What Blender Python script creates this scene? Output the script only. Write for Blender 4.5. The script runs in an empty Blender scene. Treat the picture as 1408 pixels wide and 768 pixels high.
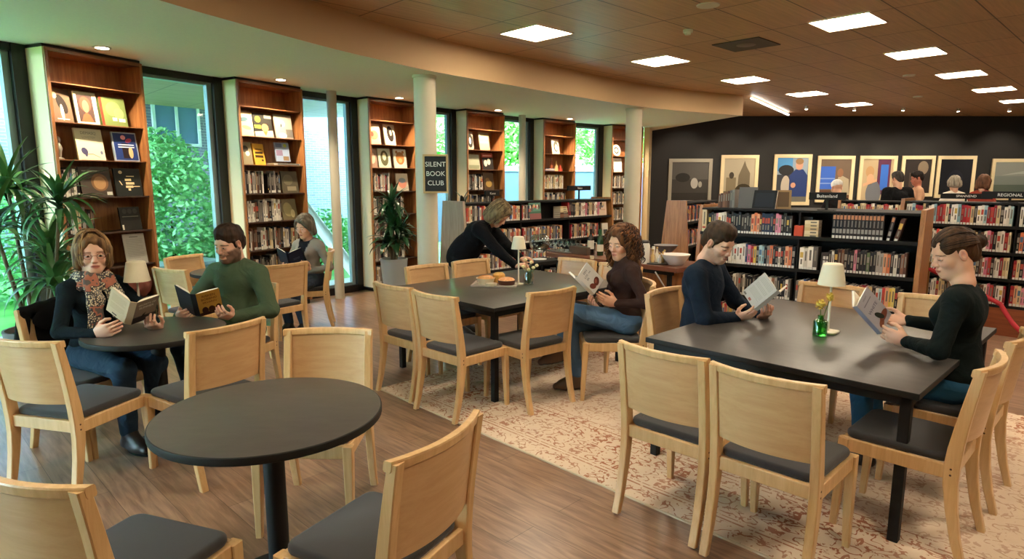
import bpy, math, random
import numpy as np
from mathutils import Vector, Matrix
R=math.radians
rnd=random.Random(7)
SC=bpy.context.scene
COL=SC.collection
# ---------------------------------------------------------------- camera model (image 1408x768)
CF=860.; CP=R(8.92); CH=1.65
_c,_s=math.cos(CP),math.sin(CP)
def at(x,y,z=0.):
    """floor-plan point of a pixel whose height above the floor is z"""
    u=(384-y)/CF; r=(x-704)/CF; Y=_c+u*_s; Z=-_s+u*_c; t=(z-CH)/Z
    return Vector((r*t,Y*t,z))
def dp(x,y,Yw):
    """world point of a pixel at distance Yw"""
    u=(384-y)/CF; r=(x-704)/CF; Y=_c+u*_s; Z=-_s+u*_c; t=Yw/Y
    return Vector((r*t,Yw,CH+Z*t))
def project(p):
    X,Y,Z=p[0],p[1],p[2]-CH
    d=Y*_c-Z*_s; v=Y*_s+Z*_c
    if d<=0.05: return (-999,-999)
    return (704+CF*X/d,384-CF*v/d)
GA=Vector((math.sin(R(46)),math.cos(R(46)),0)); GB=Vector((math.cos(R(46)),-math.sin(R(46)),0))
# ---------------------------------------------------------------- materials
MATS={}
def nt(m):
    m.use_nodes=True; return m.node_tree.nodes,m.node_tree.links
def srgb(c):
    if isinstance(c,str):
        c=c.lstrip('#'); c=[int(c[i:i+2],16)/255 for i in (0,2,4)]
    return tuple((v/12.92 if v<=.04045 else ((v+.055)/1.055)**2.4) for v in c)+(1.,)
def mat(name,col='#888888',rough=.6,metal=0.,spec=.5,emit=None,es=0.,bump=0.,bscale=80.,var=0.,vscale=20.,vstretch=(1,1,1),trans=0.,coat=0.,sheen=0.):
    if name in MATS: return MATS[name]
    m=bpy.data.materials.new(name); n,l=nt(m); b=n['Principled BSDF']
    c=srgb(col)
    b.inputs['Base Color'].default_value=c; b.inputs['Roughness'].default_value=rough
    b.inputs['Metallic'].default_value=metal; b.inputs['Specular IOR Level'].default_value=spec
    if coat: b.inputs['Coat Weight'].default_value=coat; b.inputs['Coat Roughness'].default_value=.15
    if sheen: b.inputs['Sheen Weight'].default_value=sheen
    if emit: b.inputs['Emission Color'].default_value=srgb(emit); b.inputs['Emission Strength'].default_value=es
    if trans: b.inputs['Transmission Weight'].default_value=trans
    if bump or var:
        tc=n.new('ShaderNodeTexCoord'); mp=n.new('ShaderNodeMapping'); mp.inputs['Scale'].default_value=vstretch
        l.new(tc.outputs['Object'],mp.inputs[0])
    if var:
        t=n.new('ShaderNodeTexNoise'); t.inputs['Scale'].default_value=vscale; t.inputs['Detail'].default_value=5
        l.new(mp.outputs[0],t.inputs['Vector'])
        r=n.new('ShaderNodeValToRGB'); r.color_ramp.elements[0].position=.3; r.color_ramp.elements[1].position=.7
        r.color_ramp.elements[0].color=tuple(max(0,v*(1-var)) for v in c[:3])+(1,)
        r.color_ramp.elements[1].color=tuple(min(1,v*(1+var)) for v in c[:3])+(1,)
        l.new(t.outputs['Fac'],r.inputs[0]); l.new(r.outputs[0],b.inputs['Base Color'])
    if bump:
        t=n.new('ShaderNodeTexNoise'); t.inputs['Scale'].default_value=bscale; t.inputs['Detail'].default_value=4
        l.new(mp.outputs[0],t.inputs['Vector'])
        bp=n.new('ShaderNodeBump'); bp.inputs['Strength'].default_value=bump; bp.inputs['Distance'].default_value=.003
        l.new(t.outputs['Fac'],bp.inputs['Height']); l.new(bp.outputs[0],b.inputs['Normal'])
    MATS[name]=m; return m
def colmat(c,rough=.55):
    return mat('paint_'+str(c).lstrip('#')+('' if rough==.55 else '_%d'%(rough*100)),c,max(rough,.5),spec=.22)
def woodmat(name,c0,c1,rough=.4,scale=1.,axis='Z',coat=0.):
    """long grain stretched along one object axis"""
    if name in MATS: return MATS[name]
    m=bpy.data.materials.new(name); n,l=nt(m); b=n['Principled BSDF']
    tc=n.new('ShaderNodeTexCoord'); mp=n.new('ShaderNodeMapping')
    s=[14*scale]*3; s['XYZ'.index(axis)]=1.1*scale; mp.inputs['Scale'].default_value=s
    l.new(tc.outputs['Object'],mp.inputs[0])
    t=n.new('ShaderNodeTexNoise'); t.inputs['Scale'].default_value=3; t.inputs['Detail'].default_value=8; t.inputs['Distortion'].default_value=.6
    l.new(mp.outputs[0],t.inputs['Vector'])
    t2=n.new('ShaderNodeTexNoise'); t2.inputs['Scale'].default_value=22; t2.inputs['Detail'].default_value=3
    l.new(mp.outputs[0],t2.inputs['Vector'])
    mx=n.new('ShaderNodeMath'); mx.operation='MULTIPLY_ADD'; mx.inputs[1].default_value=.3; l.new(t2.outputs['Fac'],mx.inputs[0]); l.new(t.outputs['Fac'],mx.inputs[2])
    r=n.new('ShaderNodeValToRGB'); r.color_ramp.elements[0].position=.45; r.color_ramp.elements[1].position=.85
    r.color_ramp.elements[0].color=srgb(c0); r.color_ramp.elements[1].color=srgb(c1)
    l.new(mx.outputs[0],r.inputs[0]); l.new(r.outputs[0],b.inputs['Base Color'])
    b.inputs['Roughness'].default_value=rough
    if coat: b.inputs['Coat Weight'].default_value=coat; b.inputs['Coat Roughness'].default_value=.2
    MATS[name]=m; return m
# ---------------------------------------------------------------- mesh builder
class MB:
    def __init__(s): s.v=[]; s.f=[]; s.m=[]; s.mats=[]; s.sm=[]
    def mi(s,m):
        if m not in s.mats: s.mats.append(m)
        return s.mats.index(m)
    def add(s,vs,fs,m,smooth=False,M=None):
        o=len(s.v); k=s.mi(m)
        for v in vs:
            v=Vector(v)
            s.v.append(tuple(M@v) if M else tuple(v))
        for f in fs: s.f.append(tuple(i+o for i in f)); s.m.append(k); s.sm.append(smooth)
    def box(s,lo,hi,m,M=None):
        x0,y0,z0=lo; x1,y1,z1=hi
        s.add([(x0,y0,z0),(x1,y0,z0),(x1,y1,z0),(x0,y1,z0),(x0,y0,z1),(x1,y0,z1),(x1,y1,z1),(x0,y1,z1)],
              [(0,3,2,1),(4,5,6,7),(0,1,5,4),(1,2,6,5),(2,3,7,6),(3,0,4,7)],m,False,M)
    def bbox(s,lo,hi,m,b=.003,M=None):
        """box with chamfered vertical edges and chamfered rims"""
        x0,y0,z0=lo; x1,y1,z1=hi
        b=min(b,(x1-x0)*.45,(y1-y0)*.45,(z1-z0)*.45)
        def ring(i,z): 
            return [(x0+i+b*(i==0),y0+i,z),(x1-i-b*(i==0),y0+i,z),(x1-i,y0+i+b*(i==0),z),(x1-i,y1-i-b*(i==0),z),(x1-i-b*(i==0),y1-i,z),(x0+i+b*(i==0),y1-i,z),(x0+i,y1-i-b*(i==0),z),(x0+i,y0+i+b*(i==0),z)]
        def ring2(z):
            i=b
            return [(x0+i,y0+i*.7,z),(x1-i,y0+i*.7,z),(x1-i*.7,y0+i,z),(x1-i*.7,y1-i,z),(x1-i,y1-i*.7,z),(x0+i,y1-i*.7,z),(x0+i*.7,y1-i,z),(x0+i*.7,y0+i,z)]
        vs=ring2(z0)+ring(0,z0+b)+ring(0,z1-b)+ring2(z1)
        fs=[tuple(range(7,-1,-1)),tuple(range(24,32))]
        for r in range(3):
            for i in range(8):
                j=(i+1)%8; fs.append((r*8+i,r*8+j,r*8+8+j,r*8+8+i))
        s.add(vs,fs,m,False,M)
    def loft(s,rings,m,smooth=True,cap=True,closed=True,M=None):
        n=len(rings[0]); vs=[p for r in rings for p in r]; fs=[]
        for a in range(len(rings)-1):
            for i in range(n if closed else n-1):
                j=(i+1)%n; fs.append((a*n+i,a*n+j,(a+1)*n+j,(a+1)*n+i))
        if cap: fs.append(tuple(range(n-1,-1,-1))); fs.append(tuple((len(rings)-1)*n+i for i in range(n)))
        s.add(vs,fs,m,smooth,M)
    def tube(s,pts,rad,m,sides=10,M=None,cap=True,flat=1.,up=None):
        pts=[Vector(p) for p in pts]
        if not hasattr(rad,'__len__'): rad=[rad]*len(pts)
        rings=[]; t0=(pts[1]-pts[0]).normalized()
        if up is None: up=Vector((0,0,1)) if abs(t0.z)<.9 else Vector((1,0,0))
        nrm=(Vector(up)-t0*t0.dot(Vector(up))).normalized()
        for i,p in enumerate(pts):
            t=(pts[min(i+1,len(pts)-1)]-pts[max(i-1,0)]).normalized()
            nrm=(nrm-t*t.dot(nrm)).normalized(); bn=t.cross(nrm)
            rings.append([tuple(p+(nrm*math.cos(a)*flat+bn*math.sin(a))*rad[i]) for a in [2*math.pi*k/sides for k in range(sides)]])
        s.loft(rings,m,True,cap,True,M)
    def lathe(s,prof,m,sides=24,M=None,cap=True,c=(0,0)):
        rings=[[(c[0]+r*math.cos(2*math.pi*k/sides),c[1]+r*math.sin(2*math.pi*k/sides),z) for k in range(sides)] for r,z in prof]
        s.loft(rings,m,True,cap,True,M)
    def slab(s,outline,z0,z1,m,r=.006,M=None,n=3,side=None):
        """flat plate with rounded rims from a 2D outline (ccw)"""
        k=len(outline); nr=[]
        for i in range(k):
            p0,p1,p2=Vector(outline[i-1]),Vector(outline[i]),Vector(outline[(i+1)%k])
            e=(p1-p0).normalized()+(p2-p1).normalized(); e.normalize(); nr.append(Vector((-e.y,e.x)))
        def ring(ins,z): return [(outline[i][0]+nr[i].x*ins,outline[i][1]+nr[i].y*ins,z) for i in range(k)]
        rings=[]
        for a in range(n+1):
            t=math.pi/2*a/n; rings.append(ring(r*(1-math.sin(t)),z0+r*(1-math.cos(t))))
        for a in range(n+1):
            t=math.pi/2*a/n; rings.append(ring(r*(1-math.cos(t)),z1-r*(1-math.sin(t))))
        o=len(s.f); s.loft(rings,m,True,True,True,M)
        if side:
            q=s.mi(side)
            for i in range(o,len(s.f)-1): s.m[i]=q
        s.sm[-1]=s.sm[-2]=False
    def build(s,name,parent=None,loc=None,rz=None,auto=40):
        me=bpy.data.meshes.new(name); me.from_pydata(s.v,[],s.f)
        for m in s.mats: me.materials.append(m)
        me.polygons.foreach_set('material_index',s.m); me.polygons.foreach_set('use_smooth',s.sm)
        me.update()
        if auto and any(s.sm):
            try: me.set_sharp_from_angle(angle=R(auto))
            except Exception: pass
        o=bpy.data.objects.new(name,me); COL.objects.link(o)
        if parent: o.parent=parent
        if loc is not None: o.location=loc
        if rz is not None: o.rotation_euler.z=rz
        return o
def tag(o,label=None,cat=None,group=None,kind=None):
    if label: o['label']=label
    if cat: o['category']=cat
    if group: o['group']=group
    if kind: o['kind']=kind
    return o
def empty(name,loc=(0,0,0),rz=0,label=None,cat=None,group=None):
    o=bpy.data.objects.new(name,None); COL.objects.link(o); o.location=loc; o.rotation_euler=(0,0,rz)
    o.empty_display_size=.1
    return tag(o,label,cat,group)
def copy_tree(o,parent=None):
    c=o.copy(); COL.objects.link(c); c.parent=parent
    for ch in o.children: copy_tree(ch,c)
    return c
def struct(o): o['kind']='structure'; return o
def frame(o,x,y,z=None):
    """matrix with axes x,y and z=x cross y at origin o"""
    x=Vector(x).normalized(); y=Vector(y); y=(y-x*x.dot(y)).normalized(); z=x.cross(y)
    return Matrix(((x.x,y.x,z.x,o[0]),(x.y,y.y,z.y,o[1]),(x.z,y.z,z.z,o[2]),(0,0,0,1)))
def text_mesh(name,body,size,m,M,parent=None,ext=.0006,align='CENTER'):
    cu=bpy.data.curves.new(name,'FONT'); cu.body=body; cu.size=size; cu.extrude=ext; cu.align_x=align; cu.align_y='CENTER'; cu.resolution_u=3
    t=bpy.data.objects.new(name,cu); COL.objects.link(t)
    dg=bpy.context.evaluated_depsgraph_get(); me=bpy.data.meshes.new_from_object(t.evaluated_get(dg))
    bpy.data.objects.remove(t); me.materials.clear(); me.materials.append(m)
    me.transform(M)
    o=bpy.data.objects.new(name,me); COL.objects.link(o)
    if parent: o.parent=parent
    return o
def rrect(w,d,r,n=5):
    pts=[]
    for cx,cy,a0 in ((w/2-r,d/2-r,0),(-w/2+r,d/2-r,90),(-w/2+r,-d/2+r,180),(w/2-r,-d/2+r,270)):
        for i in range(n+1):
            a=R(a0+90*i/n); pts.append((cx+r*math.cos(a),cy+r*math.sin(a)))
    return pts
def circ(r,n=48,c=(0,0)): return [(c[0]+r*math.cos(2*math.pi*i/n),c[1]+r*math.sin(2*math.pi*i/n)) for i in range(n)]
ORD=['first','second','third','fourth','fifth','sixth','seventh','eighth','ninth','tenth','eleventh','twelfth','thirteenth','fourteenth','fifteenth','sixteenth','seventeenth','eighteenth','nineteenth','twentieth']
_t=['','','twenty','thirty','forty','fifty','sixty','seventy','eighty','ninety']
def ordw(i):
    if i<20: return ORD[i]
    t,u=divmod(i+1,10)
    if u==0: return {2:'twentieth',3:'thirtieth',4:'fortieth',5:'fiftieth',6:'sixtieth',7:'seventieth',8:'eightieth',9:'ninetieth'}[t]
    return _t[t]+'-'+ORD[u-1]
# ================================================================ SETTING
CEIL=3.22; SOF=2.86
# --- floor: brown planks laid along the room grid
m=bpy.data.materials.new('floor_planks'); n,l=nt(m); b=n['Principled BSDF']; MATS['floor']=m
tc=n.new('ShaderNodeTexCoord'); mp=n.new('ShaderNodeMapping'); mp.inputs['Rotation'].default_value=(0,0,R(44)); l.new(tc.outputs['Object'],mp.inputs[0])
br=n.new('ShaderNodeTexBrick'); br.inputs['Scale'].default_value=1; br.inputs['Brick Width'].default_value=1.25; br.inputs['Row Height'].default_value=.19
br.inputs['Mortar Size'].default_value=.0012; br.inputs['Color1'].default_value=srgb('#a3846e'); br.inputs['Color2'].default_value=srgb('#92725b'); br.inputs['Mortar'].default_value=srgb('#4c392d')
l.new(mp.outputs[0],br.inputs['Vector'])
mp2=n.new('ShaderNodeMapping'); mp2.inputs['Scale'].default_value=(1.6,16,1); l.new(mp.outputs[0],mp2.inputs[0])
ns=n.new('ShaderNodeTexNoise'); ns.inputs['Scale'].default_value=2.2; ns.inputs['Detail'].default_value=9; ns.inputs['Distortion'].default_value=.7; l.new(mp2.outputs[0],ns.inputs['Vector'])
rp=n.new('ShaderNodeValToRGB'); rp.color_ramp.elements[0].position=.3; rp.color_ramp.elements[0].color=(.42,.38,.36,1); rp.color_ramp.elements[1].position=.72; rp.color_ramp.elements[1].color=(1.12,1.1,1.06,1)
l.new(ns.outputs['Fac'],rp.inputs[0])
mx=n.new('ShaderNodeMix'); mx.data_type='RGBA'; mx.blend_type='MULTIPLY'; mx.inputs[0].default_value=.85; l.new(br.outputs['Color'],mx.inputs[6]); l.new(rp.outputs[0],mx.inputs[7]); l.new(mx.outputs[2],b.inputs['Base Color'])
b.inputs['Roughness'].default_value=.30
bp=n.new('ShaderNodeBump'); bp.inputs['Strength'].default_value=.12; bp.inputs['Distance'].default_value=.002; l.new(ns.outputs['Fac'],bp.inputs['Height']); l.new(bp.outputs[0],b.inputs['Normal'])

# bookcase fronts (left and right front corners on the floor plan)
BCF=[((-4.14,5.78),(-3.77,6.63)),((-3.22,7.58),(-2.73,8.42)),((-2.07,9.31),(-1.49,10.02)),((-.76,10.85),(-.13,11.56)),((.62,12.39),(1.31,13.10)),((2.16,13.74),(2.95,14.35))]
BCF=[(Vector((a[0],a[1],0)),Vector((c[0],c[1],0))) for a,c in BCF]
DEP=.32
def outn(a,c):
    d=(c-a).normalized(); return Vector((-d.y,d.x,0))
WX0=Vector((-4.62,4.86,0))    # right end of the bookcase before the first one in view is out of frame
mb=MB(); mb.add([(-7,-3.2,0),(15,-3.2,0),(15,15.9,0),(3.2,15.9,0),(2.95,14.75,0)]+[(p[1]+outn(*p)*DEP).to_tuple()[:2]+(0,) for p in BCF[::-1]][1:]+[(BCF[0][0]+outn(*BCF[0])*DEP)[:2]+(0,) if False else tuple((BCF[0][0]+outn(*BCF[0])*DEP))]+[(-5.3,4.4,0),(-6.2,2,0),(-7,0,0)],[tuple(range(14))] if False else [],MATS['floor'])
mb=MB(); out=[(-6.9,-3.2,0),(14.5,-3.2,0),(14.5,15.75,0),(3.2,15.75,0),(3.0,14.7,0)]
for a,c in BCF[::-1]:
    o=outn(a,c)*(DEP+.05); out+= [tuple(c+o),tuple(a+o)]
out+=[(-5.2,4.3,0),(-5.9,2.2,0),(-6.9,-.5,0)]
mb.add(out,[tuple(range(len(out)))],MATS['floor']); lo=[(x,y,-.12) for x,y,z in out]
mb.add(lo,[tuple(range(len(lo)))[::-1]],MATS['floor'])
struct(mb.build('floor'))
# --- ceiling of timber panels
m=bpy.data.materials.new('ceiling_panels'); n,l=nt(m); b=n['Principled BSDF']
tc=n.new('ShaderNodeTexCoord'); mp=n.new('ShaderNodeMapping'); mp.inputs['Rotation'].default_value=(0,0,R(-43.5)); mp.inputs['Location'].default_value=(.12,.30,0); l.new(tc.outputs['Object'],mp.inputs[0])
br=n.new('ShaderNodeTexBrick'); br.offset=0; br.inputs['Scale'].default_value=1; br.inputs['Brick Width'].default_value=1.14; br.inputs['Row Height'].default_value=.57; br.inputs['Mortar Size'].default_value=.007
br.inputs['Color1'].default_value=srgb('#c4a078'); br.inputs['Color2'].default_value=srgb('#bc9870'); br.inputs['Mortar'].default_value=srgb('#4c3826'); l.new(mp.outputs[0],br.inputs['Vector'])
mp2=n.new('ShaderNodeMapping'); mp2.inputs['Scale'].default_value=(1.2,22,1); l.new(mp.outputs[0],mp2.inputs[0])
ns=n.new('ShaderNodeTexNoise'); ns.inputs['Scale'].default_value=2.; ns.inputs['Detail'].default_value=6; l.new(mp2.outputs[0],ns.inputs['Vector'])
rp=n.new('ShaderNodeValToRGB'); rp.color_ramp.elements[0].position=.3; rp.color_ramp.elements[0].color=(.78,.76,.74,1); rp.color_ramp.elements[1].position=.7; rp.color_ramp.elements[1].color=(1.1,1.08,1.05,1); l.new(ns.outputs['Fac'],rp.inputs[0])
mx=n.new('ShaderNodeMix'); mx.data_type='RGBA'; mx.blend_type='MULTIPLY'; mx.inputs[0].default_value=.8; l.new(br.outputs['Color'],mx.inputs[6]); l.new(rp.outputs[0],mx.inputs[7]); l.new(mx.outputs[2],b.inputs['Base Color'])
b.inputs['Roughness'].default_value=.42; MATS['ceil']=m
mb=MB(); mb.box((-8,-3.6,CEIL),(14.7,16,CEIL+.1),m); struct(mb.build('ceiling'))
# --- plaster soffit with curved fascia
plaster=mat('plaster_soffit','#e2dcc8',.85,bump=.15,bscale=300,var=.03,vscale=60)
fasc=mat('fascia_paint','#c6a67c',.7)
edge=[(-4.2,-3.4),(-3.6,0.2),(-3.0,2.6),(-2.42,4.4),(-1.78,5.8),(-1.35,6.55),(-.85,7.3),(0,8.28),(.7,9.1),(1.38,9.85),(1.94,10.42),(2.5,10.9),(3.16,11.36),(3.75,11.7),(4.3,12.0)]
def smoothline(p,n=4):
    o=[]
    for i in range(len(p)-1):
        p0=Vector(p[max(i-1,0)]);p1=Vector(p[i]);p2=Vector(p[i+1]);p3=Vector(p[min(i+2,len(p)-1)])
        for k in range(n):
            t=k/n; o.append(.5*((2*p1)+(p2-p0)*t+(2*p0-5*p1+4*p2-p3)*t*t+(3*p1-p0-3*p2+p3)*t**3))
    o.append(Vector(p[-1])); return [tuple(q) for q in o]
es=smoothline(edge)
back=[(3.3,15.9),(2.5,15.9)]+[tuple((c+outn(a,c)*.6)[:2]) for a,c in BCF[::-1]]+[(-5.5,4.3),(-6.3,2.2),(-7.4,-.5),(-8,-3.4)]
poly=es+back
mb=MB(); k=len(poly)
mb.add([(x,y,SOF) for x,y in poly],[tuple(range(k))[::-1]],plaster)
ne=len(es)
mb.add([(x,y,SOF) for x,y in es]+[(x,y,CEIL) for x,y in es],[(i,i+1,ne+i+1,ne+i) for i in range(ne-1)],fasc,True)
mb.add([(4.3,12,SOF),(3.3,15.9,SOF),(3.3,15.9,CEIL),(4.3,12,CEIL)],[(0,1,2,3)],fasc)
struct(mb.build('trim_1'))
# --- walls
dark=mat('charcoal_wall','#1f1c1a',.85,bump=.1,bscale=400)
mb=MB(); mb.box((3.42,15.7,0),(14.7,15.9,CEIL),dark); struct(mb.build('wall_back'))
beige=mat('beige_wall','#c9b48c',.7)
mb=MB(); mb.add([(3.0,14.55,0),(3.12,14.5,0),(3.44,15.72,0),(3.32,15.76,0),(3.0,14.55,SOF),(3.12,14.5,SOF),(3.44,15.72,SOF),(3.32,15.76,SOF)],[(0,1,5,4),(1,2,6,5),(2,3,7,6),(3,0,4,7)],beige)
struct(mb.build('wall_corner'))
offw=mat('offwhite_wall','#cfc3ae',.8)
mb=MB(); mb.box((14.5,-3.4,0),(14.7,15.9,CEIL),offw); struct(mb.build('wall_right'))
mb=MB(); mb.box((-8,-3.4,0),(14.7,-3.2,CEIL),offw); struct(mb.build('wall_front'))
# --- window line: black frames, glass, header and plinth between the bookcases
black=mat('black_frame','#141312',.45); sill=mat('grey_frame','#8fa3a6',.4,metal=.3)
glass=bpy.data.materials.new('window_glass'); n,l=nt(glass); MATS['glass']=glass
n.remove(n['Principled BSDF']); o_=n['Material Output']; tr=n.new('ShaderNodeBsdfTransparent'); tr.inputs[0].default_value=(.84,.95,.92,1); gl=n.new('ShaderNodeBsdfGlossy'); gl.inputs['Roughness'].default_value=.02
lw=n.new('ShaderNodeLayerWeight'); lw.inputs[0].default_value=.5; pw=n.new('ShaderNodeMath'); pw.operation='POWER'; pw.inputs[1].default_value=4; l.new(lw.outputs['Facing'],pw.inputs[0]); fr=n.new('ShaderNodeMath'); fr.operation='MULTIPLY_ADD'; fr.inputs[1].default_value=.4; fr.inputs[2].default_value=.02; l.new(pw.outputs[0],fr.inputs[0]); ms=n.new('ShaderNodeMixShader'); l.new(fr.outputs[0],ms.inputs[0]); l.new(tr.outputs[0],ms.inputs[1]); l.new(gl.outputs[0],ms.inputs[2]); l.new(ms.outputs[0],o_.inputs[0])
def window(i,A,B,bars=True):
    """glazed bay between two floor-plan points A (left) and B (right); inside is to the right of A->B"""
    d=(B-A).normalized(); n_=Vector((-d.y,d.x,0)); L=(B-A).length
    M=Matrix(((d.x,n_.x,0,A.x),(d.y,n_.y,0,A.y),(0,0,1,0),(0,0,0,1)))
    w=struct(empty('window_%d'%i))
    mb=MB(); mb.box((0,-.04,0),(.07,.08,SOF),black,M); mb.box((L-.12,-.06,0),(L,.08,SOF),black,M)
    mb.box((0,-.05,2.79),(L,.08,SOF),black,M); mb.box((0,-.06,0),(L,.1,.1),black,M)
    mb.build('frame',w)
    mb=MB(); mb.box((.07,.0,.1),(.10,.05,2.79),sill,M); mb.box((L-.18,-.01,.1),(L-.12,.05,2.79),sill,M); mb.box((.07,0,2.76),(L-.12,.05,2.79),sill,M); mb.box((.07,0,.1),(L-.12,.05,.14),sill,M)
    mb.build('inner_frame',w)
    mb=MB(); mb.box((.10,.02,.14),(L-.18,.028,2.76),glass,M); mb.build('pane',w)
P=[]
for a,c in BCF: 
    o=outn(a,c)*DEP; P.append((a+o,c+o))
window(1,Vector((-5.45,3.62,0)),P[0][0]+Vector((0,0,0)))
for i in range(5): window(i+2,P[i][1],P[i+1][0])
mb=MB(); prev=[(-8,-3.4),(-7.2,-.5),(-6.1,2.1)]
mb.box((-8,-3.4,0),(-7.6,2.0,.01),offw)
mb=MB(); q=[Vector((-7.6,-3.3,0)),Vector((-6.9,-.6,0)),Vector((-6.0,2.3,0)),Vector((-5.45,3.62,0))]
for i in range(3):
    if i==1: continue
    a,c=q[i],q[i+1]; d=(c-a).normalized(); n_=Vector((-d.y,d.x,0)); mb.add([tuple(a),tuple(c),tuple(c+Vector((0,0,SOF))),tuple(a+Vector((0,0,SOF)))],[(0,1,2,3)],offw)
struct(mb.build('wall_left')); window(7,q[1],q[2])
# solid wall pieces behind the bookcases and black header band above them
for i,(a,c) in enumerate(BCF):
    o=outn(a,c); p0=a+o*(DEP+.001); p1=c+o*(DEP+.001); mb=MB()
    mb.add([tuple(p0),tuple(p1),tuple(p1+o*.1),tuple(p0+o*.1)]+[(v.x,v.y,SOF) for v in (p0,p1,p1+o*.1,p0+o*.1)],[(0,3,2,1),(4,5,6,7),(0,1,5,4),(1,2,6,5),(2,3,7,6),(3,0,4,7)],black)
    q0=a+o*.03; q1=c+o*.03
    mb.add([(v.x,v.y,z) for z in (2.831,SOF) for v in (q0,q1,p1,p0)],[(0,3,2,1),(4,5,6,7),(0,1,5,4),(1,2,6,5),(2,3,7,6),(3,0,4,7)],black)
    struct(mb.build('wall_left'))
# --- columns
colm=mat('column_paint','#c9bfa6',.55); thin=mat('thin_column_paint','#c8c3b1',.5)
for x,y,r_,lab in ((-1.02,7.56,.128,'thick round cream column carrying the chalkboard sign'),(2.06,10.85,.135,'thick round cream column behind the curly-haired reader')):
    mb=MB(); mb.lathe([(r_,0),(r_,SOF-.03),(r_+.012,SOF-.03),(r_+.012,SOF)],colm,40); o=mb.build('column',loc=(x,y,0)); tag(o,lab,'column','thick cream columns')
for x,y,lab in ((-2.46,8.80,'slim pale column in front of the window beside the grey-haired reader'),(.19,11.95,'slim pale column in the window above the low bookcase')):
    mb=MB(); mb.lathe([(.066,0),(.066,SOF)],thin,24); o=mb.build('slim_column',loc=(x,y,0)); tag(o,lab,'column','slim columns by the windows')
# ================================================================ LIGHTS AND CEILING FITTINGS
panelm=mat('light_panel_glow','#ffffff',.5,emit='#ffeed2',es=10); rimm=mat('light_rim','#e8ddca',.5)
la=R(43.5)
r1=[(.26+1.70*i,7.03+1.57*i) for i in range(0,5)]; r2=[(3.35+1.66*i,6.56+1.54*i) for i in range(-4,5)]; r3=[(6.6+1.66*i,5.2+1.54*i) for i in range(-3,4)]
names=['near','second','third','fourth','far']
lights=[]
for row,rw in ((r1,'left'),(r2,'right'),(r3,'outer')):
    for i,(x,y) in enumerate(row):
        if y<-2.5 or x>13.8 or y>15.2: continue
        px=project((x,y,CEIL)); vis=(-20<px[0]<1428 and -15<px[1])
        t=empty('ceiling_light',(x,y,CEIL),0)
        mb=MB(); h=.285
        Mz=Matrix.Rotation(math.pi/2-R(46.5),4,'Z')
        for a in ((-h,-h,h,-h+.015),(-h,h-.015,h,h),(-h,-h+.015,-h+.015,h-.015),(h-.015,-h+.015,h,h-.015)): mb.box((a[0],a[1],-.012),(a[2],a[3],-.001),rimm,Mz)
        mb.build('rim',t)
        mb=MB(); mb.box((-h+.015,-h+.015,-.008),(h-.015,h-.015,-.002),panelm,Mz); mb.build('diffuser',t)
        lights.append((t,rw,px,vis))
k={'left':0,'right':0,'outer':0}
for t,rw,px,vis in lights:
    if vis:
        t['label']='square glowing ceiling panel, %s in the %s row counted from the camera'%(ordw(k[rw]),rw); k[rw]+=1
    else: t['label']='square glowing ceiling panel of the %s row outside the picture'%rw
    t['category']='ceiling light'; t['group']='square ceiling light panels'
def spot(x,y,z,tx,ty,tz,e,ang=95,col=(1,.80,.56),blend=.7,size=.04):
    ld=bpy.data.lights.new('spot','SPOT'); ld.energy=e; ld.color=col; ld.spot_size=R(ang); ld.spot_blend=blend; ld.shadow_soft_size=size
    o=bpy.data.objects.new('spot',ld); COL.objects.link(o); o.location=(x,y,z)
    o.rotation_euler=(Vector((tx,ty,tz))-Vector((x,y,z))).to_track_quat('-Z','Y').to_euler(); return o
dlm=mat('downlight_glow','#ffffff',.5,emit='#fff2dd',es=14); dr=mat('downlight_ring','#d9d3c4',.3,metal=.5)
where=['first bookcase','second bookcase','third bookcase','fourth bookcase','fifth bookcase','sixth bookcase']
dl=[(-3.75,5.98),(-2.78,7.8),(-1.65,9.46),(-.24,11.07),(1.13,12.55),(2.6,13.6)]
for i,(x,y) in enumerate(dl):
    t=empty('downlight',(x,y,SOF),0,'small round recessed downlight in front of the %s from the left'%where[i],'ceiling light','recessed downlights along the soffit')
    mb=MB(); mb.lathe([(.055,-.001),(.075,-.001),(.078,-.006),(.055,-.010),(.055,-.001)],dr,24,cap=False); mb.build('ring',t)
    mb=MB(); mb.lathe([(.0001,-.003),(.054,-.003),(.054,-.002)],dlm,24,cap=False); mb.build('lamp',t)
    a,c=BCF[i]; md=(a+c)/2
    spot(x,y,SOF-.02,md.x,md.y,1.2,42,120)
# small ceiling things
wht=mat('white_plastic','#d8d2c4',.5); grey=mat('grey_metal','#77736b',.4,metal=.4)
t=empty('smoke_detector',(1.85,6.9,CEIL),0,'small white round smoke detector between the two nearest ceiling panels','detector')
mb=MB(); mb.lathe([(.0,-.05),(.03,-.05),(.035,-.03),(.05,-.028),(.052,0)],wht,20); mb.build('housing',t)
t=empty('ceiling_speaker',(1.77,5.96,CEIL),0,'flat round white ceiling speaker near the top edge of the view','speaker')
mb=MB(); mb.lathe([(.0,-.008),(.1,-.008),(.105,0)],wht,28); mb.build('grille',t)
for x,y,lb in ((5.94,9.72,'small flat round ceiling disc between the light rows'),(7.6,12.1,'small far ceiling disc near the dark wall')):
    mb=MB(); mb.lathe([(.0,-.02),(.08,-.02),(.085,0)],wht,20); tag(mb.build('ceiling_sensor',loc=(x,y,CEIL)),lb,'sensor')
mb=MB(); mb.box((-.28,-.28,-.01),(.28,.28,0),mat('dark_vent','#4b4740',.6),Matrix.Rotation(R(43.5),4,'Z')); mb.lathe([(.0,-.014),(.1,-.014),(.11,-.01)],mat('vent_disc','#6f685e',.5),24)
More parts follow.
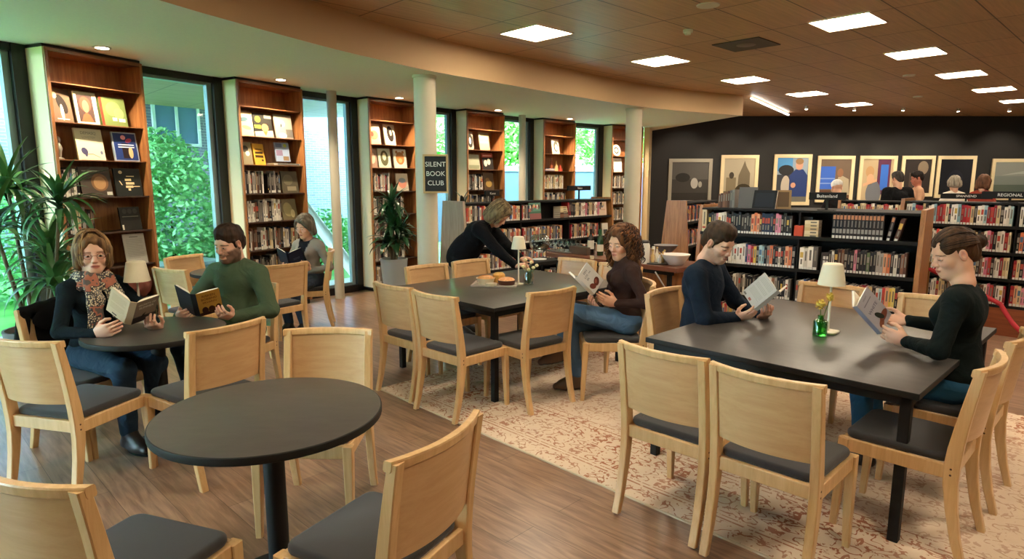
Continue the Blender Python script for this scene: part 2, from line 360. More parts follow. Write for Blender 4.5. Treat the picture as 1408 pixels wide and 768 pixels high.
tag(mb.build('ceiling_vent',loc=(2.72,7.6,CEIL)),'dark grey square ceiling vent with a round plate','vent')
mb=MB(); a=Vector((4.45,12.0,3.17)); c=Vector((6.4,14.9,3.17)); mb.tube([a,c],.02,mat('strip_glow','#ffffff',.5,emit='#ffffff',es=1.6),8); tag(mb.build('strip_light'),'thin white strip light running from the soffit corner to the dark wall','light')
for i,px in enumerate(((1109,147),(1242,149),(1318,150),(1388,150),(1175,149))):
    p=at(px[0],px[1],CEIL-.02); p=p*(14.6/p.y) if p.y>14.6 else p
    t=empty('wall_spotlight',(p.x,min(p.y,14.6),CEIL),0,'tiny bright spotlight above the pictures, %s from the left'%ordw([0,2,3,4,1][i]),'spotlight','small spotlights washing the picture wall')
    mb=MB(); mb.lathe([(.03,0),(.035,-.05),(.03,-.07)],wht,12); mb.build('housing',t)
    mb=MB(); mb.lathe([(.0001,-.072),(.028,-.071),(.03,-.068)],dlm,12,cap=False); mb.build('lamp',t)
for x in (4.2,5.4,6.6,7.7,8.7,9.6,10.5,12): spot(x,14.1,3.15,x,15.7,1.7,30,70,(1,.87,.68))
for i in range(4): pass
# ================================================================ OUTSIDE
brick=bpy.data.materials.new('outside_brick'); n,l=nt(brick); b=n['Principled BSDF']; tc=n.new('ShaderNodeTexCoord'); br=n.new('ShaderNodeTexBrick'); mp=n.new('ShaderNodeMapping'); mp.inputs['Rotation'].default_value=(R(90),0,0)
l.new(tc.outputs['Object'],mp.inputs[0]); l.new(mp.outputs[0],br.inputs['Vector']); br.inputs['Scale'].default_value=1; br.inputs['Brick Width'].default_value=.20; br.inputs['Row Height'].default_value=.06; br.inputs['Mortar Size'].default_value=.006
br.inputs['Color1'].default_value=srgb('#797d94'); br.inputs['Color2'].default_value=srgb('#686d86'); br.inputs['Mortar'].default_value=srgb('#9aa0ae'); l.new(br.outputs[0],b.inputs['Base Color']); b.inputs['Roughness'].default_value=.9
def leafmat(nm,c0,c1):
    m=bpy.data.materials.new(nm); n,l=nt(m); b=n['Principled BSDF']; oi=n.new('ShaderNodeTexCoord'); t=n.new('ShaderNodeTexNoise'); t.inputs['Scale'].default_value=3; t.inputs['Detail'].default_value=6; l.new(oi.outputs['Object'],t.inputs[0])
    r=n.new('ShaderNodeValToRGB'); r.color_ramp.elements[0].position=.35; r.color_ramp.elements[1].position=.65; r.color_ramp.elements[0].color=srgb(c0); r.color_ramp.elements[1].color=srgb(c1); l.new(t.outputs[0],r.inputs[0]); l.new(r.outputs[0],b.inputs['Base Color']); b.inputs['Roughness'].default_value=.5
    b.inputs['Subsurface Weight'].default_value=0; return m
lawn=leafmat('lawn','#4f9a3c','#79c25a'); shrubm=leafmat('shrub_leaf','#6abf74','#b4f0ac'); treem=leafmat('hedge_leaf','#5aa83a','#a4e070'); pinkm=leafmat('pink_leaf','#b4788a','#e0a9b5')
pave=mat('terrace_paving','#c9c6c6',.8,var=.06,vscale=4)
mb=MB(); mb.box((-40,-20,-.5),(30,60,-.14),lawn); struct(mb.build('ground'))
# terrace strip following the facade
mb=MB(); q=[Vector((-7.8,-1,0)),Vector((-5.6,3.6,0))]+[p for pr in P for p in pr]+[Vector((3.2,16.2,0))]
q=[Vector((p.x,p.y,0)) for p in q]; inn=[];oo=[]
for i,p in enumerate(q):
    d=(q[min(i+1,len(q)-1)]-q[max(i-1,0)]).normalized(); n_=Vector((-d.y,d.x,0)); inn.append(p+n_*.1); oo.append(p+n_*1.7)
vs=[(p.x,p.y,-.10) for p in inn]+[(p.x,p.y,-.10) for p in oo]; kq=len(q)
mb.add(vs,[(i,i+1,kq+i+1,kq+i) for i in range(kq-1)],pave); o=struct(mb.build('terrace'))
# roof overhang outside
mb=MB(); vs=[(p.x,p.y,2.95) for p in inn]+[((p+(b_-p)*.75).x,(p+(b_-p)*.75).y,2.95) for p,b_ in zip(inn,oo)]
mb.add(vs,[(i,i+1,kq+i+1,kq+i) for i in range(kq-1)],mat('eave_paint','#b9d8c4',.8)); struct(mb.build('trim_2'))
# neighbouring brick building
B0=Vector((-13.5,5.0,0)); B1=Vector((-3.9,18.4,0)); dB=(B1-B0).normalized(); nB=Vector((dB.y,-dB.x,0)); LB=(B1-B0).length
t=empty('brick_building',B0,math.atan2(dB.y,dB.x),'grey brick building beyond the garden seen through the left windows','building')
mb=MB(); mb.box((-6,0,-.2),(LB,.4,7),brick); mb.build('wall',t)
wf=mat('outside_window_frame','#c6d3da',.5); wg=mat('outside_window_glass','#5c7da0',.15)
for cx in (1.2,3.6,6.0,8.4,10.8,13.0):
    f=MB(); zz=1.7 if cx<8 else .8; 
    f.box((cx-.5,-.06,1.6+zz),(cx+.5,.0,1.66+zz),wf); f.box((cx-.5,-.06,3.6+zz),(cx+.5,0,3.66+zz),wf); f.box((cx-.5,-.06,1.66+zz),(cx-.44,0,3.6+zz),wf); f.box((cx+.44,-.06,1.66+zz),(cx+.5,0,3.6+zz),wf); f.box((cx-.03,-.06,1.66+zz),(cx+.03,0,3.6+zz),wf); f.box((cx-.44,-.06,2.7+zz),(cx-.03,0,2.75+zz),wf); f.box((cx+.03,-.06,2.7+zz),(cx+.44,0,2.75+zz),wf)
    fo=f.build('window_frame',t)
    g=MB(); g.box((cx-.44,-.03,1.66+zz),(cx+.44,-.01,3.6+zz),wg); g.build('pane',fo)
# garden fence wall further right
W0=Vector((-3.75,18.1,0)); W1=Vector((8.0,22.0,0)); dW=(W1-W0).normalized()
mb=MB(); Lw=(W1-W0).length; fm=mat('garden_wall_paint','#525b70',.9,var=.08,vscale=3); mb.box((0,0,-.2),(Lw,.2,1.95),fm); mb.box((-.05,-.05,1.95),(Lw+.05,.25,2.1),mat('coping','#8a95a4',.8))
for i in range(6): mb.box((i*2.6,-.06,-.2),(i*2.6+.3,0,1.95),fm)
o=mb.build('garden_wall',loc=W0,rz=math.atan2(dW.y,dW.x)); tag(o,'blue-grey garden wall with pale coping seen through the right windows','wall')
rl=random.Random(3)
def foliage(name,label,blobs,m,n,size,trunk=None,cat='shrub',group=None):
    V=[];Fc=[]
    tot=sum(b[3]**2 for b in blobs)
    for (x,y,z,r_) in blobs:
        for _ in range(int(n*r_*r_/tot)):
            d=Vector((rl.gauss(0,1),rl.gauss(0,1),rl.gauss(0,1))).normalized()*(r_*(.55+.5*rl.random()))
            c=Vector((x,y,z))+d
            if c.z<-.1: continue
            a=Vector((rl.gauss(0,1),rl.gauss(0,1),rl.gauss(0,.6))).normalized(); b_=a.cross(Vector((rl.gauss(0,1),rl.gauss(0,1),rl.gauss(0,1)))).normalized()
            s_=size*(.6+.8*rl.random()); o=len(V)
            V+= [tuple(c-a*s_),tuple(c+b_*s_*.45+a*s_*.1),tuple(c+a*s_),tuple(c-b_*s_*.45+a*s_*.1)]; Fc.append((o,o+1,o+2,o+3))
    root=empty(name,(blobs[0][0],blobs[0][1],-.1),0,label,cat,group)
    mb=MB(); mb.add([(v[0]-blobs[0][0],v[1]-blobs[0][1],v[2]+.1) for v in V],Fc,m); mb.build('foliage',root)
    mb=MB()
    for (x,y,z,r_) in blobs[:3]: mb.tube([(0,0,0),((x-blobs[0][0])*.6,(y-blobs[0][1])*.6,z*.6),(x-blobs[0][0],y-blobs[0][1],z)],[.05,.035,.01],mat('bark','#4f4034',.9),6)
    mb.build('stem',root)
foliage('shrub','large bright green leafy bush filling the window behind the green-sweater man',[(-5.7,10.5,1.1,1.15),(-6.6,9.9,1.0,1.1),(-4.9,11.3,.5,.8),(-6.1,10.9,1.9,.65),(-7.4,9.2,.9,1.0)],shrubm,19000,.055,group='garden shrubs')
foliage('shrub','green bush behind the palm-like plant outside the leftmost window',[(-9.6,5.6,.8,1.1),(-9.2,6.6,.9,1.0),(-9.0,4.4,.6,1.0)],shrubm,14000,.055,group='garden shrubs')
foliage('shrub','low green bush outside the window behind the grey-haired reader',[(-4.1,13.4,.35,.7),(-3.5,14.2,.3,.6)],shrubm,6000,.045,group='garden shrubs')
foliage('tree','light green tree tops above the garden wall behind the slim column',[(-.8,23.0,3.4,1.5),(.6,23.4,3.6,1.5)],treem,9000,.11,cat='tree',group='trees beyond the garden wall')
foliage('tree','light green trees seen above the garden wall in the rightmost windows',[(3.6,25.0,3.6,1.5),(5.2,25.4,3.8,1.6)],treem,9000,.11,cat='tree',group='trees beyond the garden wall')
foliage('tree','bright green tree behind the thick column carrying the sign',[(-2.9,20.2,2.6,1.2),(-3.4,21.6,3.4,1.3)],treem,9000,.10,cat='tree',group='trees beyond the garden wall')
foliage('shrub','small pinkish-red shrub in front of the garden wall',[(2.6,16.9,.9,.55),(3.0,17.2,1.2,.4)],pinkm,900,.06)
mb=MB(); whp=mat('white_pole','#e6e6e2',.5); mb.tube([dp(376,168,10.6),dp(360,212,10.6)],.10,whp,16); tag(mb.build('leaning_post'),'short upper white post outside, leaning the opposite way','post')
mb=MB(); p=dp(486,372,10.6); mb.tube([dp(360,208,10.6),p,p+(p-dp(360,208,10.6))*.35],.10,whp,16); tag(mb.build('leaning_post'),'long white slanting post outside the window behind the slim column','post')
# grey bench / low structure outside
mb=MB(); mb.box((-.9,-.25,-.1),(.9,.25,.38),mat('outdoor_grey','#7f9298',.7)); mb.box((-.95,-.3,.38),(.95,.3,.43),mat('outdoor_grey2','#9fb2b6',.6)); tag(mb.build('garden_bench',loc=(-5.3,9.2,0),rz=R(58)),'grey-blue low garden bench outside the window behind the man','bench')
# sky
w=bpy.data.worlds.new('World'); SC.world=w; w.use_nodes=True; n=w.node_tree.nodes; l=w.node_tree.links; bg=n['Background']
tc=n.new('ShaderNodeTexCoord'); sx=n.new('ShaderNodeSeparateXYZ'); l.new(tc.outputs['Generated'],sx.inputs[0]); r=n.new('ShaderNodeValToRGB'); l.new(sx.outputs[2],r.inputs[0])
r.color_ramp.elements[0].position=0; r.color_ramp.elements[0].color=(.72,.84,1,1); r.color_ramp.elements[1].position=.5; r.color_ramp.elements[1].color=(.52,.70,1,1)
l.new(r.outputs[0],bg.inputs[0]); bg.inputs[1].default_value=9.0
# ================================================================ CAMERA
cam=bpy.data.cameras.new('camera'); co=bpy.data.objects.new('camera',cam); COL.objects.link(co); co.location=(0,0,CH); co.rotation_euler=(R(90)-CP,0,0)
cam.sensor_width=36; cam.lens=36*CF/1408; cam.clip_start=.05; cam.clip_end=200; SC.camera=co
SC.view_settings.view_transform='Standard'; SC.view_settings.look='None'; SC.view_settings.gamma=1; SC.view_settings.exposure=2.12; SC.view_settings.use_curve_mapping=False
SC.cycles.use_denoising=True
try: SC.cycles.denoiser='OPENIMAGEDENOISE'
except Exception: pass
SC.cycles.max_bounces=7; SC.cycles.diffuse_bounces=4; SC.cycles.glossy_bounces=3; SC.cycles.transmission_bounces=6; SC.cycles.transparent_max_bounces=12
SC.cycles.sample_clamp_indirect=4; SC.cycles.caustics_reflective=False; SC.cycles.caustics_refractive=False
# ================================================================ RUG
def rugmat():
    m=bpy.data.materials.new('rug_wool'); n,l=nt(m); b=n['Principled BSDF']; b.inputs['Roughness'].default_value=.95; b.inputs['Specular IOR Level'].default_value=.1
    tc=n.new('ShaderNodeTexCoord'); sep=n.new('ShaderNodeSeparateXYZ'); l.new(tc.outputs['Object'],sep.inputs[0])
    def math_(op,a,b_=None,c=None):
        k=n.new('ShaderNodeMath'); k.operation=op
        for i,v in enumerate((a,b_,c)):
            if v is None: continue
            if isinstance(v,(int,float)): k.inputs[i].default_value=v
            else: l.new(v,k.inputs[i])
        return k.outputs[0]
    def noise(scale,detail=2,dist=0,vec=None):
        k=n.new('ShaderNodeTexNoise'); k.inputs['Scale'].default_value=scale; k.inputs['Detail'].default_value=detail; k.inputs['Distortion'].default_value=dist; l.new(vec or tc.outputs['Object'],k.inputs[0]); return k.outputs['Fac']
    # mirrored coordinates give the woven symmetry
    ca=n.new('ShaderNodeCombineXYZ'); per=.62
    mx_=math_('PINGPONG',sep.outputs[0],per/2); my_=math_('PINGPONG',sep.outputs[1],per/2); l.new(mx_,ca.inputs[0]); l.new(my_,ca.inputs[1])
    def band(v,c,w): return math_('LESS_THAN',math_('ABSOLUTE',math_('SUBTRACT',v,c)),w)
    s1=noise(10,1.5,.8,ca.outputs[0]); curl=band(s1,.5,.026)
    s2=noise(21,2,.3,ca.outputs[0]); blob=math_('GREATER_THAN',s2,.61)
    vo=n.new('ShaderNodeTexVoronoi'); vo.inputs['Scale'].default_value=5.2; l.new(ca.outputs[0],vo.inputs['Vector']); ring=math_('ADD',band(vo.outputs['Distance'],.36,.035),band(vo.outputs['Distance'],.14,.06))
    pat=math_('MINIMUM',math_('ADD',math_('ADD',curl,blob),math_('MULTIPLY',ring,.9)),1)
    # border bands from the rug edge: object x 0..W, y 0..L
    ex=math_('MINIMUM',sep.outputs[0],math_('SUBTRACT',RUGW,sep.outputs[0])); ey=math_('MINIMUM',sep.outputs[1],math_('SUBTRACT',RUGL,sep.outputs[1])); e=math_('MINIMUM',ex,ey)
    wob=math_('ADD',e,math_('MULTIPLY',math_('SUBTRACT',noise(5,2),.5),.008))
    lines=math_('MINIMUM',math_('ADD',math_('ADD',band(wob,.14,.006),band(wob,.17,.004)),math_('ADD',math_('ADD',band(wob,.60,.006),band(wob,.56,.004)),band(wob,.66,.004))),1)
    # distressed: large noise fades pattern
    fade=math_('MULTIPLY',math_('GREATER_THAN',noise(38,4),.43),math_('MULTIPLY_ADD',noise(1.6,2),1.7,.0))
    inner=math_('GREATER_THAN',e,.66); dens=math_('SUBTRACT',1,math_('MULTIPLY',inner,.45))
    inn2=math_('SUBTRACT',1,band(e,.155,.03)); 
    f=math_('MULTIPLY',math_('MAXIMUM',math_('MULTIPLY',math_('MULTIPLY',pat,dens),inn2),lines),fade); f=math_('MINIMUM',math_('MAXIMUM',f,0),1)
    base=n.new('ShaderNodeMix'); base.data_type='RGBA'; base.inputs[6].default_value=srgb('#e0cab2'); base.inputs[7].default_value=srgb('#d2b99f'); l.new(noise(9,5),base.inputs[0])
    rust=n.new('ShaderNodeMix'); rust.data_type='RGBA'; rust.inputs[6].default_value=srgb('#b06c4a'); rust.inputs[7].default_value=srgb('#946654'); l.new(noise(1.1,2),rust.inputs[0])
    mx=n.new('ShaderNodeMix'); mx.data_type='RGBA'; l.new(f,mx.inputs[0]); l.new(base.outputs[2],mx.inputs[6]); l.new(rust.outputs[2],mx.inputs[7]); l.new(mx.outputs[2],b.inputs['Base Color'])
    bp=n.new('ShaderNodeBump'); bp.inputs['Strength'].default_value=.3; bp.inputs['Distance'].default_value=.003; l.new(noise(300,2),bp.inputs['Height']); l.new(bp.outputs[0],b.inputs['Normal'])
    return m
RUGW,RUGL=4.9,2.95
C0=Vector((-1.06,4.83,0))
mb=MB(); rm=rugmat(); mb.slab([(0,0),(RUGW,0),(RUGW,RUGL),(0,RUGL)],.0005,.011,rm,.003)
mb.box((0,-.012,.0005),(RUGW,.0,.0095),mat('rug_binding','#cdbb9f',.9)); 
# local x along B (to the right-front), local y along A (to the right-back)
o=mb.build('rug',loc=C0,rz=math.atan2(GB.y,GB.x)); tag(o,'large beige rug with faded rust floral pattern under the two square tables','rug')
# ================================================================ CHAIR
beech=woodmat('beech','#c69d68','#d6b07e',.38,1.,'Z'); beechx=woodmat('beech_panel','#c2986a','#cda678',.36,1.,'X'); fabric=mat('charcoal_fabric','#2b2828',.92,bump=.5,bscale=900,var=.10,vscale=200,sheen=.2); dow=mat('dowel','#4a2c18',.6)
def rearleg(s):
    mb=MB()
    prof=[(0,-.285,.032),(.12,-.252,.038),(.25,-.228,.046),(.36,-.215,.054),(.44,-.214,.058),(.52,-.220,.056),(.62,-.233,.050),(.74,-.252,.044),(.872,-.275,.038)]
    ctr=[(z,y,w) for z,y,w in prof]; rings=[]
    for z,y,w in ctr:
        x=s*(.211+.0*z); hw=.019; b=.004
        rings.append([(x-hw+b,y-w/2,z),(x+hw-b,y-w/2,z),(x+hw,y-w/2+b,z),(x+hw,y+w/2-b,z),(x+hw-b,y+w/2,z),(x-hw+b,y+w/2,z),(x-hw,y+w/2-b,z),(x-hw,y-w/2+b,z)])
    mb.loft(rings,beech,True)
    for z in (.405,.432):
        M=frame((s*.2297,-.213,z),(0,1,0),(0,0,1)); mb.lathe([(.0045,0),(.0045,.0012*1)],dow,10,M if s>0 else frame((s*.2297,-.213,z),(0,0,1),(0,1,0)))
    return mb
def frontleg(s):
    mb=MB(); rings=[]
    for z,y,w in ((0,.232,.030),(.2,.222,.038),(.36,.214,.044),(.443,.212,.046)):
        x=s*(.2125+.002*(1-z/.44)); h=w/2; b=.004
        rings.append([(x-h+b,y-h,z),(x+h-b,y-h,z),(x+h,y-h+b,z),(x+h,y+h-b,z),(x+h-b,y+h,z),(x-h+b,y+h,z),(x-h,y+h-b,z),(x-h,y-h+b,z)])
    mb.loft(rings,beech,True); return mb
def arcx(x,zc=0): return -.042*(1-(x/.21)**2)   # plan curve of the backrest: centre further back
def yback(z): return -.214-(z-.44)*.135 if z>.44 else -.214
def make_chair():
    t=empty('dining_chair')
    for s in (-1,1): rearleg(s).build('rear_leg',t)
    for s in (-1,1): frontleg(s).build('front_leg',t)
    mb=MB()
    for s in (-1,1):
        mb.bbox((s*.214-.011,-.20,.383),(s*.214+.011,.20,.445),beech,.003)
    mb.bbox((-.20,.203,.383),(.20,.225,.445),beech,.003); mb.bbox((-.20,-.228,.388),(.20,-.206,.448),beech,.003)
    mb.build('seat_frame',t)
    # plywood back with thick curved top edge
    mb=MB(); N=16; xs=[-.2+.4*i/N for i in range(N+1)]
    def lay(z,t0,t1): return [(x,yback(z)+arcx(x)-t0,z) for x in xs],[(x,yback(z)+arcx(x)+t1,z) for x in xs]
    rings=[]
    for z in (.545,.65,.76,.852):
        bk,fr_=lay(z,.004,.007); rings.append(bk+fr_[::-1])
    mb.loft(rings,beechx,True)
    xs=[-.232+.464*i/N for i in range(N+1)]
    rings=[]
    for z,i_ in ((.846,.004),(.852,0),(.875,0),(.880,.003)):
        bk,fr_=lay(z,.013-i_,.016-i_); rings.append(bk+fr_[::-1])
    mb.loft(rings,beech,True)
    o=mb.build('backrest',t,auto=30)
    mb=MB(); ol=[]
    for x,y in rrect(2,2,.24,5):
        wx=.212+.012*(y+1)/2-.008; ol.append((x*wx-.0,y*.212+.004))
    mb.slab(ol,.443,.482,fabric,.018,n=4); mb.build('seat_cushion',t)
    return t
chair0=make_chair(); used=[False]
def chair(mx_,my_,az,label,group,z=0.):
    """mid of the backrest top at (mx,my); az = compass direction the sitter faces"""
    o=chair0 if not used[0] else copy_tree(chair0); used[0]=True
    f=Vector((math.sin(R(az)),math.cos(R(az)),0)); p=Vector((mx_,my_,0))+f*.29
    o.location=(p.x,p.y,z); o.rotation_euler.z=-R(az); o['label']=label; o['category']='chair'; o['group']=group
    return o
RZ=.011
gl_,gm,gr,gn,gb='chairs around the left round table','chairs around the middle table','chairs around the right table','chairs around the nearest round table','chairs around the back round table'
chair(.67,2.77,45,'pale wood chair with its back to us, at the near left of the right-hand table',gr,RZ)
chair(1.0,2.41,45,'pale wood chair with its back to us, nearest to the camera at the right-hand table',gr,RZ)
chair(2.08,2.60,-44,'pale wood chair seen side-on beside the right table leg, in front of the bun-haired woman',gr,RZ)
chair(2.56,3.05,-44,'pale wood chair occupied by the bun-haired woman in black',gr,RZ)
chair(1.07,4.40,134,'pale wood chair occupied by the man in the navy sweater',gr,RZ)
chair(2.40,4.62,224,'empty pale wood chair across the right table, behind the white table lamp',gr,RZ)
chair(2.86,4.12,224,'empty pale wood chair across the right table, just left of the bun-haired woman',gr,RZ)
chair(-.92,4.66,43,'pale wood chair with its back to us, leftmost at the middle table',gm)
chair(-.55,4.22,43,'pale wood chair with its back to us, second from the left at the middle table',gm,RZ)
chair(.30,4.38,-40,'pale wood chair angled at the near right side of the middle table',gm,RZ)
chair(1.06,4.74,272,'pale wood chair occupied by the curly-haired woman',gm,RZ)
chair(-.80,5.72,138,'empty pale wood chair behind the middle table below the sign column',gm,RZ)
chair(-.42,6.10,136,'empty pale wood chair in front of the bending woman',gm,RZ)
chair(.66,6.16,224,'empty pale wood chair on the far side of the middle table, by the wooden counter',gm,RZ)
chair(1.02,5.76,224,'empty pale wood chair beyond the middle table, mostly hidden by the curly-haired woman',gm,RZ)
chair(-2.43,3.0,14,'pale wood chair with its back to us in front of the scarf-wearing woman',gl_)
chair(-2.93,3.92,112,'pale wood chair occupied by the woman with the scarf',gl_)
chair(-1.54,3.33,-57,'pale wood chair in front of the green-sweater man',gl_)
chair(-2.02,4.80,192,'pale wood chair occupied by the man in the green sweater',gl_)
chair(-3.08,5.54,27,'empty pale wood chair by the window, turned away, left of the green-sweater man',gb)
chair(-3.46,6.52,112,'empty pale wood chair nearest the window, behind the green-sweater man',gb)
chair(-2.13,5.89,-54,'pale wood chair with its back to us in front of the grey-haired reader',gb)
chair(-2.06,7.10,255,'pale wood chair occupied by the grey-haired woman',gb)
chair(-1.31,1.55,19,'pale wood chair cut off by the lower left corner of the picture',gn)
chair(-.21,1.83,-61,'pale wood chair seen from behind at the bottom centre of the picture',gn)
chair(-.97,3.24,180,'pale wood chair facing the camera on the far side of the nearest round table',gn)
# ================================================================ TABLES
topm=mat('dark_tabletop','#45403c',.36,bump=.12,bscale=120,var=.14,vscale=9,vstretch=(1,3,1)); edgem=mat('table_edge','#1c1a18',.65,spec=.25); legm=mat('black_steel','#121110',.6,spec=.3)
def square_table(P1,la_,lb_,z,label,hgt=.74):
    t=empty('square_table',(P1.x,P1.y,z),math.atan2(GB.y,GB.x),label,'table')
    mb=MB(); mb.slab([(0,0),(lb_,0),(lb_,la_),(0,la_)],hgt-.03-z,hgt-z,topm,.004,side=edgem); mb.build('tabletop',t)
    mb=MB(); i=.035
    for a in ((i,i,lb_-i,i+.03),(i,la_-i-.03,lb_-i,la_-i),(i,i+.03,i+.03,la_-i-.03),(lb_-i-.03,i+.03,lb_-i,la_-i-.03)): mb.box((a[0],a[1],hgt-.075-z),(a[2],a[3],hgt-.0305-z),legm)
    mb.build('table_frame',t)
    for x in (i,lb_-i-.045):
        for y in (i,la_-i-.045):
            mb=MB(); mb.bbox((x,y,0),(x+.045,y+.045,hgt-.031-z),legm,.003); mb.build('leg',t)
    return t
square_table(Vector((.79,3.6,0)),1.78,1.40,RZ,'large dark square table on the rug at the right with a green vase')
square_table(Vector((-.13-.695*1.33,4.44+.719*1.33,0)),1.66,1.33,RZ,'dark square table in the middle with the food tray and bending woman')
def round_table(x,y,r_,label,pr=.04):
    t=empty('round_table',(x,y,0),0,label,'table')
    mb=MB(); mb.slab(circ(r_,72),.708,.74,topm,.005,side=edgem); mb.build('tabletop',t)
    mb=MB(); mb.lathe([(pr,.012),(pr,.69),(.13,.70),(.13,.7085)],legm,28); mb.build('pedestal',t)
    mb=MB(); mb.lathe([(.21,0),(.215,.006),(.2,.014),(.06,.022),(.04,.03)],legm,36); mb.build('base',t)
round_table(-.97,2.40,.438,'dark round pedestal table nearest to the camera, empty',.042)
round_table(-2.21,3.79,.40,'dark round pedestal table between the scarf woman and green-sweater man')
round_table(-2.86,6.42,.43,'dark round table at the back beside the grey-haired reader')
# ================================================================ TALL BOOKCASES
cherry=woodmat('cherry_wood','#84522f','#b07a48',.42,.7,'Z'); cherryx=woodmat('cherry_wood_x','#69432a','#8c5c38',.42,.7,'X'); sidep=mat('cream_side_panel','#e8cda4',.5); shadow=mat('shaded_shelf_board','#3a2417',.5)  # lower shelf boards: shade put into a darker wood colour
SH=[2.54,2.19,1.85,1.50,1.15,.80,.45,.10]
BC=[]
bclab=['tall cherry-wood bookcase at the far left behind the scarf woman','tall cherry-wood bookcase behind the grey-haired reader','tall cherry-wood bookcase behind the potted plant and sign column','tall cherry-wood bookcase above the bending woman','tall cherry-wood bookcase above the low shelves left of the rear column','narrow visible tall cherry-wood bookcase half hidden by the rear column']
for i,(a,c) in enumerate(BCF):
    d=(c-a).normalized(); W=(c-a).length; rz=math.atan2(d.y,d.x)
    t=empty('tall_bookcase',tuple(a),rz,bclab[i],'bookcase','tall bookcases between the windows')
    H=2.83
    mb=MB(); mb.box((.0,.0,.06),(.028,DEP,H),cherry); mb.box((-.006,.02,.06),(0,DEP,H),sidep); mb.build('left_side_panel',t)
    mb=MB(); mb.box((W-.028,0,.06),(W,DEP,H),cherry); mb.build('right_side_panel',t)
    mb=MB(); mb.box((.028,DEP-.015,.06),(W-.028,DEP,H),cherry); mb.build('back_panel',t)
    mb=MB(); mb.box((.028,.0,H-.03),(W-.028,DEP-.015,H),cherryx); mb.build('top_panel',t)
    mb=MB(); mb.box((.02,.03,0),(W-.02,DEP,.06),black); mb.build('plinth',t)
    for z in SH:
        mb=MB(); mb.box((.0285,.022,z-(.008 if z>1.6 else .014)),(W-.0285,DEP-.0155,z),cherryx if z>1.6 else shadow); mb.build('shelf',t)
    BC.append((t,W,a,d,rz))
# ================================================================ LOW BOOKCASES (A-shaped timber ends, black shelves)
oak=woodmat('oak_end_panel','#85552d','#ad7642',.42,.9,'Z'); greylitoak=woodmat('greylit_end_panel','#9c8a78','#b5a592',.5,.9,'Z'); blk=mat('black_shelving','#171514',.65,spec=.2); redoak=woodmat('red_plinth','#7a3f26','#94512f',.45,.8,'X')  # near end of the long case: grey light put into its timber colour
LOW={}
def low_unit(key,A,B,label,lp=None,rp=None,depth=.62,H=1.36,back=True,plinth=None,lv=(.10,.43,.76,1.09),ph=.08):
    d=(B-A).normalized(); W=(B-A).length; t=empty('low_bookcase',(A.x,A.y,0),math.atan2(d.y,d.x),label,'bookcase','low bookcases')
    # local x along the front, y into the unit
    def endp(x0,x1,m,nm):
        mb=MB(); s=.11 if depth<.8 else .15
        vs=[];  
        for x in (x0,x1): vs+= [(x,-.02,.0),(x,depth+.02,.0),(x,depth-s,H+.03),(x,s-.03,H+.03)]
        mb.add(vs,[(0,3,2,1) if True else None,(4,5,6,7),(0,1,5,4),(1,2,6,5),(2,3,7,6),(3,0,4,7)],m); mb.build(nm,t)
    if lp: endp(-.04,0,lp,'left_end_panel')
    if rp: endp(W,W+.04,rp,'right_end_panel')
    mb=MB(); mb.box((0,depth/2-.01,.04),(W,depth/2+.01,H),blk); mb.build('divider',t)
    mb=MB(); mb.box((0,.02,0),(W,depth-.02,ph),plinth or blk); mb.build('plinth',t)
    mb=MB(); mb.box((0,.09,H-.02),(W,depth-.09,H),blk); mb.build('top_board',t)
    for z in lv:
        o=.02+(z/1.36)*.06
        mb=MB(); mb.box((0,o,z-.02),(W,depth/2-.011,z),blk); mb.box((0,o-.006,z-.022),(W,o,z+.012),blk); mb.build('shelf',t)
    n=max(1,round(W/1.0))
    for k in range(1,n):
        mb=MB(); mb.box((W*k/n-.008,.085,ph),(W*k/n+.008,depth/2-.011,H-.02),blk); mb.build('bay_divider',t)
    LOW[key]=(t,W,A,d,n,depth,lv); return t
V2=lambda x,y:Vector((x,y,0))
low_unit('U1',V2(2.06,6.93),V2(3.66,5.64),'low black bookcase with timber ends behind the seated man and table lamp',oak,oak,depth=.92)
low_unit('U2',V2(4.55,7.33),V2(6.75,5.06),'low black bookcase full of red and white books at the right edge',oak,None,plinth=redoak,lv=(.32,.605,.885,1.165),ph=.30,H=1.42)
low_unit('U3',V2(5.0,9.6),V2(6.9,8.2),'low bookcase further back, only its top seen above the black one',oak,None)
low_unit('U0',V2(2.44,8.5),V2(3.3,9.75),'low bookcase with a tall timber end panel beside the rear counter',oak,None,depth=.46)
low_unit('L',V2(-.56,8.20),V2(1.70,10.38),'long low dark bookcase between the columns behind the bending woman',greylitoak,oak)
# ================================================================ COUNTER
ct=mat('counter_top','#6d3d28',.35,coat=.3,var=.12,vscale=6,vstretch=(1,8,1))
A=at(750,347,.8); B=at(931,369,.8); d=(B-A).normalized(); W=(B-A).length
CTA,CTD=A.copy(),d.copy(); rzc=math.atan2(d.y,d.x)
t=empty('wooden_counter',(A.x,A.y,0),rzc,'reddish-brown wooden side counter holding bottles, glasses and bowls','counter')
mb=MB(); mb.bbox((0,0,.755),(W,.62,.80),ct,.004); mb.build('worktop',t)
for x in (.12,W-.16):
    mb=MB(); mb.bbox((x,.06,0),(x+.04,.10,.755),legm,.003); mb.build('leg',t); mb=MB(); mb.bbox((x,.52,0),(x+.04,.56,.755),legm,.003); mb.build('leg',t)
mb=MB(); mb.box((.1,.06,.71),(W-.1,.10,.7545),legm); mb.box((.1,.52,.71),(W-.1,.56,.7545),legm); mb.build('rail',t)
mb=MB(); mb.tube([(W-.28,.03,.735),(W-.14,.05,.55)],.008,mat('steel_brace','#b9b6b0',.3,metal=.8),8); mb.build('brace',t)
mb=MB(); mb.box((.2,.3,.02),(W-.2,.56,.70),oak); mb.build('modesty_panel',t)
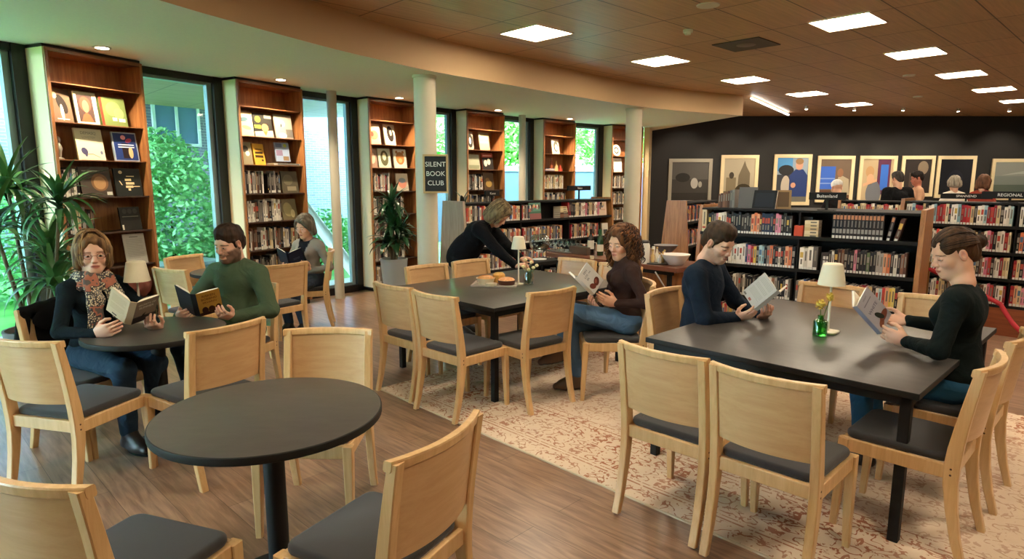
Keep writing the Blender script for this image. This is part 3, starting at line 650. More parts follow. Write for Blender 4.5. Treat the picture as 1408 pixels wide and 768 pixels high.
def onct(x,y,z=.8): 
    n_=Vector((-CTD.y,CTD.x,0)); p=CTA+CTD*x+n_*y; return Vector((p.x,p.y,z))
# ================================================================ ORGANIC MODELLING (signed distance fields -> surface nets)
def v3(*a): return np.array(a,dtype=np.float64)
class Field:
    def __init__(s,lo,hi,h):
        s.lo=np.array(lo,float); s.h=h; s.n=np.ceil((np.array(hi)-s.lo)/h).astype(int)+1
        s.D=np.full(tuple(s.n),.2,dtype=np.float32)
    def grid(s,lo,hi):
        i0=np.maximum(np.floor((np.array(lo)-s.lo)/s.h).astype(int),0); i1=np.minimum(np.ceil((np.array(hi)-s.lo)/s.h).astype(int)+1,s.n)
        if np.any(i1<=i0): return None
        ax=[s.lo[k]+s.h*np.arange(i0[k],i1[k]) for k in range(3)]
        return tuple(slice(i0[k],i1[k]) for k in range(3)),ax[0][:,None,None],ax[1][None,:,None],ax[2][None,None,:]
    def put(s,fn,lo,hi,k=.02,op='u'):
        pad=k+3*s.h; g=s.grid(np.array(lo)-pad,np.array(hi)+pad)
        if g is None: return
        sl,x,y,z=g; d=fn(x,y,z); D=s.D[sl]
        if op=='u':
            h=np.maximum(k-np.abs(D-d),0)/max(k,1e-6); s.D[sl]=np.minimum(D,d)-h*h*k*.25
        elif op=='s':
            d=-d; h=np.maximum(k-np.abs(D-d),0)/max(k,1e-6); s.D[sl]=np.maximum(D,d)+h*h*k*.25
        elif op=='i': s.D[sl]=np.maximum(D,d)
    def cone(s,a,b,ra,rb,k=.02,op='u',flat=None):
        """round cone; flat=(axis vector, factor) squashes it"""
        a=np.array(a,float); b=np.array(b,float); r=max(ra,rb); ab=b-a; L2=max(ab@ab,1e-9)
        def fn(x,y,z):
            px,py,pz=x-a[0],y-a[1],z-a[2]; t=np.clip((px*ab[0]+py*ab[1]+pz*ab[2])/L2,0,1)
            dx,dy,dz=px-t*ab[0],py-t*ab[1],pz-t*ab[2]
            if flat is not None:
                f,q=flat; dd=dx*f[0]+dy*f[1]+dz*f[2]; e=dd*(q-1); dx=dx+e*f[0]; dy=dy+e*f[1]; dz=dz+e*f[2]
            return np.sqrt(dx*dx+dy*dy+dz*dz)-(ra+(rb-ra)*t)
        s.put(fn,np.minimum(a,b)-r,np.maximum(a,b)+r,k,op)
    def ell(s,c,r,k=.02,op='u',rot=None):
        c=np.array(c,float); r=np.array(r,float); m=r.max()
        Rm=None if rot is None else np.array(rot)
        def fn(x,y,z):
            px,py,pz=x-c[0],y-c[1],z-c[2]
            if Rm is not None: px,py,pz=(px*Rm[0,0]+py*Rm[1,0]+pz*Rm[2,0],px*Rm[0,1]+py*Rm[1,1]+pz*Rm[2,1],px*Rm[0,2]+py*Rm[1,2]+pz*Rm[2,2])
            k0=np.sqrt((px/r[0])**2+(py/r[1])**2+(pz/r[2])**2); k1=np.sqrt((px/r[0]**2)**2+(py/r[1]**2)**2+(pz/r[2]**2)**2)+1e-9
            return k0*(k0-1)/k1
        s.put(fn,c-m,c+m,k,op)
    def mesh(s):
        D=s.D; h=s.h; S=D<0; nx,ny,nz=S.shape
        c=sum(S[i:nx-1+i,j:ny-1+j,k:nz-1+k].astype(np.int8) for i in(0,1) for j in(0,1) for k in(0,1))
        act=(c>0)&(c<8); idx=np.argwhere(act); 
        if len(idx)==0: return np.zeros((0,3)),[]
        num=np.full(act.shape,-1,np.int64); num[act]=np.arange(len(idx))
        acc=np.zeros((len(idx),3)); cnt=np.zeros(len(idx))
        cs=[(0,0,0),(1,0,0),(0,1,0),(1,1,0),(0,0,1),(1,0,1),(0,1,1),(1,1,1)]
        val=[D[idx[:,0]+a,idx[:,1]+b,idx[:,2]+d] for a,b,d in cs]
        for a in range(8):
            for b in range(a+1,8):
                df=[cs[b][q]-cs[a][q] for q in range(3)]
                if sum(map(abs,df))!=1: continue
                m=(val[a]<0)!=(val[b]<0); t=np.where(m,val[a]/(val[a]-val[b]+1e-12),0)
                for q in range(3): acc[:,q]+=np.where(m,cs[a][q]+t*df[q],0)
                cnt+=m
        V=s.lo+h*(idx+acc/cnt[:,None]); F=[]
        for ax in range(3):
            o=[(1,0,0),(0,1,0),(0,0,1)][ax]
            A=S[:nx-o[0],:ny-o[1],:nz-o[2]]; B=S[o[0]:,o[1]:,o[2]:]
            e=np.argwhere(A!=B); u,v=(ax+1)%3,(ax+2)%3
            e=e[(e[:,u]>0)&(e[:,v]>0)&(e[:,u]<s.n[u]-1)&(e[:,v]<s.n[v]-1)]
            if not len(e): continue
            def cell(du,dv):
                q=e.copy(); q[:,u]-=du; q[:,v]-=dv; return num[q[:,0],q[:,1],q[:,2]]
            q=np.stack([cell(1,1),cell(0,1),cell(0,0),cell(1,0)],1); inside=A[e[:,0],e[:,1],e[:,2]]
            q[~inside]=q[~inside][:,::-1]; q=q[(q>=0).all(1)]; F.append(q)
        return V,np.concatenate(F)
class Soup:
    """collects organic pieces into one mesh"""
    def __init__(s): s.V=[];s.F=[];s.C=[];s.n=0
    def add(s,V,F,C=None,M=None):
        if len(V)==0: return
        if C is None: C=np.ones((len(V),3))
        if M is not None:
            M=np.array(M); V=V@M[:3,:3].T+M[:3,3]
        s.V.append(V); s.F.append(np.asarray(F)+s.n); s.C.append(C); s.n+=len(V)
    def build(s,name,m,parent=None):
        V=np.concatenate(s.V); F=np.concatenate(s.F); C=np.concatenate(s.C)
        me=bpy.data.meshes.new(name); me.vertices.add(len(V)); me.vertices.foreach_set('co',V.astype(np.float32).ravel())
        me.loops.add(F.size); me.loops.foreach_set('vertex_index',F.astype(np.int32).ravel()); me.polygons.add(len(F)); me.polygons.foreach_set('loop_start',np.arange(0,F.size,F.shape[1],dtype=np.int32))
        me.update(calc_edges=True); me.validate()
        a=me.color_attributes.new('Col','FLOAT_COLOR','POINT'); a.data.foreach_set('color',np.concatenate([C,np.ones((len(C),1))],1).astype(np.float32).ravel())
        me.polygons.foreach_set('use_smooth',[True]*len(me.polygons)); me.materials.append(m)
        o=bpy.data.objects.new(name,me); COL.objects.link(o)
        if parent: o.parent=parent
        return o
def vcolmat(name,rough=.5,sss=0.,bump=.0,bscale=200,spec=.4,sheen=0.,wr=0.,stretch=(1,1,1)):
    m=bpy.data.materials.new(name); n,l=nt(m); b=n['Principled BSDF']; a=n.new('ShaderNodeVertexColor'); a.layer_name='Col'; l.new(a.outputs[0],b.inputs['Base Color'])
    b.inputs['Roughness'].default_value=rough; b.inputs['Specular IOR Level'].default_value=spec
    if sss: b.inputs['Subsurface Weight'].default_value=sss; b.inputs['Subsurface Radius'].default_value=(.012,.005,.003); b.inputs['Subsurface Scale'].default_value=1.
    if sheen: b.inputs['Sheen Weight'].default_value=sheen
    tc=n.new('ShaderNodeTexCoord'); prev=None
    if wr:
        t=n.new('ShaderNodeTexNoise'); t.inputs['Scale'].default_value=9; t.inputs['Detail'].default_value=2; t.inputs['Distortion'].default_value=1.2
        mp=n.new('ShaderNodeMapping'); mp.inputs['Scale'].default_value=stretch; l.new(tc.outputs['Object'],mp.inputs[0]); l.new(mp.outputs[0],t.inputs[0])
        bp=n.new('ShaderNodeBump'); bp.inputs['Strength'].default_value=wr; bp.inputs['Distance'].default_value=.03; l.new(t.outputs[0],bp.inputs['Height']); l.new(bp.outputs[0],b.inputs['Normal']); prev=bp
    if bump:
        t=n.new('ShaderNodeTexNoise'); t.inputs['Scale'].default_value=bscale; t.inputs['Detail'].default_value=3; l.new(tc.outputs['Object'],t.inputs[0])
        bp=n.new('ShaderNodeBump'); bp.inputs['Strength'].default_value=bump; bp.inputs['Distance'].default_value=.002; l.new(t.outputs[0],bp.inputs['Height'])
        if prev: l.new(prev.outputs[0],bp.inputs['Normal'])
        l.new(bp.outputs[0],b.inputs['Normal'])
    return m
SKIN=vcolmat('skin',.46,.12,.10,350,.35); KNIT=vcolmat('knit_cloth',.9,0,.4,700,.15,.0,.55); DENIM=vcolmat('denim_cloth',.85,0,.4,900,.2,0,.7); SHOE=vcolmat('shoe_leather',.45,0,.1,300,.4)
def hairmat(name):
    m=vcolmat(name,.62,0,0,100,.2); n,l=nt(m); b=n['Principled BSDF']
    tc=n.new('ShaderNodeTexCoord'); uv=n.new('ShaderNodeVertexColor'); uv.layer_name='Col'
    t=n.new('ShaderNodeTexNoise'); t.inputs['Scale'].default_value=45; t.inputs['Detail'].default_value=4
    mp=n.new('ShaderNodeMapping'); mp.inputs['Scale'].default_value=(1,1,.16); l.new(tc.outputs['Object'],mp.inputs[0]); l.new(mp.outputs[0],t.inputs[0])
    r=n.new('ShaderNodeValToRGB'); r.color_ramp.elements[0].position=.3; r.color_ramp.elements[0].color=(.45,.42,.4,1); r.color_ramp.elements[1].position=.7; r.color_ramp.elements[1].color=(1.2,1.17,1.1,1); l.new(t.outputs[0],r.inputs[0])
    mx=n.new('ShaderNodeMix'); mx.data_type='RGBA'; mx.blend_type='MULTIPLY'; mx.inputs[0].default_value=1; l.new(uv.outputs[0],mx.inputs[6]); l.new(r.outputs[0],mx.inputs[7]); l.new(mx.outputs[2],b.inputs['Base Color'])
    bp=n.new('ShaderNodeBump'); bp.inputs['Strength'].default_value=.9; bp.inputs['Distance'].default_value=.006; l.new(t.outputs[0],bp.inputs['Height']); l.new(bp.outputs[0],b.inputs['Normal'])
    return m
HAIR=hairmat('hair_strands')
def lin(c): return np.array(srgb(c)[:3])
def mixc(C,mask,c):
    mask=np.clip(mask,0,1)[:,None]; return C*(1-mask)+np.array(c)[None]*mask
def sstep(a,b,x): t=np.clip((x-a)/(b-a),0,1); return t*t*(3-2*t)
def head_mesh(h,o,neck):
    """head in its own frame: face towards +y, up +z, origin between the ears"""
    g=o.get('gender','f'); F_=Field((-.105,-.135,-.24),(.105,.145,.15),h); w=o.get('wide',1.)
    F_.ell((0,-.012,.042),(.074*w,.094,.084),.01); F_.ell((0,.02,-.015),(.061*w,.066,.085),.02)
    jw=1.08 if g=='m' else 1.
    for s in(-1,1):
        F_.cone((s*.048*w*jw,.0,-.055),(s*.016*jw,.066,-.094),.020,.016*jw,.03)
        F_.ell((s*.036*w,.056,-.026),(.024,.024,.024),.022)
    F_.ell((0,.068,-.092),(.022*jw,.017,.018),.02); F_.cone((0,.02,-.06),(0,.06,-.07),.040,.030,.02)
    F_.cone((-.032,.070,.026),(.032,.070,.026),.013 if g=='m' else .010,.013 if g=='m' else .010,.02)
    for s in(-1,1): F_.ell((s*.031,.098,.003),(.019,.018,.012),.018,'s')
    # nose
    F_.cone((0,.078,.014),(0,.100,-.026),.0075,.0105,.012)
    for s in(-1,1): F_.ell((s*.0100,.092,-.031),(.0068,.010,.0068),.006)
    for s in(-1,1): F_.ell((s*.007,.098,-.0395),(.0035,.005,.003),.002,'s')
    # mouth
    F_.ell((0,.083,-.058),(.024,.012,.016),.015)
    F_.ell((0,.0925,-.0545),(.020,.0065,.0050),.004); F_.ell((0,.0925,-.0655),(.0165,.0065,.0058),.004)
    F_.cone((-.022,.090,-.0597),(.022,.090,-.0597),.0012,.0012,.004,'s')
    # eyes and lids
    lid=o.get('lids',.6)
    for s in(-1,1):
        F_.ell((s*.031,.0718,.003),(.0145,.0130,.0115),.004)
        F_.cone((s*.019,.0845,.000),(s*.043,.0785,-.001),.0030,.0028,.004)
        # ear
        c=(s*.0745*w,-.010,-.004); F_.ell(c,(.0085,.017,.031),.006); F_.ell((s*.082*w,-.006,.002),(.006,.009,.016),.004,'s')
    # neck
    a,b_,ra,rb=neck; F_.cone(a,b_,ra,rb,.03)
    F_.cone((0,.0,-.07),tuple(np.array(a)*.6),.045,ra,.03)
    V,Fc=F_.mesh()
    sk=lin(o['skin']); C=np.tile(sk,(len(V),1)); x,y,z=V[:,0],V[:,1],V[:,2]; ax=np.abs(x)
    front=sstep(.045,.07,y)
    C=mixc(C,.25*np.exp(-(((ax-.040)/.02)**2+((z+.028)/.02)**2))*front,lin(o.get('blush','#c4705c')))
    C=mixc(C,.30*np.exp(-((x/.014)**2+((z+.03)/.015)**2))*front,lin('#c4705c'))
    C=mixc(C,.5*np.exp(-(((ax-.078)/.01)**2+((z)/.03)**2)),lin('#b86a55'))
    lip=sstep(1.15,.85,np.sqrt((x/.0225)**2+((z+.0600)/(.0105))**2))*sstep(.083,.088,y); C=mixc(C,lip*.8,lin(o.get('lip','#a5584f')))
    C=mixc(C,sstep(.0022,.0008,np.abs(z+.0597))*(ax<.021)*(y>.08),lin('#5a2622'))
    for s in(-1,1):
        xx=(x-s*.031)*s; ez=z-.0035-.002*np.cos(xx/.014*1.5)
        op=o.get('open',.35)      # how much of the eye shows
        lim=.0058*op
        zc=z+.0005+ (xx/.015)**2*.0025
        eye=(np.abs(zc)<lim+.0004)&(np.abs(xx)<.0135)&(y>.074)
        C[eye]=lin('#d9d2c9')
        iris=eye&(np.abs(xx-.000)<.0058); C[iris]=lin(o.get('iris','#3b2a1c'))
        lash=(np.abs(zc-lim-.0010)<.0011)&(np.abs(xx)<.0150)&(y>.070); C[lash]=lin('#2a1a14')
        C=mixc(C,.4*np.exp(-((xx/.02)**2+((z+.010)/.006)**2))*front,lin('#9c5f4e'))
        bz=.0215-.0028*((xx+.002)/.018)**2-.0022*(xx/.018)+(.0 if g=='m' else .0015)
        bw=.0036 if g=='m' else .0024
        br=sstep(bw*1.35,bw*.7,np.abs(z-bz))*(xx>-.017)*(xx<.022)*(y>.055); C=mixc(C,br*.85,lin(o.get('brow','#3a281c')))
    if o.get('beard'):
        bd=o['beard']; nz=np.clip(.5+.6*noise3(V,700,12),0,1)
        m_=sstep(-.030,-.052,z+ .35*np.maximum(0,.05-ax)*0)*sstep(-.02,.03,y-.0)*sstep(-.122,-.108,z)
        side=sstep(.042,.052,ax)*sstep(-.012,-.03,z)*sstep(-.02,.0,y)*sstep(-.12,-.105,z)
        mo=sstep(.0105,.006,np.abs(z+.047))*(ax<.030)*(y>.075)
        chin=sstep(-.071,-.076,z)*(y>.0)*sstep(-.122,-.112,z)
        m_=np.clip(np.maximum.reduce([side,mo,chin,sstep(.026,.032,ax)*sstep(-.040,-.052,z)*(y>0)*sstep(-.122,-.112,z)]),0,1)
        m_*=1-lip
        C=mixc(C,m_*bd[1]*(.8+.2*nz),lin(bd[0]))
        if bd[1]>.7:
            nr=np.clip(m_,0,1)[:,None]; c=np.array([0,0,-.05]); dd=V-c; dd/=np.linalg.norm(dd,axis=1)[:,None]; V=V+dd*nr*(.0035+.0025*nz[:,None])
    return V,Fc,C
def hand_mesh(h,side,curl,skin,spread=.0,thumb=.5,stub=(-.07,0,0)):
    """hand frame: fingers +x, palm faces -z, thumb towards +y*side"""
    F_=Field((-.10,-.075,-.085),(.205,.075,.05),h); s=side
    F_.cone(stub,(0,0,0),.029,.023,.01,flat=((0,0,1),1.15)); 
    F_.cone((.005,.0,0),(.045,.0,0),.024,.028,.02,flat=((0,0,1),1.5)); F_.cone((.03,s*.022,0),(.085,s*.030,0),.017,.013,.02,flat=((0,0,1),1.25)); F_.cone((.03,-s*.018,0),(.080,-s*.030,0),.018,.013,.02,flat=((0,0,1),1.25)); F_.cone((.03,0,0),(.088,0,.001),.020,.014,.02,flat=((0,0,1),1.25))
    tips=[]
    for i,(yy,L,r0,c) in enumerate(((.031,.070,.0092,0),(.0105,.078,.0095,.03),(-.0105,.072,.0090,.06),(-.030,.056,.0080,.1))):
        p=np.array([.086-.004*abs(i-1.2),s*yy,0.]); a=-(.15+curl*.5+c); yaw=s*(yy*spread*8)
        for j,(f,dr) in enumerate(((.45,.92),(.30,.86),(.25,.78))):
            d=np.array([math.cos(a)*math.cos(yaw),math.cos(a)*math.sin(yaw),math.sin(a)]); q=p+d*L*f
            F_.cone(p,q,r0*(1-.06*j),r0*dr,.0035 if j else .006); p=q; a-=(curl*.9+.12)*(1 if j==0 else .6)
        tips.append(p)
    p=np.array([.018,s*.022,-.006]); t1=np.array([.050,s*.052,-.014-.020*thumb]); t2=t1+np.array([.028,s*.006,-.010-.006*thumb]); t3=t2+np.array([.020,-s*.004,-.008])
    F_.cone(p,t1,.016,.0115,.016); F_.cone(t1,t2,.0112,.0098,.004); F_.cone(t2,t3,.0098,.0080,.004)
    V,Fc=F_.mesh(); C=np.tile(lin(skin),(len(V),1)); C=mixc(C,.25*sstep(.12,.16,V[:,0]),lin('#c0705c')); 
    return V,Fc,C
def ik(S,W,l1,l2,hint):
    S,W,hint=map(lambda q:np.array(q,float),(S,W,hint)); d=W-S; D=np.linalg.norm(d); D=min(D,l1+l2-.002); u=d/np.linalg.norm(d); W=S+u*D
    a=(l1*l1-l2*l2+D*D)/(2*D); hh=math.sqrt(max(l1*l1-a*a,0)); n=hint-S-u*((hint-S)@u); n/=max(np.linalg.norm(n),1e-6); return S+u*a+n*hh,W
def noise3(V,f,seed=0):
    r=np.random.RandomState(seed); o=np.zeros(len(V))
    for i in range(6):
        k=r.normal(size=3)*f*(.6+.25*i); o+=np.sin(V@k+r.rand()*6.28)/(1+.3*i)
    return o/3
def displace(V,Fc,amt,f,seed,aniso=(1,1,1)):
    n=np.zeros_like(V); a=V[Fc[:,0]];b=V[Fc[:,1]];c=V[Fc[:,2]]; fn=np.cross(b-a,c-a)
    for i in range(Fc.shape[1]): np.add.at(n,Fc[:,i],fn)
    n/=np.linalg.norm(n,axis=1)[:,None]+1e-9
    return V+n*(noise3(V*np.array(aniso),f,seed)*amt)[:,None]
def rotm(yaw=0,pitch=0,roll=0):
    """yaw>0 turns to the person's left, pitch>0 looks down, roll>0 tips to the right shoulder"""
    return Matrix.Rotation(R(yaw),4,'Z')@Matrix.Rotation(R(-pitch),4,'X')@Matrix.Rotation(R(roll),4,'Y')
def hair_field(style,o,h):
    big=style in('bob','curly','long'); lo=(-.16,-.18,-.30) if big else (-.12,-.175,-.14); hi=(.16,.15,.17) if big else (.12,.13,.16)
    F_=Field(lo,hi,h); w=o.get('wide',1.)
    if style=='short':
        F_.ell((0,-.018,.050),(.081*w,.100,.090),.01); F_.ell((0,.020,.100),(.058,.058,.038),.03); F_.ell((0,-.07,-.01),(.062,.045,.06),.03)
        F_.ell((0,.125,-.02),(.062,.085,.092),.012,'s'); F_.ell((0,.06,-.115),(.12,.13,.095),.012,'s')
        for s in(-1,1): F_.ell((s*.088*w,.004,-.012),(.026,.030,.038),.008,'s'); F_.cone((s*.071*w,.022,.03),(s*.070*w,.016,-.014),.010,.006,.008)
    elif style=='bun':
        F_.ell((0,-.016,.046),(.079*w,.100,.088),.01); F_.ell((0,-.07,-.015),(.055,.045,.055),.03)
        F_.ell((0,.120,-.02),(.064,.080,.098),.015,'s'); F_.ell((0,.05,-.125),(.12,.125,.10),.012,'s')
        for s in(-1,1): F_.ell((s*.088*w,.008,-.018),(.026,.028,.032),.008,'s')
        F_.ell((0,-.125,.020),(.036,.032,.036),.012)
    elif style=='bob':
        L=o.get('hairlen',.10)
        F_.ell((0,-.018,.052),(.088*w,.106,.090),.01)
        F_.ell((0,-.060,-.02),(.080,.060,.075+L*.3),.03)
        for s in(-1,1):
            F_.cone((s*.066*w,.018,.045),(s*.083*w,-.005,-.035-L*.55),.030,.030,.03)
            F_.cone((s*.080*w,-.020,.02),(s*.072*w,-.040,-.05-L*.6),.032,.028,.03)
            F_.cone((s*.030,.062,.085),(s*.072*w,.045,.030),.024,.016,.02); F_.cone((s*.072*w,.045,.030),(s*.078*w,.030,-.03),.014,.012,.02)
        F_.ell((.008,.128,-.012),(.060,.084,.108),.014,'s'); F_.ell((0,.05,-.19-L*.3),(.06,.11,.13),.02,'s')
    elif style=='curly':
        F_.ell((0,-.022,.050),(.098*w,.112,.094),.01); F_.ell((0,-.065,-.06),(.098,.070,.13),.04)
        for s in(-1,1): F_.cone((s*.078,.012,.03),(s*.098,-.010,-.16),.032,.042,.04)
        F_.ell((0,.125,-.012),(.057,.085,.108),.014,'s'); F_.ell((0,.075,-.20),(.075,.09,.12),.02,'s')
    elif style=='cap':
        F_.ell((0,-.012,.060),(.083,.100,.080),.01); F_.cone((0,.09,.03),(0,-.0,.03),.004,.004,.004); F_.ell((0,0,-.06),(.2,.2,.085),.005,'s')
    V,Fc=F_.mesh(); V=displace(V,Fc,o.get('hamp',.005 if style!='curly' else .007),o.get('hfreq',80),3,(1,.35,1) if style=='short' else (1,1,.25)); return V,Fc
def curl_tubes(o,sv,M,n=210):
    r=random.Random(11); cols=[lin(c) for c in o['hcols']]
    for i in range(n):
        th=r.uniform(-math.pi,math.pi) if i%3 else r.uniform(-math.pi,0)*1.0
        up=r.random()**.6; 
        # root on the scalp, ends hanging
        ph=r.uniform(.15,1.35); rx,ry,rz_=.090,.105,.088
        x0=rx*math.sin(ph)*math.sin(th); y0=-.02+ry*math.sin(ph)*math.cos(th); z0=.05+rz_*math.cos(ph)
        if y0>.0 and abs(x0)<.045: continue
        out=Vector((x0,y0+.02,0)); out=out.normalized() if out.length>.01 else Vector((0,-1,0))
        L=r.uniform(.10,.27) ; pts=[]; rad=r.uniform(.008,.014); fr_=r.uniform(95,140); pz=r.uniform(0,6); p=Vector((x0,y0,z0)); N=40
        for k in range(N):
            t=k/(N-1); z=z0-L*t*(.4+.6*t if z0>.08 else 1); sp=.030*math.sin(min(1,t*1.3)*math.pi*.5)
            if z<-.21: z=-.21-(t*.01)
            c=Vector((x0,y0,z))+out*(sp+.012)
            if z<.02: c.x=math.copysign(max(abs(c.x),.06 if c.y>-.03 else 0),c.x if abs(c.x)>.001 else 1)
            if c.y>-.01 and z<.08: c.y=min(c.y,.045); c.x=math.copysign(max(abs(c.x),.076+.25*max(0,c.y)),c.x)
            side=Vector((-out.y,out.x,0)); a=pz+fr_*L*t
            pts.append(c+side*math.cos(a)*rad+out*math.sin(a)*rad)
        mb=MB(); mb.tube(pts,[.0034*(1-.5*abs(2*k/(N-1)-1)**3) for k in range(N)],None,5)
        V=np.array(mb.v); Fq=np.array([f for f in mb.f if len(f)==4]); c=cols[r.randrange(len(cols))]*r.uniform(.7,1.25)
        sv.add(V,Fq,np.tile(c,(len(V),1)),M)
def lock_tubes(o,sv,M,style,n=150):
    """loose strands lying over the hair mass"""
    r=random.Random(o.get('seed',5)); cols=[lin(c) for c in o['hcols']]; L0=o.get('hairlen',.10); w=o.get('wide',1.)
    for i in range(n):
        th=r.uniform(-math.pi,math.pi)
        if style in('bob',):
            pts=[]; N=10; part=Vector((r.uniform(-.02,.02)+.015,.05-.12*r.random(),.143)); sx=1 if r.random()<.5 else -1
            az=r.uniform(35,175)*sx; e=Vector((math.sin(R(az))*.104*w,-.018+math.cos(R(az))*.112,0)); end=-.045-L0*.6-r.uniform(0,.025)
            if abs(az)<60: end=-.03-.02*r.random()-L0*.4
            for k in range(N):
                t=k/(N-1); q=math.sin(min(1,t*1.8)*math.pi/2); z=part.z+(-.095*t*1.8 if t<.5 else -.0855+(end-.0575)*(t-.5)*2)
                z=.145-.10*(1-math.cos(min(1,t*2)*math.pi/2)) if t<.5 else .045+(end-.045)*(t-.5)*2
                tuck=1-.10*max(0,(t-.75)*4)**2
                pts.append(Vector((part.x*(1-q)+e.x*q*tuck,part.y*(1-q)+e.y*q*tuck,z))+Vector((r.gauss(0,.001),r.gauss(0,.001),0)))
            rad=[.0042*(1-.75*abs(2*k/(N-1)-1)**2) for k in range(N)]
        elif style=='bun':
            az=r.uniform(-85,85); N=10; pts=[]
            for k in range(N):
                t=k/(N-1); y=.066-.185*t; zz=.090*math.cos(R(az)); xx=.082*w*math.sin(R(az))
                q=math.sqrt(max(0,1-((y+.016)/.103)**2)); q=q*(1-.0*t)+.18*t
                pts.append(Vector((xx*q,y,.046*(1-t)+.02*t+zz*q)))
            rad=[.0030*(1-.6*abs(2*k/(N-1)-1)**2) for k in range(N)]
        elif style=='short':
            az=r.uniform(-100,100); t0=r.uniform(0,1); N=6; pts=[]; y0=.085-.17*t0
            for k in range(N):
                t=k/(N-1); y=y0+.030*t-.0; q=math.sqrt(max(.02,1-((y+.018)/.108)**2)); lift=.004+.004*math.sin(t*math.pi)+ (.004 if t0<.15 else 0)
                pts.append(Vector(((.080*w+lift)*math.sin(R(az))*q,y,.050+(.090+lift)*math.cos(R(az))*q)))
            if pts[0].z<.02 and pts[0].y>-.01: continue
            if pts[-1].y>.05 and pts[-1].z<.105: continue
            rad=[.0036*(1-.7*t/5) for t in range(N)]
        else: continue
        mb=MB(); mb.tube(pts,rad,None,5); V=np.array(mb.v); Fq=np.array([f for f in mb.f if len(f)==4])
        sv.add(V,Fq,np.tile(cols[r.randrange(len(cols))]*r.uniform(.75,1.25),(len(V),1)),M)
def person(name,label,pos,az,o,group=None):
    """o: pose and looks. All pose points in the person's frame: x right hand side, y forward, z up, feet at z 0"""
    t=empty(name,pos,-R(az),label,'person',group); A=lambda q:np.array(q,float)
    inv=(Matrix.Translation(Vector(pos))@Matrix.Rotation(-R(az),4,'Z')).inverted()
    loc=lambda q:np.array(inv@Vector(q))
    D=o.get('detail',1.); hh=.0026/D; bh=.009/D if D<1 else .0085
    g=o.get('gender','f'); m=g=='m'; sw=o.get('shw',.172 if m else .146)
    pel=A(o.get('pelvis',(0,0,.575))); chest=A(o.get('chest',(0,.01,.94))); neckb=A(o.get('neck',(0,.005,1.105))); hc=A(o.get('head',(0,.045,1.245)))
    up=(neckb-pel)/np.linalg.norm(neckb-pel); rt=A(o.get('right',(1,0,0))); rt/=np.linalg.norm(rt); fw=np.cross(up,rt)
    sz=o.get('shdrop',.082); SHp=[neckb-up*sz+rt*sw*s+fw*o.get('shfwd',.0) for s in(1,-1)]      # right, left
    HM=Matrix.Translation(Vector(hc))@rotm(*o.get('look',(0,15,0)))@Matrix.Scale(o.get('hs',1.05),4)
    hinv=HM.inverted(); nb=np.array(hinv@Vector(neckb+up*.0)); na=np.array([0,-.018,-.065])
    body=Soup()
    V,Fc,C=head_mesh(hh,o,(tuple(na),tuple(nb),.052 if m else .045,.062 if m else .054)); 
    body.add(V,Fc,C,HM)
    # arms
    wr=[None,None]; el=[None,None]; la=(.29,.26) if m else (.27,.24)
    for i,s in enumerate((1,-1)):
        hd=o['hands'][i]
        if hd is None: continue
        W=loc(hd['w']) if hd.get('world',True) else A(hd['w'])
        hint=A(hd.get('elbow',(s*.42,-.05,.60))); E_,W2=ik(SHp[i],W,la[0]*o.get('arm',1),la[1]*o.get('arm',1),hint); el[i]=E_; wr[i]=W2
        fd=(loc(hd['k'])-loc(hd['w'])) if hd.get('world',True) else A(hd['k'])-A(hd['w']); pn=A(inv.to_3x3()@Vector(hd['palm'])) if hd.get('world',True) else A(hd['palm'])
        x=fd/np.linalg.norm(fd); z=-pn; z=z-x*(z@x); z/=np.linalg.norm(z); y=np.cross(z,x)
        # right hand: thumb side = +y when palm down (z up), fingers forward: right hand thumb points left (-x right) = +y
        M=Matrix(((x[0],y[0],z[0],W2[0]),(x[1],y[1],z[1],W2[1]),(x[2],y[2],z[2],W2[2]),(0,0,0,1)))@Matrix.Scale(o.get('hsz',1.) ,4)
        st=np.array(M.inverted()@Vector(E_)); st=st/np.linalg.norm(st)*.075
        V,Fc,C=hand_mesh(hh,1 if s==1 else -1,hd.get('curl',.5),o['skin'],hd.get('spread',0),hd.get('thumb',.5),tuple(st)); body.add(V,Fc,C,M)
    # trunk and limbs below the clothes (one surface)
    B=Field(pel*0+A([-.65,-.75,-.02]),A([.65,.95,1.85 if hc[2]>1.38 else 1.5]),.014)
    B.cone(pel,chest,.07,.075,.04); B.cone(chest,neckb,.065,.045,.03)
    for i in(0,1):
        B.cone(chest+up*.06,SHp[i],.05,.035,.03)
        if el[i] is not None: B.cone(SHp[i],el[i],.035,.028,.02); B.cone(el[i],wr[i],.028,.020,.02)
    knee,ank=[A(q) for q in o['knees']],[A(q) for q in o['ankles']]
    hip=[pel+rt*.09,pel-rt*.09]
    for i in(0,1): B.cone(hip[i],knee[i],.062,.042,.03); B.cone(knee[i],ank[i],.040,.030,.02)
    V,Fc=B.mesh(); body.add(V,Fc,np.tile(lin(o['skin']),(len(V),1)))
    body.build('body',SKIN,t)
    # ---- top
    z0=1.85 if hc[2]>1.38 else 1.5
    Tp=Field(A([-.65,-.75,-.02]),A([.65,.95,z0]),bh); bk=o.get('bulk',0.)
    Bm=np.stack([rt,fw,up],1)   # torso frame columns
    cr=(.158,.112,.17) if m else (.138,.100,.16)
    Tp.ell(chest-up*.0,(cr[0]+bk,cr[1]+bk,cr[2]),.03,'u',Bm)
    mid=pel*.55+chest*.45; Tp.ell(mid,((.148 if m else .124)+bk,(.118 if m else .10)+bk,.15),.05,'u',Bm)
    Tp.ell(pel+up*.05,((.165 if m else .160)+bk,.125+bk,o.get('hem',.11)),.04,'u',Bm)
    if not m:
        for s in(-1,1): Tp.ell(chest+rt*s*.062+fw*(.075)+up*.0,(.058,.05,.058),.035,'u',Bm)
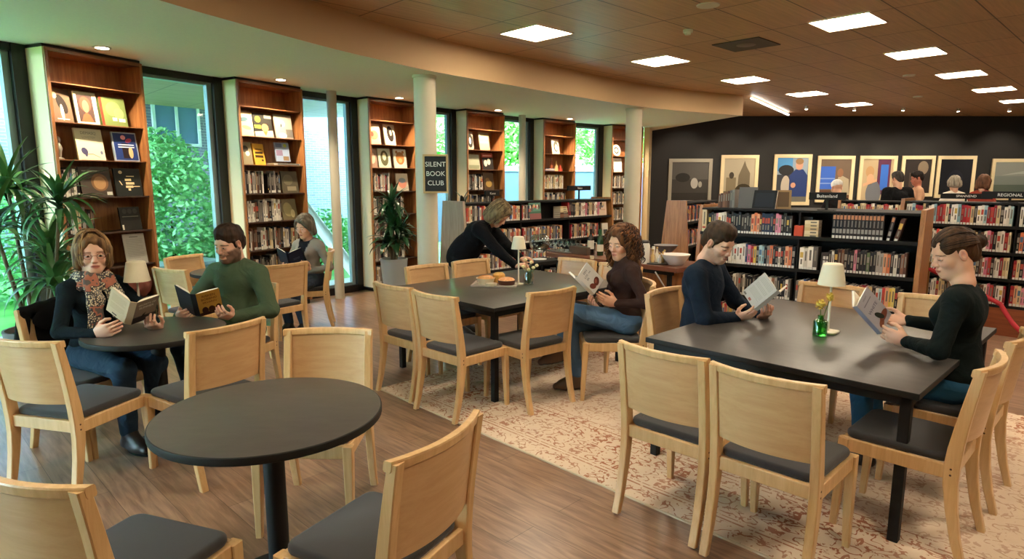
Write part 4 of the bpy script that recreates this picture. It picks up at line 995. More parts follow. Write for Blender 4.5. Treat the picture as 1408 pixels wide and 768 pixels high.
    for i,s in enumerate((1,-1)):
        Tp.cone(neckb-up*.035+rt*.045*s,SHp[i],.050,.056+bk*.6,.05)
        Tp.ell(chest+up*.03+rt*s*.09-fw*.05,(.07,.06,.10),.04,'u',Bm)
        if el[i] is not None:
            ra=(.058 if m else .048)+bk*.7
            Tp.cone(SHp[i],el[i],ra,ra*.82,.03); 
            d=(wr[i]-el[i]); cuff=el[i]+d*o.get('sleeve',.93); Tp.cone(el[i],cuff,ra*.82,ra*.60,.02)
            Tp.cone(cuff,cuff+d/np.linalg.norm(d)*.004,ra*.62,ra*.62,.004)
    nr=o.get('neckline',.070); nz=o.get('neckup',.055)
    if o.get('turtle'): Tp.cone(neckb-up*.01,neckb+(hc-neckb)*.42,.062,.055,.02)
    else: Tp.ell(neckb+up*(nz)+fw*.035,(nr*1.08,nr*1.0,.062),.008,'s',Bm)
    if o.get('vneck'): Tp.ell(neckb-up*.06+fw*.12,(.035,.06,.13),.01,'s',Bm)
    V,Fc=Tp.mesh(); V=displace(V,Fc,.0022,28,5,(1,1,1.4)); c=lin(o['top']); C=np.tile(c,(len(V),1))
    if o.get('topfn'): C=o['topfn'](V,C)
    top=Soup(); top.add(V,Fc,C); top.build(o.get('topname','sweater'),KNIT,t)
    if o.get('extra_top'): o['extra_top'](t,dict(chest=chest,up=up,rt=rt,fw=fw,neck=neckb,pel=pel))
    # ---- trousers
    Pp=Field(A([-.45,-.45,-.02]),A([.45,.95,pel[2]+.25]),bh); Pp.ell(pel,(.172 if m else .168,.125,.115),.03,'u',Bm if o.get('stand') else None)
    for i in(0,1):
        lr=o.get('legr',1.); Pp.cone(hip[i],knee[i],.088*lr,.066*lr,.04); Pp.cone(knee[i],knee[i]+(ank[i]-knee[i])*.93,.064*lr,.050*lr,.03)
    V,Fc=Pp.mesh(); V=displace(V,Fc,.0025,30,9); c=lin(o['pants']); C=np.tile(c,(len(V),1))*(1+.14*noise3(V,14,4))[:,None]
    tr=Soup(); tr.add(V,Fc,C); tr.build('trousers',DENIM,t)
    # ---- shoes
    for i in(0,1):
        fdir=A(o.get('feet',[(0,1,0),(0,1,0)])[i]); fdir/=np.linalg.norm(fdir); a=ank[i]; sl=a-A([0,0,1])*.0
        dn=A(o.get('soles',[(0,0,-1),(0,0,-1)])[i]); dn=dn-fdir*(dn@fdir); dn/=np.linalg.norm(dn); sd=np.cross(dn,fdir)
        S_=Field(a-.26,a+.26,.006); heel=a+dn*.055-fdir*.035; toe=a+dn*.068+fdir*.165
        S_.cone(a-dn*.02,a+dn*.02,.044,.044,.02); S_.cone(heel,a+dn*.062+fdir*.09,.036,.040,.03); S_.cone(a+dn*.058+fdir*.06,toe,.042,.028,.03); S_.cone(a+fdir*.03,a+fdir*.12+dn*.045,.036,.028,.03)
        cc=a+dn*(.092+.5); S_.put(lambda x,y,z:-((x-cc[0])*dn[0]+(y-cc[1])*dn[1]+(z-cc[2])*dn[2]+.5)*-1.,a-.26,a+.26,.001,'i')
        V,Fc=S_.mesh(); sh=Soup(); C=np.tile(lin(o.get('shoe','#2b211c')),(len(V),1)); rel=(V-a)@dn; C[rel>.078]=lin(o.get('sole','#1c1815')); sh.add(V,Fc,C); sh.build('shoe',SHOE,t)
    # ---- hair
    if o.get('hair'):
        st=o['hair']; V,Fc=hair_field(st,o,.0035/D if D<1 else .0034); hs=Soup(); cols=[lin(c) for c in o['hcols']]; nn=.5+.5*noise3(V*np.array((1,1,.3)),60,8)
        C=cols[0][None]*(1-np.clip(nn,0,1)[:,None])+cols[-1][None]*np.clip(nn,0,1)[:,None]; HH=HM@Matrix.Diagonal(o.get('hairscale',(1,1,1))+(1,)); hs.add(V,Fc,C,HH)
        if D>=.8:
            if st=='curly': curl_tubes(o,hs,HM,640)
            elif st in('bob','bun'): lock_tubes(o,hs,HH,st,{'bob':190,'bun':130,'short':190}[st])
        hs.build('hair' if st!='cap' else 'cap',HAIR if st!='cap' else KNIT,t)
    if o.get('glasses'):
        mb=MB(); gm_=mat('spectacle_frame','#4a1f24',.3)
        for s in(-1,1):
            pts=[(s*.033+.021*math.cos(a)*(1 if abs(math.cos(a))<.99 else 1),.094+(-.004)*abs(math.cos(a)),.000+.0165*math.sin(a)) for a in [2*math.pi*k/20 for k in range(21)]]
            mb.tube(pts,.0013,gm_,6); mb.tube([(s*.054,.090,.005),(s*.074,.06,.008),(s*.080,-.005,.006)],.0012,gm_,6)
        mb.tube([(-.012,.098,.003),(0,.101,.006),(.012,.098,.003)],.0012,gm_,6); ob=mb.build('glasses',t); ob.matrix_local=HM
    return t,HM,dict(pel=pel,chest=chest,neck=neckb,up=up,rt=rt,fw=fw,inv=inv,wr=wr,el=el)
# ================================================================ OPEN BOOKS IN THE READERS' HANDS
paper=mat('book_paper','#e8dfcb',.8)
def open_book(label,st,sb,lt,rt,H,W,lc,rc,spc,thick=.020,left=None,right=None,category='book'):
    """st/sb spine top and bottom, lt/rt direction points of the two covers' top corners (all world points)"""
    u=(st-sb).normalized(); base=st-u*H; a=(lt-st); a=(a-u*a.dot(u)).normalized(); b=(rt-st); b=(b-u*b.dot(u)).normalized()
    t=empty('open_book',tuple(base),0,label,category,None); O=Vector((0,0,0))
    inn=(a+b).normalized(); sw=thick*.55
    al=(a-b).normalized()
    def board(dr,sgn,m,nm,art):
        n_=u.cross(dr); n_=n_ if n_.dot(inn)>0 else -n_       # towards the reader
        o=al*sgn*sw; M=Matrix(((dr.x,u.x,n_.x,o.x),(dr.y,u.y,n_.y,o.y),(dr.z,u.z,n_.z,o.z),(0,0,0,1)))
        mb=MB(); mb.box((0,0,-.0025),(W,H,0),m,M); ob=mb.build(nm,t)
        # page block: curved stack
        N=10; rows=[]
        for k in range(N+1):
            s_=k/N; x=s_*(W-.004); hgt=thick*.55*(math.sin(min(1,s_*2.2)*math.pi/2)**.8)*(1-.35*s_)+.001
            rows.append((x,hgt))
        vs=[];fs=[]
        for x,hg in rows: vs+= [(x,.003,.0002),(x,H-.003,.0002),(x,H-.003,hg),(x,.003,hg)]
        for k in range(N):
            p=k*4; fs+=[(p,p+4,p+7,p+3),(p+3,p+7,p+6,p+2),(p+2,p+6,p+5,p+1)]
        fs+=[(N*4,N*4+1,N*4+2,N*4+3),(0,3,2,1)]
        pb=MB(); pb.add(vs,fs,paper,True,M); pb.build('pages',t,auto=50)
        # outside drawing frame: x from the viewer's left to right, y up, z outwards
        if sgn>0: Mo=Matrix(((-dr.x,u.x,-n_.x,o.x+dr.x*W),(-dr.y,u.y,-n_.y,o.y+dr.y*W),(-dr.z,u.z,-n_.z,o.z+dr.z*W),(0,0,0,1)))
        else: Mo=Matrix(((dr.x,u.x,-n_.x,o.x),(dr.y,u.y,-n_.y,o.y),(dr.z,u.z,-n_.z,o.z),(0,0,0,1)))
        Mo=Mo@Matrix.Translation((0,0,.0026))
        if art: art(ob,Mo,W,H)
        return n_
    nl=board(a,1,lc,'left_cover',left); nr=board(b,-1,rc,'right_cover',right)
    mb=MB(); n_=-inn; M=Matrix(((al.x,u.x,n_.x,0),(al.y,u.y,n_.y,0),(al.z,u.z,n_.z,0),(0,0,0,1))); mb.box((-sw-.001,0,-.001),(sw+.001,H,.0025),spc,M); mb.build('spine',t)
    return t,dict(u=u,a=a,b=b,nl=nl,nr=nr,base=base)
def quadart(ob,M,shapes,name='cover_print'):
    """flat printed shapes: (kind, params, colour, layer)"""
    mb=MB()
    for sh in shapes:
        kd,c,lay=sh[0],colmat(sh[-2],.5),sh[-1]*.0003
        if kd=='r': x0,y0,x1,y1=sh[1:5]; mb.add([(x0,y0,lay),(x1,y0,lay),(x1,y1,lay),(x0,y1,lay)],[(0,1,2,3)],c,False,M)
        elif kd=='e':
            x,y,rx,ry,an=sh[1:6]; ca,sa=math.cos(R(an)),math.sin(R(an)); vs=[(x+rx*math.cos(q)*ca-ry*math.sin(q)*sa,y+rx*math.cos(q)*sa+ry*math.sin(q)*ca,lay) for q in [2*math.pi*k/18 for k in range(18)]]; mb.add(vs,[tuple(range(18))],c,False,M)
        elif kd=='p': mb.add([(x,y,lay) for x,y in sh[1]],[tuple(range(len(sh[1])))],c,False,M)
    return mb.build(name,ob)
def lines(W,y0,y1,n,col,x0=.12,x1=.88):
    o=[]; st=(y0-y1)/n
    for k in range(n):
        r_=random.Random(k*7+n); o.append(('r',W*x0,y0-st*k-st*.32,W*(x1-(.25*r_.random() if k%5==4 else .02*r_.random())),y0-st*k,col,1))
    return o
def txt(ob,M,s,x,y,size,col): text_mesh('title',s,size,colmat(col,.5),M@Matrix.Translation((x,y,.0004)),ob,.0002)
# ================================================================ THE PEOPLE
SK1,SK2='#d8aa92','#d2a185'
def P3(x,y,Y): return dp(x,y,Y)
def gl(c): return colmat(c,.4)
# --- woman with scarf
def scarf_extra(t,s):
    nk,up,rt,fw,ch=s['neck'],s['up'],s['rt'],s['fw'],s['chest']; f=Field(nk-.4,nk+.3,.007); f.lo=nk-np.array([.25,.25,.42]); f=Field(nk-np.array([.25,.25,.42]),nk+np.array([.25,.28,.2]),.006)
    for lv,(rr,zz,th) in enumerate(((.080,.012,.026),(.092,-.014,.030),(.102,-.045,.030))):
        pts=[nk+up*(zz+.012*math.sin(a*2+lv)-.018*math.cos(a))+rt*math.sin(a)*rr+fw*(math.cos(a)*rr*.95+.018) for a in [2*math.pi*k/16 for k in range(17)]]
        for a,b in zip(pts[:-1],pts[1:]): f.cone(a,b,th*.8,th*.8,.012)
    for sx,L in ((.055,.36),(-.045,.24)):
        p0=nk+fw*.10+rt*sx-up*.02; p1=ch+fw*.145+rt*(sx*1.25)+up*.02; p2=ch+fw*.155+rt*sx*1.5-up*(L-.17)
        for a,b in ((p0,p1),(p1,p2)): f.cone(a,b,.045,.052,.02,flat=(tuple(fw),2.4))
    V,Fc=f.mesh(); V=displace(V,Fc,.005,75,2,(1,1,.5))
    so=Soup(); so.add(V,Fc); m=bpy.data.materials.new('scarf_print'); n,l=nt(m); b=n['Principled BSDF']; tc=n.new('ShaderNodeTexCoord'); vo=n.new('ShaderNodeTexVoronoi'); vo.inputs['Scale'].default_value=95; l.new(tc.outputs['Object'],vo.inputs['Vector'])
    ns=n.new('ShaderNodeTexNoise'); ns.inputs['Scale'].default_value=11; ns.inputs['Detail'].default_value=2; l.new(tc.outputs['Object'],ns.inputs[0])
    r=n.new('ShaderNodeValToRGB'); r.color_ramp.interpolation='CONSTANT'; e=r.color_ramp.elements; e[0].position=0; e[0].color=srgb('#d8cbb0'); e[1].position=.42; e[1].color=srgb('#2c2a2b'); 
    l.new(vo.outputs['Distance'],r.inputs[0]); r2=n.new('ShaderNodeValToRGB'); r2.color_ramp.interpolation='CONSTANT'; e=r2.color_ramp.elements; e[0].position=0; e[0].color=srgb('#6d6a68'); e[1].position=.40; e[1].color=srgb('#3b3a3c'); q=e.new(.54); q.color=srgb('#a06450'); q=e.new(.62); q.color=srgb('#57504b')
    l.new(ns.outputs[0],r2.inputs[0]); mx=n.new('ShaderNodeMix'); mx.data_type='RGBA'; k=n.new('ShaderNodeMath'); k.operation='LESS_THAN'; k.inputs[1].default_value=.42; l.new(vo.outputs['Distance'],k.inputs[0]); l.new(k.outputs[0],mx.inputs[0]); l.new(r2.outputs[0],mx.inputs[6]); mx.inputs[7].default_value=srgb('#cbbb9c'); 
    g2=n.new('ShaderNodeMath'); g2.operation='MULTIPLY'; gt=n.new('ShaderNodeMath'); gt.operation='LESS_THAN'; gt.inputs[1].default_value=.53; l.new(ns.outputs[0],gt.inputs[0]); l.new(gt.outputs[0],g2.inputs[0]); l.new(k.outputs[0],g2.inputs[1]); l.new(g2.outputs[0],mx.inputs[0])
    l.new(mx.outputs[2],b.inputs['Base Color']); b.inputs['Roughness'].default_value=.9; so.build('scarf',m,t)
person('person','woman with chin-length blond hair, glasses and patterned scarf reading at the left round table',(-2.66,3.90,.0),118,dict(
 skin=SK1,hair='bob',hairlen=.055,hairscale=(.91,.97,.98),hcols=['#4e3628','#805f42','#aa875c'],brow='#5a4430',glasses=1,open=.75,look=(-24,6,0),head=(-.005,.045,1.205),neck=(0,.01,1.07),chest=(0,.015,.91),top='#101a20',pants='#25384a',topname='sweater',
 hands=[dict(w=P3(133,458,3.60),k=P3(163,450,3.58),palm=(.1,.95,.3),curl=.25,thumb=.2,elbow=(.34,-.02,.72)),dict(w=P3(217,452,3.84),k=P3(203,444,3.73),palm=(-.15,.95,.25),curl=.75,elbow=(-.40,.2,.70))],
 knees=[(.09,.42,.53),(-.10,.43,.53)],ankles=[(.06,.36,.10),(-.09,.38,.10)],extra_top=scarf_extra))
open_book('open book with pale tan back cover held by the woman with the scarf',P3(184,415,3.60),P3(176,444,3.68),P3(148.5,405,3.66),P3(210,406,3.70),.20,.140,gl('#cdb294'),gl('#8b7868'),gl('#cdb294'),.03,
 left=lambda ob,M,W,H: quadart(ob,M,lines(W,H*.86,H*.55,7,'#b89a7c')+lines(W,H*.48,H*.25,5,'#b89a7c')+[('r',W*.30,H*.06,W*.55,H*.11,'#4a3c34',1)]),
 right=lambda ob,M,W,H: (quadart(ob,M,[('r',0,0,W,H*.28,'#3a3230',1),('p',[(W*.35,H*.2),(W*.42,H*.34),(W*.55,H*.42),(W*.5,H*.30),(W*.62,H*.22)],'#221d1c',2)]),txt(ob,M,'SECRETS OF',W/2,H*.80,.020,'#e3d6c3'),txt(ob,M,'SUMMER',W/2,H*.66,.024,'#e3d6c3')))
f=Field((-.28,-.42,.40),(.28,-.12,.95),.008)
for sx in(-1,1): f.cone((0,-.275,.885),(sx*.19,-.265,.870),.030,.026,.02)
f.ell((0,-.30,.74),(.21,.030,.16),.03); f.ell((.02,-.295,.62),(.20,.034,.15),.03); f.ell((-.02,-.24,.80),(.18,.018,.08),.02)
for sx in(-1,1): f.cone((sx*.19,-.275,.85),(sx*.215,-.30,.58),.030,.040,.03)
V,Fc=f.mesh(); V=displace(V,Fc,.006,24,6,(1.6,1,.5)); so=Soup(); so.add(V,Fc,np.tile(lin('#0e0f11'),(len(V),1))); o=so.build('coat',KNIT); fv=Vector((math.sin(R(112)),math.cos(R(112)),0)); o.location=(-2.93+fv.x*.29,3.92+fv.y*.29,0); o.rotation_euler.z=-R(112); tag(o,'black coat hung over the back of the scarf woman\'s chair','coat')
# --- man in green sweater
person('person','bearded man in an olive green sweater reading a dark and yellow book',(-1.99,4.50,.0),196,dict(
 gender='m',skin=SK1,hair='short',hcols=['#251b15','#3f2c20'],brow='#2a1d15',beard=('#3b2a20',.9),open=.4,look=(-6,16,0),head=(0,.07,1.21),neck=(0,.015,1.075),bulk=.014,shw=.18,top='#465540',pants='#1d2c38',lip='#a0685a',
 hands=[dict(w=P3(246,436,4.20),k=P3(262,431,4.08),palm=(.05,.97,.2),curl=.45,elbow=(.42,.05,.70)),dict(w=P3(318,436,4.22),k=P3(301,431,4.10),palm=(-.05,.97,.2),curl=.45,elbow=(-.42,.05,.70))],
 knees=[(.15,.42,.53),(-.12,.42,.53)],ankles=[(.13,.36,.10),(-.1,.38,.10)]))
open_book('open book with black back and mustard yellow front held by the man in green',P3(265,404,4.02),P3(271,428,4.10),P3(238,391,4.10),P3(297.4,396,4.10),.20,.145,gl('#2b2a30'),gl('#b58b3c'),gl('#25242a'),.03,
 left=lambda ob,M,W,H: quadart(ob,M,lines(W,H*.82,H*.4,6,'#3d3b42')),
 right=lambda ob,M,W,H: (quadart(ob,M,[('e',W*.25,H*.22,.020,.03,0,'#3a1e16',2),('e',W*.55,H*.2,.022,.032,10,'#4a2a18',2),('e',W*.82,H*.22,.018,.03,-8,'#3a1e16',2),('r',0,0,W,H*.14,'#3a1e16',1)]),txt(ob,M,'RISKEN',W/2,H*.82,.026,'#5a3210'),txt(ob,M,'BOEIEND',W/2,H*.68,.024,'#5a3210'),txt(ob,M,'ERVARIN',W/2,H*.54,.022,'#5a3210')))
# --- grey-haired woman at the back
def cardi(V,C):
    f=(np.abs(V[:,0])<.035+.25*np.maximum(0,V[:,2]-.84))&(V[:,1]>.02)&(V[:,2]>.72)&(np.abs(V[:,0])<.085); C=C.copy(); C[f]=lin('#15171f'); return C
person('person','woman with grey bob and grey cardigan reading at the back by the window',(-2.29,7.04,0),200,dict(
 skin=SK2,hair='bob',hairlen=.05,hcols=['#4e473f','#857c6f'],brow='#5a4b40',open=.2,look=(-2,17,0),head=(0,.06,1.15),neck=(0,.02,1.02),chest=(0,.02,.87),pelvis=(0,0,.56),top='#858078',pants='#2a3442',topfn=cardi,topname='cardigan',neckline=.085,neckup=.03,detail=.75,
 hands=[dict(w=P3(390,374,6.86),k=P3(398,364,6.82),palm=(0,.9,.4),curl=.4),dict(w=P3(424,372,6.92),k=P3(414,364,6.82),palm=(0,.9,.4),curl=.4)],
 knees=[(.08,.40,.52),(-.08,.40,.52)],ankles=[(.05,.34,.09),(-.12,.30,.09)],shoe='#1b1816'))
open_book('open dark blue book held by the grey-haired woman at the back',P3(394.7,347.7,6.70),P3(398,360,6.78),P3(380,342,6.80),P3(416,340,6.80),.21,.15,gl('#20222b'),gl('#1d2338'),gl('#191c26'),.02,
 right=lambda ob,M,W,H: quadart(ob,M,lines(W,H*.5,H*.35,2,'#5a6278',.25,.75)+[('r',W*.1,H*.05,W*.5,H*.12,'#c08a78',1)]))
# --- bending woman behind the middle table
person('person','woman with grey-blond hair in a black coat bending over the middle table',(-.52,6.66,0),112,dict(
 skin=SK2,hair='bob',hairlen=.09,hcols=['#6a5842','#94815f'],brow='#5a4b40',open=.3,look=(0,48,0),pelvis=(0,-.02,.88),chest=(0,.17,1.10),neck=(0,.315,1.225),head=(0,.415,1.315),top='#0c0d10',pants='#15161a',topname='coat',bulk=.03,hem=.24,stand=1,arm=1.08,sleeve=.9,detail=.85,
 hands=[dict(w=P3(712,368,6.25),k=P3(727,365,6.17),palm=(.2,.2,-.9),curl=.6,elbow=(.25,.35,.8)),dict(w=P3(722,362,6.33),k=P3(737,360,6.28),palm=(.2,-.2,-.9),curl=.5,elbow=(-.25,.4,.8))],
 knees=[(.09,.03,.50),(-.09,.0,.50)],ankles=[(.1,-.02,.10),(-.1,-.06,.10)]))
# --- curly woman
person('person','woman with long curly brown hair, brown turtleneck and jeans reading with crossed legs',(.88,4.76,.011),264,dict(
 skin=SK2,hair='curly',hcols=['#2e1c14','#54341f','#8a5c38'],brow='#2a1c14',open=.3,look=(36,14,0),head=(0,.05,1.175),neck=(0,.015,1.055),chest=(0,.015,.90),top='#33221e',pants='#4d6c8c',turtle=1,shoe='#5c4432',sole='#241b15',
 hands=[dict(w=P3(822,424,4.86),k=P3(808,413,4.80),palm=(.2,-.2,.9),curl=.5,elbow=(.30,.05,.72)),dict(w=P3(846,417,4.60),k=P3(826,410,4.58),palm=(-.1,.93,.3),curl=.2,elbow=(-.30,-.05,.72))],
 knees=[(.09,.42,.53),(.0,.44,.655)],ankles=[(.07,.36,.10),(.03,.50,.34)],feet=[(0,1,0),(0,.93,-.15)],soles=[(0,0,-1),(0,-.15,-1)]))
open_book('open white-covered book with brown fruit drawing held by the curly-haired woman',P3(792,381,4.52),P3(813.6,403,4.58),P3(783,372,4.70),P3(813,370,4.60),.205,.135,gl('#d8d5cc'),gl('#c9c8c4'),gl('#d0cec8'),.024,
 right=lambda ob,M,W,H: (quadart(ob,M,[('e',W*.26,H*.24,.021,.031,35,'#6b3426',1),('e',W*.62,H*.23,.026,.034,-50,'#5a2a20',1),('e',W*.60,H*.26,.010,.018,-50,'#8a5040',2)]),txt(ob,M,'EEN',W*.5,H*.84,.024,'#4a5258'),txt(ob,M,'LOS  no',W*.5,H*.70,.022,'#4a5258'),txt(ob,M,'EIL',W*.36,H*.57,.022,'#4a5258')))
# --- man in navy
person('person','man in dark navy sweater with short brown hair and stubble reading at right table',(1.29,4.18,.011),128,dict(
 gender='m',skin=SK1,hair='short',hcols=['#2a1e17','#4a3525'],brow='#2f2018',beard=('#6a4a3a',.45),open=.25,look=(-16,26,0),head=(0,.095,1.235),bulk=.014,shw=.18,neck=(0,.02,1.115),top='#172230',pants='#1b2430',lip='#a0685a',
 hands=[dict(w=P3(1013,437,4.06),k=P3(1035,431,3.98),palm=(.1,.75,.6),curl=.2,elbow=(.40,.0,.68)),dict(w=P3(1046,437,4.14),k=P3(1057,429,4.02),palm=(-.1,.4,.8),curl=.55,elbow=(-.40,.15,.70))],
 knees=[(.12,.43,.53),(-.12,.43,.53)],ankles=[(.1,.40,.10),(-.1,.40,.10)]))
open_book('open book with grey-beige back cover held by the man in navy',P3(1071,400,3.86),P3(1045,421,3.95),P3(1045,377.5,3.98),P3(1087,386,3.96),.205,.140,gl('#b9b0a6'),gl('#7e7468'),gl('#b0a79c'),.024,
 left=lambda ob,M,W,H: quadart(ob,M,lines(W,H*.90,H*.72,4,'#a39a90')+lines(W,H*.66,H*.52,3,'#a39a90')+lines(W,H*.46,H*.22,6,'#a39a90')+[('r',W*.42,H*.04,W*.58,H*.12,'#a05a4c',1),('r',W*.06,H*.04,W*.22,H*.10,'#6e655c',1)]))
# --- woman with bun
person('person','woman with brown hair in a bun and black sweater reading at the right edge',(2.38,3.24,.011),314,dict(
 skin=SK2,hair='bun',hcols=['#261912','#432d1f','#5a3f2a'],brow='#3a281c',open=.2,look=(34,22,0),head=(0,.065,1.262),neck=(0,.01,1.115),top='#0b1413',pants='#24506e',neckline=.10,neckup=.035,bulk=.012,shw=.158,
 hands=[dict(w=P3(1246,440,3.60),k=P3(1226,440,3.62),palm=(-.3,-.5,.6),curl=.4,elbow=(.35,.1,.72)),dict(w=P3(1246,469,3.30),k=P3(1226,462,3.35),palm=(-.2,.93,.25),curl=.18,elbow=(-.36,.02,.72))],
 knees=[(.10,.42,.53),(-.12,.42,.53)],ankles=[(.1,.38,.10),(-.1,.38,.10)]))
open_book('open pale grey-lilac book with a dark oval cover picture held by the bun-haired woman',P3(1175,421,3.36),P3(1218,468,3.40),P3(1183,399,3.52),P3(1204.5,405.6,3.44),.235,.140,gl('#c9c4c0'),gl('#a9a5ab'),gl('#9793a3'),.02,
 right=lambda ob,M,W,H: (quadart(ob,M,[('e',W*.66,H*.20,.044,.022,5,'#7a4634',1),('e',W*.36,H*.14,.030,.018,20,'#84503a',1),('e',W*.50,H*.30,.040,.015,-62,'#252a20',2)]+lines(W,H*.80,H*.72,1,'#77727a',.2,.8)),txt(ob,M,'WHITE',W*.5,H*.56,.030,'#5a5866'),txt(ob,M,'NIGHT',W*.5,H*.90,.014,'#77727a')))
# --- people far behind the shelves
def bgp(label,px,Y,zt,az,**o):
    p=dp(px,250,Y); k=zt/1.75
    base=dict(detail=.45,pelvis=(0,0,.93*k),chest=(0,.0,1.28*k),neck=(0,-.01,1.48*k),head=(0,.02,1.62*k),knees=[(.09,.02,.5),(-.09,.02,.5)],ankles=[(.1,-.03,.1),(-.1,-.03,.1)],stand=1,
      hands=[dict(w=(.24,.12,.95*k),k=(.24,.16,.88*k),palm=(-1,0,0),world=False,elbow=(.35,-.1,1.1)),dict(w=(-.24,.12,.95*k),k=(-.24,.16,.88*k),palm=(1,0,0),world=False,elbow=(-.35,-.1,1.1))],skin=SK2,pants='#22242a',top='#0d0d0f')
    base.update(o); person('person',label,(p.x,p.y,0),az,base,'people standing behind the far shelves')
bgp('broad person in black seen from behind in front of the far pictures',1235,11.4,1.82,-12,gender='m',hair='short',hcols=['#2b2724','#4a4540'],bulk=.05,shw=.21)
bgp('person with dark hair and peach top in profile, beside the broad person in black',1262,12.2,1.84,285,hair='short',hcols=['#1a1413','#2a1f1c'],top='#c59a7c',skin='#b0715c')
bgp('person in a white knit cap and dark coat seen from behind near the fourth picture',1152,10.6,1.66,0,hair='cap',hcols=['#cfcac2','#e2ded6'],hamp=.001,top='#141214')
bgp('grey-haired person in a pale top seen from behind before the black picture',1313,11.6,1.74,10,hair='bob',hairlen=.0,hcols=['#7c7468','#a89f90'],top='#d8cdbb')
bgp('person with long brown hair and rust-red jacket beside the rightmost picture',1352,11.4,1.76,60,hair='bob',hairlen=.10,hcols=['#4a3022','#6e4a34'],top='#8c3a2c')
# ================================================================ BOOKS
PAL=dict(K=['#1b191b','#262326','#141820','#2b2523'],W=['#d6d0c4','#e4ded2','#c6bfb0'],R=['#9c2730','#86202a','#b23a38'],P=['#cf8398','#c76f86'],O=['#c9714a','#d29a76','#c58a62'],B=['#2c3d64','#38598f','#222f47'],
 G=['#7a7570','#98918a','#5d5955'],C=['#c9b58c','#d6c6a2','#bfa67c'],N=['#6a4634','#50352a','#7c5541'],Y=['#cfae4c','#d8c070'],T=['#7fa0a8','#9db8ba'],V=['#3c4a3a','#5b6a4a'])
CN=dict(K='black',W='white',R='dark red',P='pink',O='orange-brown',B='blue',G='grey',C='cream',N='brown',Y='yellow',T='pale blue',V='green')
lbl=mat('spine_label','#d2cec5',.6)
_bm={}
def book_mesh(col,style):
    """unit book: x thickness, y depth (spine at y=0), z height"""
    k=(col,style)
    if k in _bm: return _bm[k]
    c=colmat(col,.42); dk=sum(int(col[i:i+2],16) for i in (1,3,5))<330; ink=colmat('#7d776c' if dk else '#6c655c',.5); ink2=colmat(['#a84838','#8a8378','#c0a050','#506a88'][hash(col)%4 if False else (int(col[1:3],16)+style)%4],.5)
    mb=MB(); mb.box((0,0,0),(1,.03,1),c); mb.box((0,.03,0),(.07,1,1),c); mb.box((.93,.03,0),(1,1,1),c); mb.box((.07,.03,.012),(.93,.98,.985),paper)
    def q(x0,z0,x1,z1,m): mb.add([(x0,-.004,z0),(x1,-.004,z0),(x1,-.004,z1),(x0,-.004,z1)],[(0,1,2,3)],m)
    if style%2==0: q(.12,.03,.88,.15,lbl)
    if style in(0,1,4): q(.3,.42,.7,.86,ink)
    elif style==2: q(.12,.55,.88,.80,ink2); q(.3,.25,.7,.48,ink)
    elif style==3: q(.35,.35,.65,.9,ink); q(.12,.18,.88,.26,ink2)
    elif style==6: q(.12,.24,.88,.42,colmat('#8d8a86',.5)); q(.12,.80,.88,.97,colmat('#b07a58',.5)); q(.3,.5,.7,.76,colmat('#6a6662',.5))
    me_o=mb.build('book'); me=me_o.data; bpy.data.objects.remove(me_o); _bm[k]=me; return me
BOOKS=[]   # (matrix, mesh, colour word, unit key, row, x, pixel area)
OCC=[(60,325,150,480),(180,330,215,400),(255,310,360,460),(330,362,420,480),(395,305,450,400),(505,265,570,400),(573,90,605,400),(620,270,705,400),(805,310,895,470),(860,150,887,345),(560,365,690,420),(925,325,1015,520),(1015,375,1085,430),(1118,358,1160,400),(1268,310,1385,560),(1175,400,1250,470),(855,335,950,400)]
CLS=[(1240,405,1300,450),(1120,392,1245,450)]
rb=random.Random(21)
def shelf_frame(key):
    if isinstance(key,int): t,W,a,d,rz=BC[key]; return a,d,rz
    t,W,A,d,n,dep,lv=LOW[key]; return A,d,math.atan2(d.y,d.x)
def put_book(key,row,x,y,z,w,dep,h,col,cw,style,tilt=0.,flat=False):
    o,d,rz=shelf_frame(key); n_=Vector((-d.y,d.x,0)); p=o+d*x+n_*y; M=Matrix.Translation((p.x,p.y,z))@Matrix.Rotation(rz,4,'Z')
    if flat: M=M@Matrix.Rotation(math.pi/2,4,'Y')@Matrix.Translation((-w,0,0))
    if tilt>0: M=M@Matrix.Rotation(tilt,4,'Y')@Matrix.Translation((0,0,0))
    elif tilt<0: M=M@Matrix.Translation((w,0,0))@Matrix.Rotation(tilt,4,'Y')@Matrix.Translation((-w,0,0))
    M=M@Matrix.Diagonal((w,dep,h,1)); c=M@Vector((.5,0,.5)); px=project(c); a,b_=project(M@Vector((0,0,0))),project(M@Vector((1,0,1)))
    area=abs(a[0]-b_[0])*abs(a[1]-b_[1]); vis=-5<px[0]<1413 and 0<px[1]<768
    for q in OCC+CLS:
        if q[0]<px[0]<q[2] and q[1]<px[1]<q[3]: area*=.02
    # rows hidden behind table tops and other furniture
    if key in('U1',) and z<.3: area*=.02
    if key=='L' and z<.3: area*=.1
    if not vis: area=0
    BOOKS.append((M,book_mesh(col,style),cw,key,row,x,area,px))
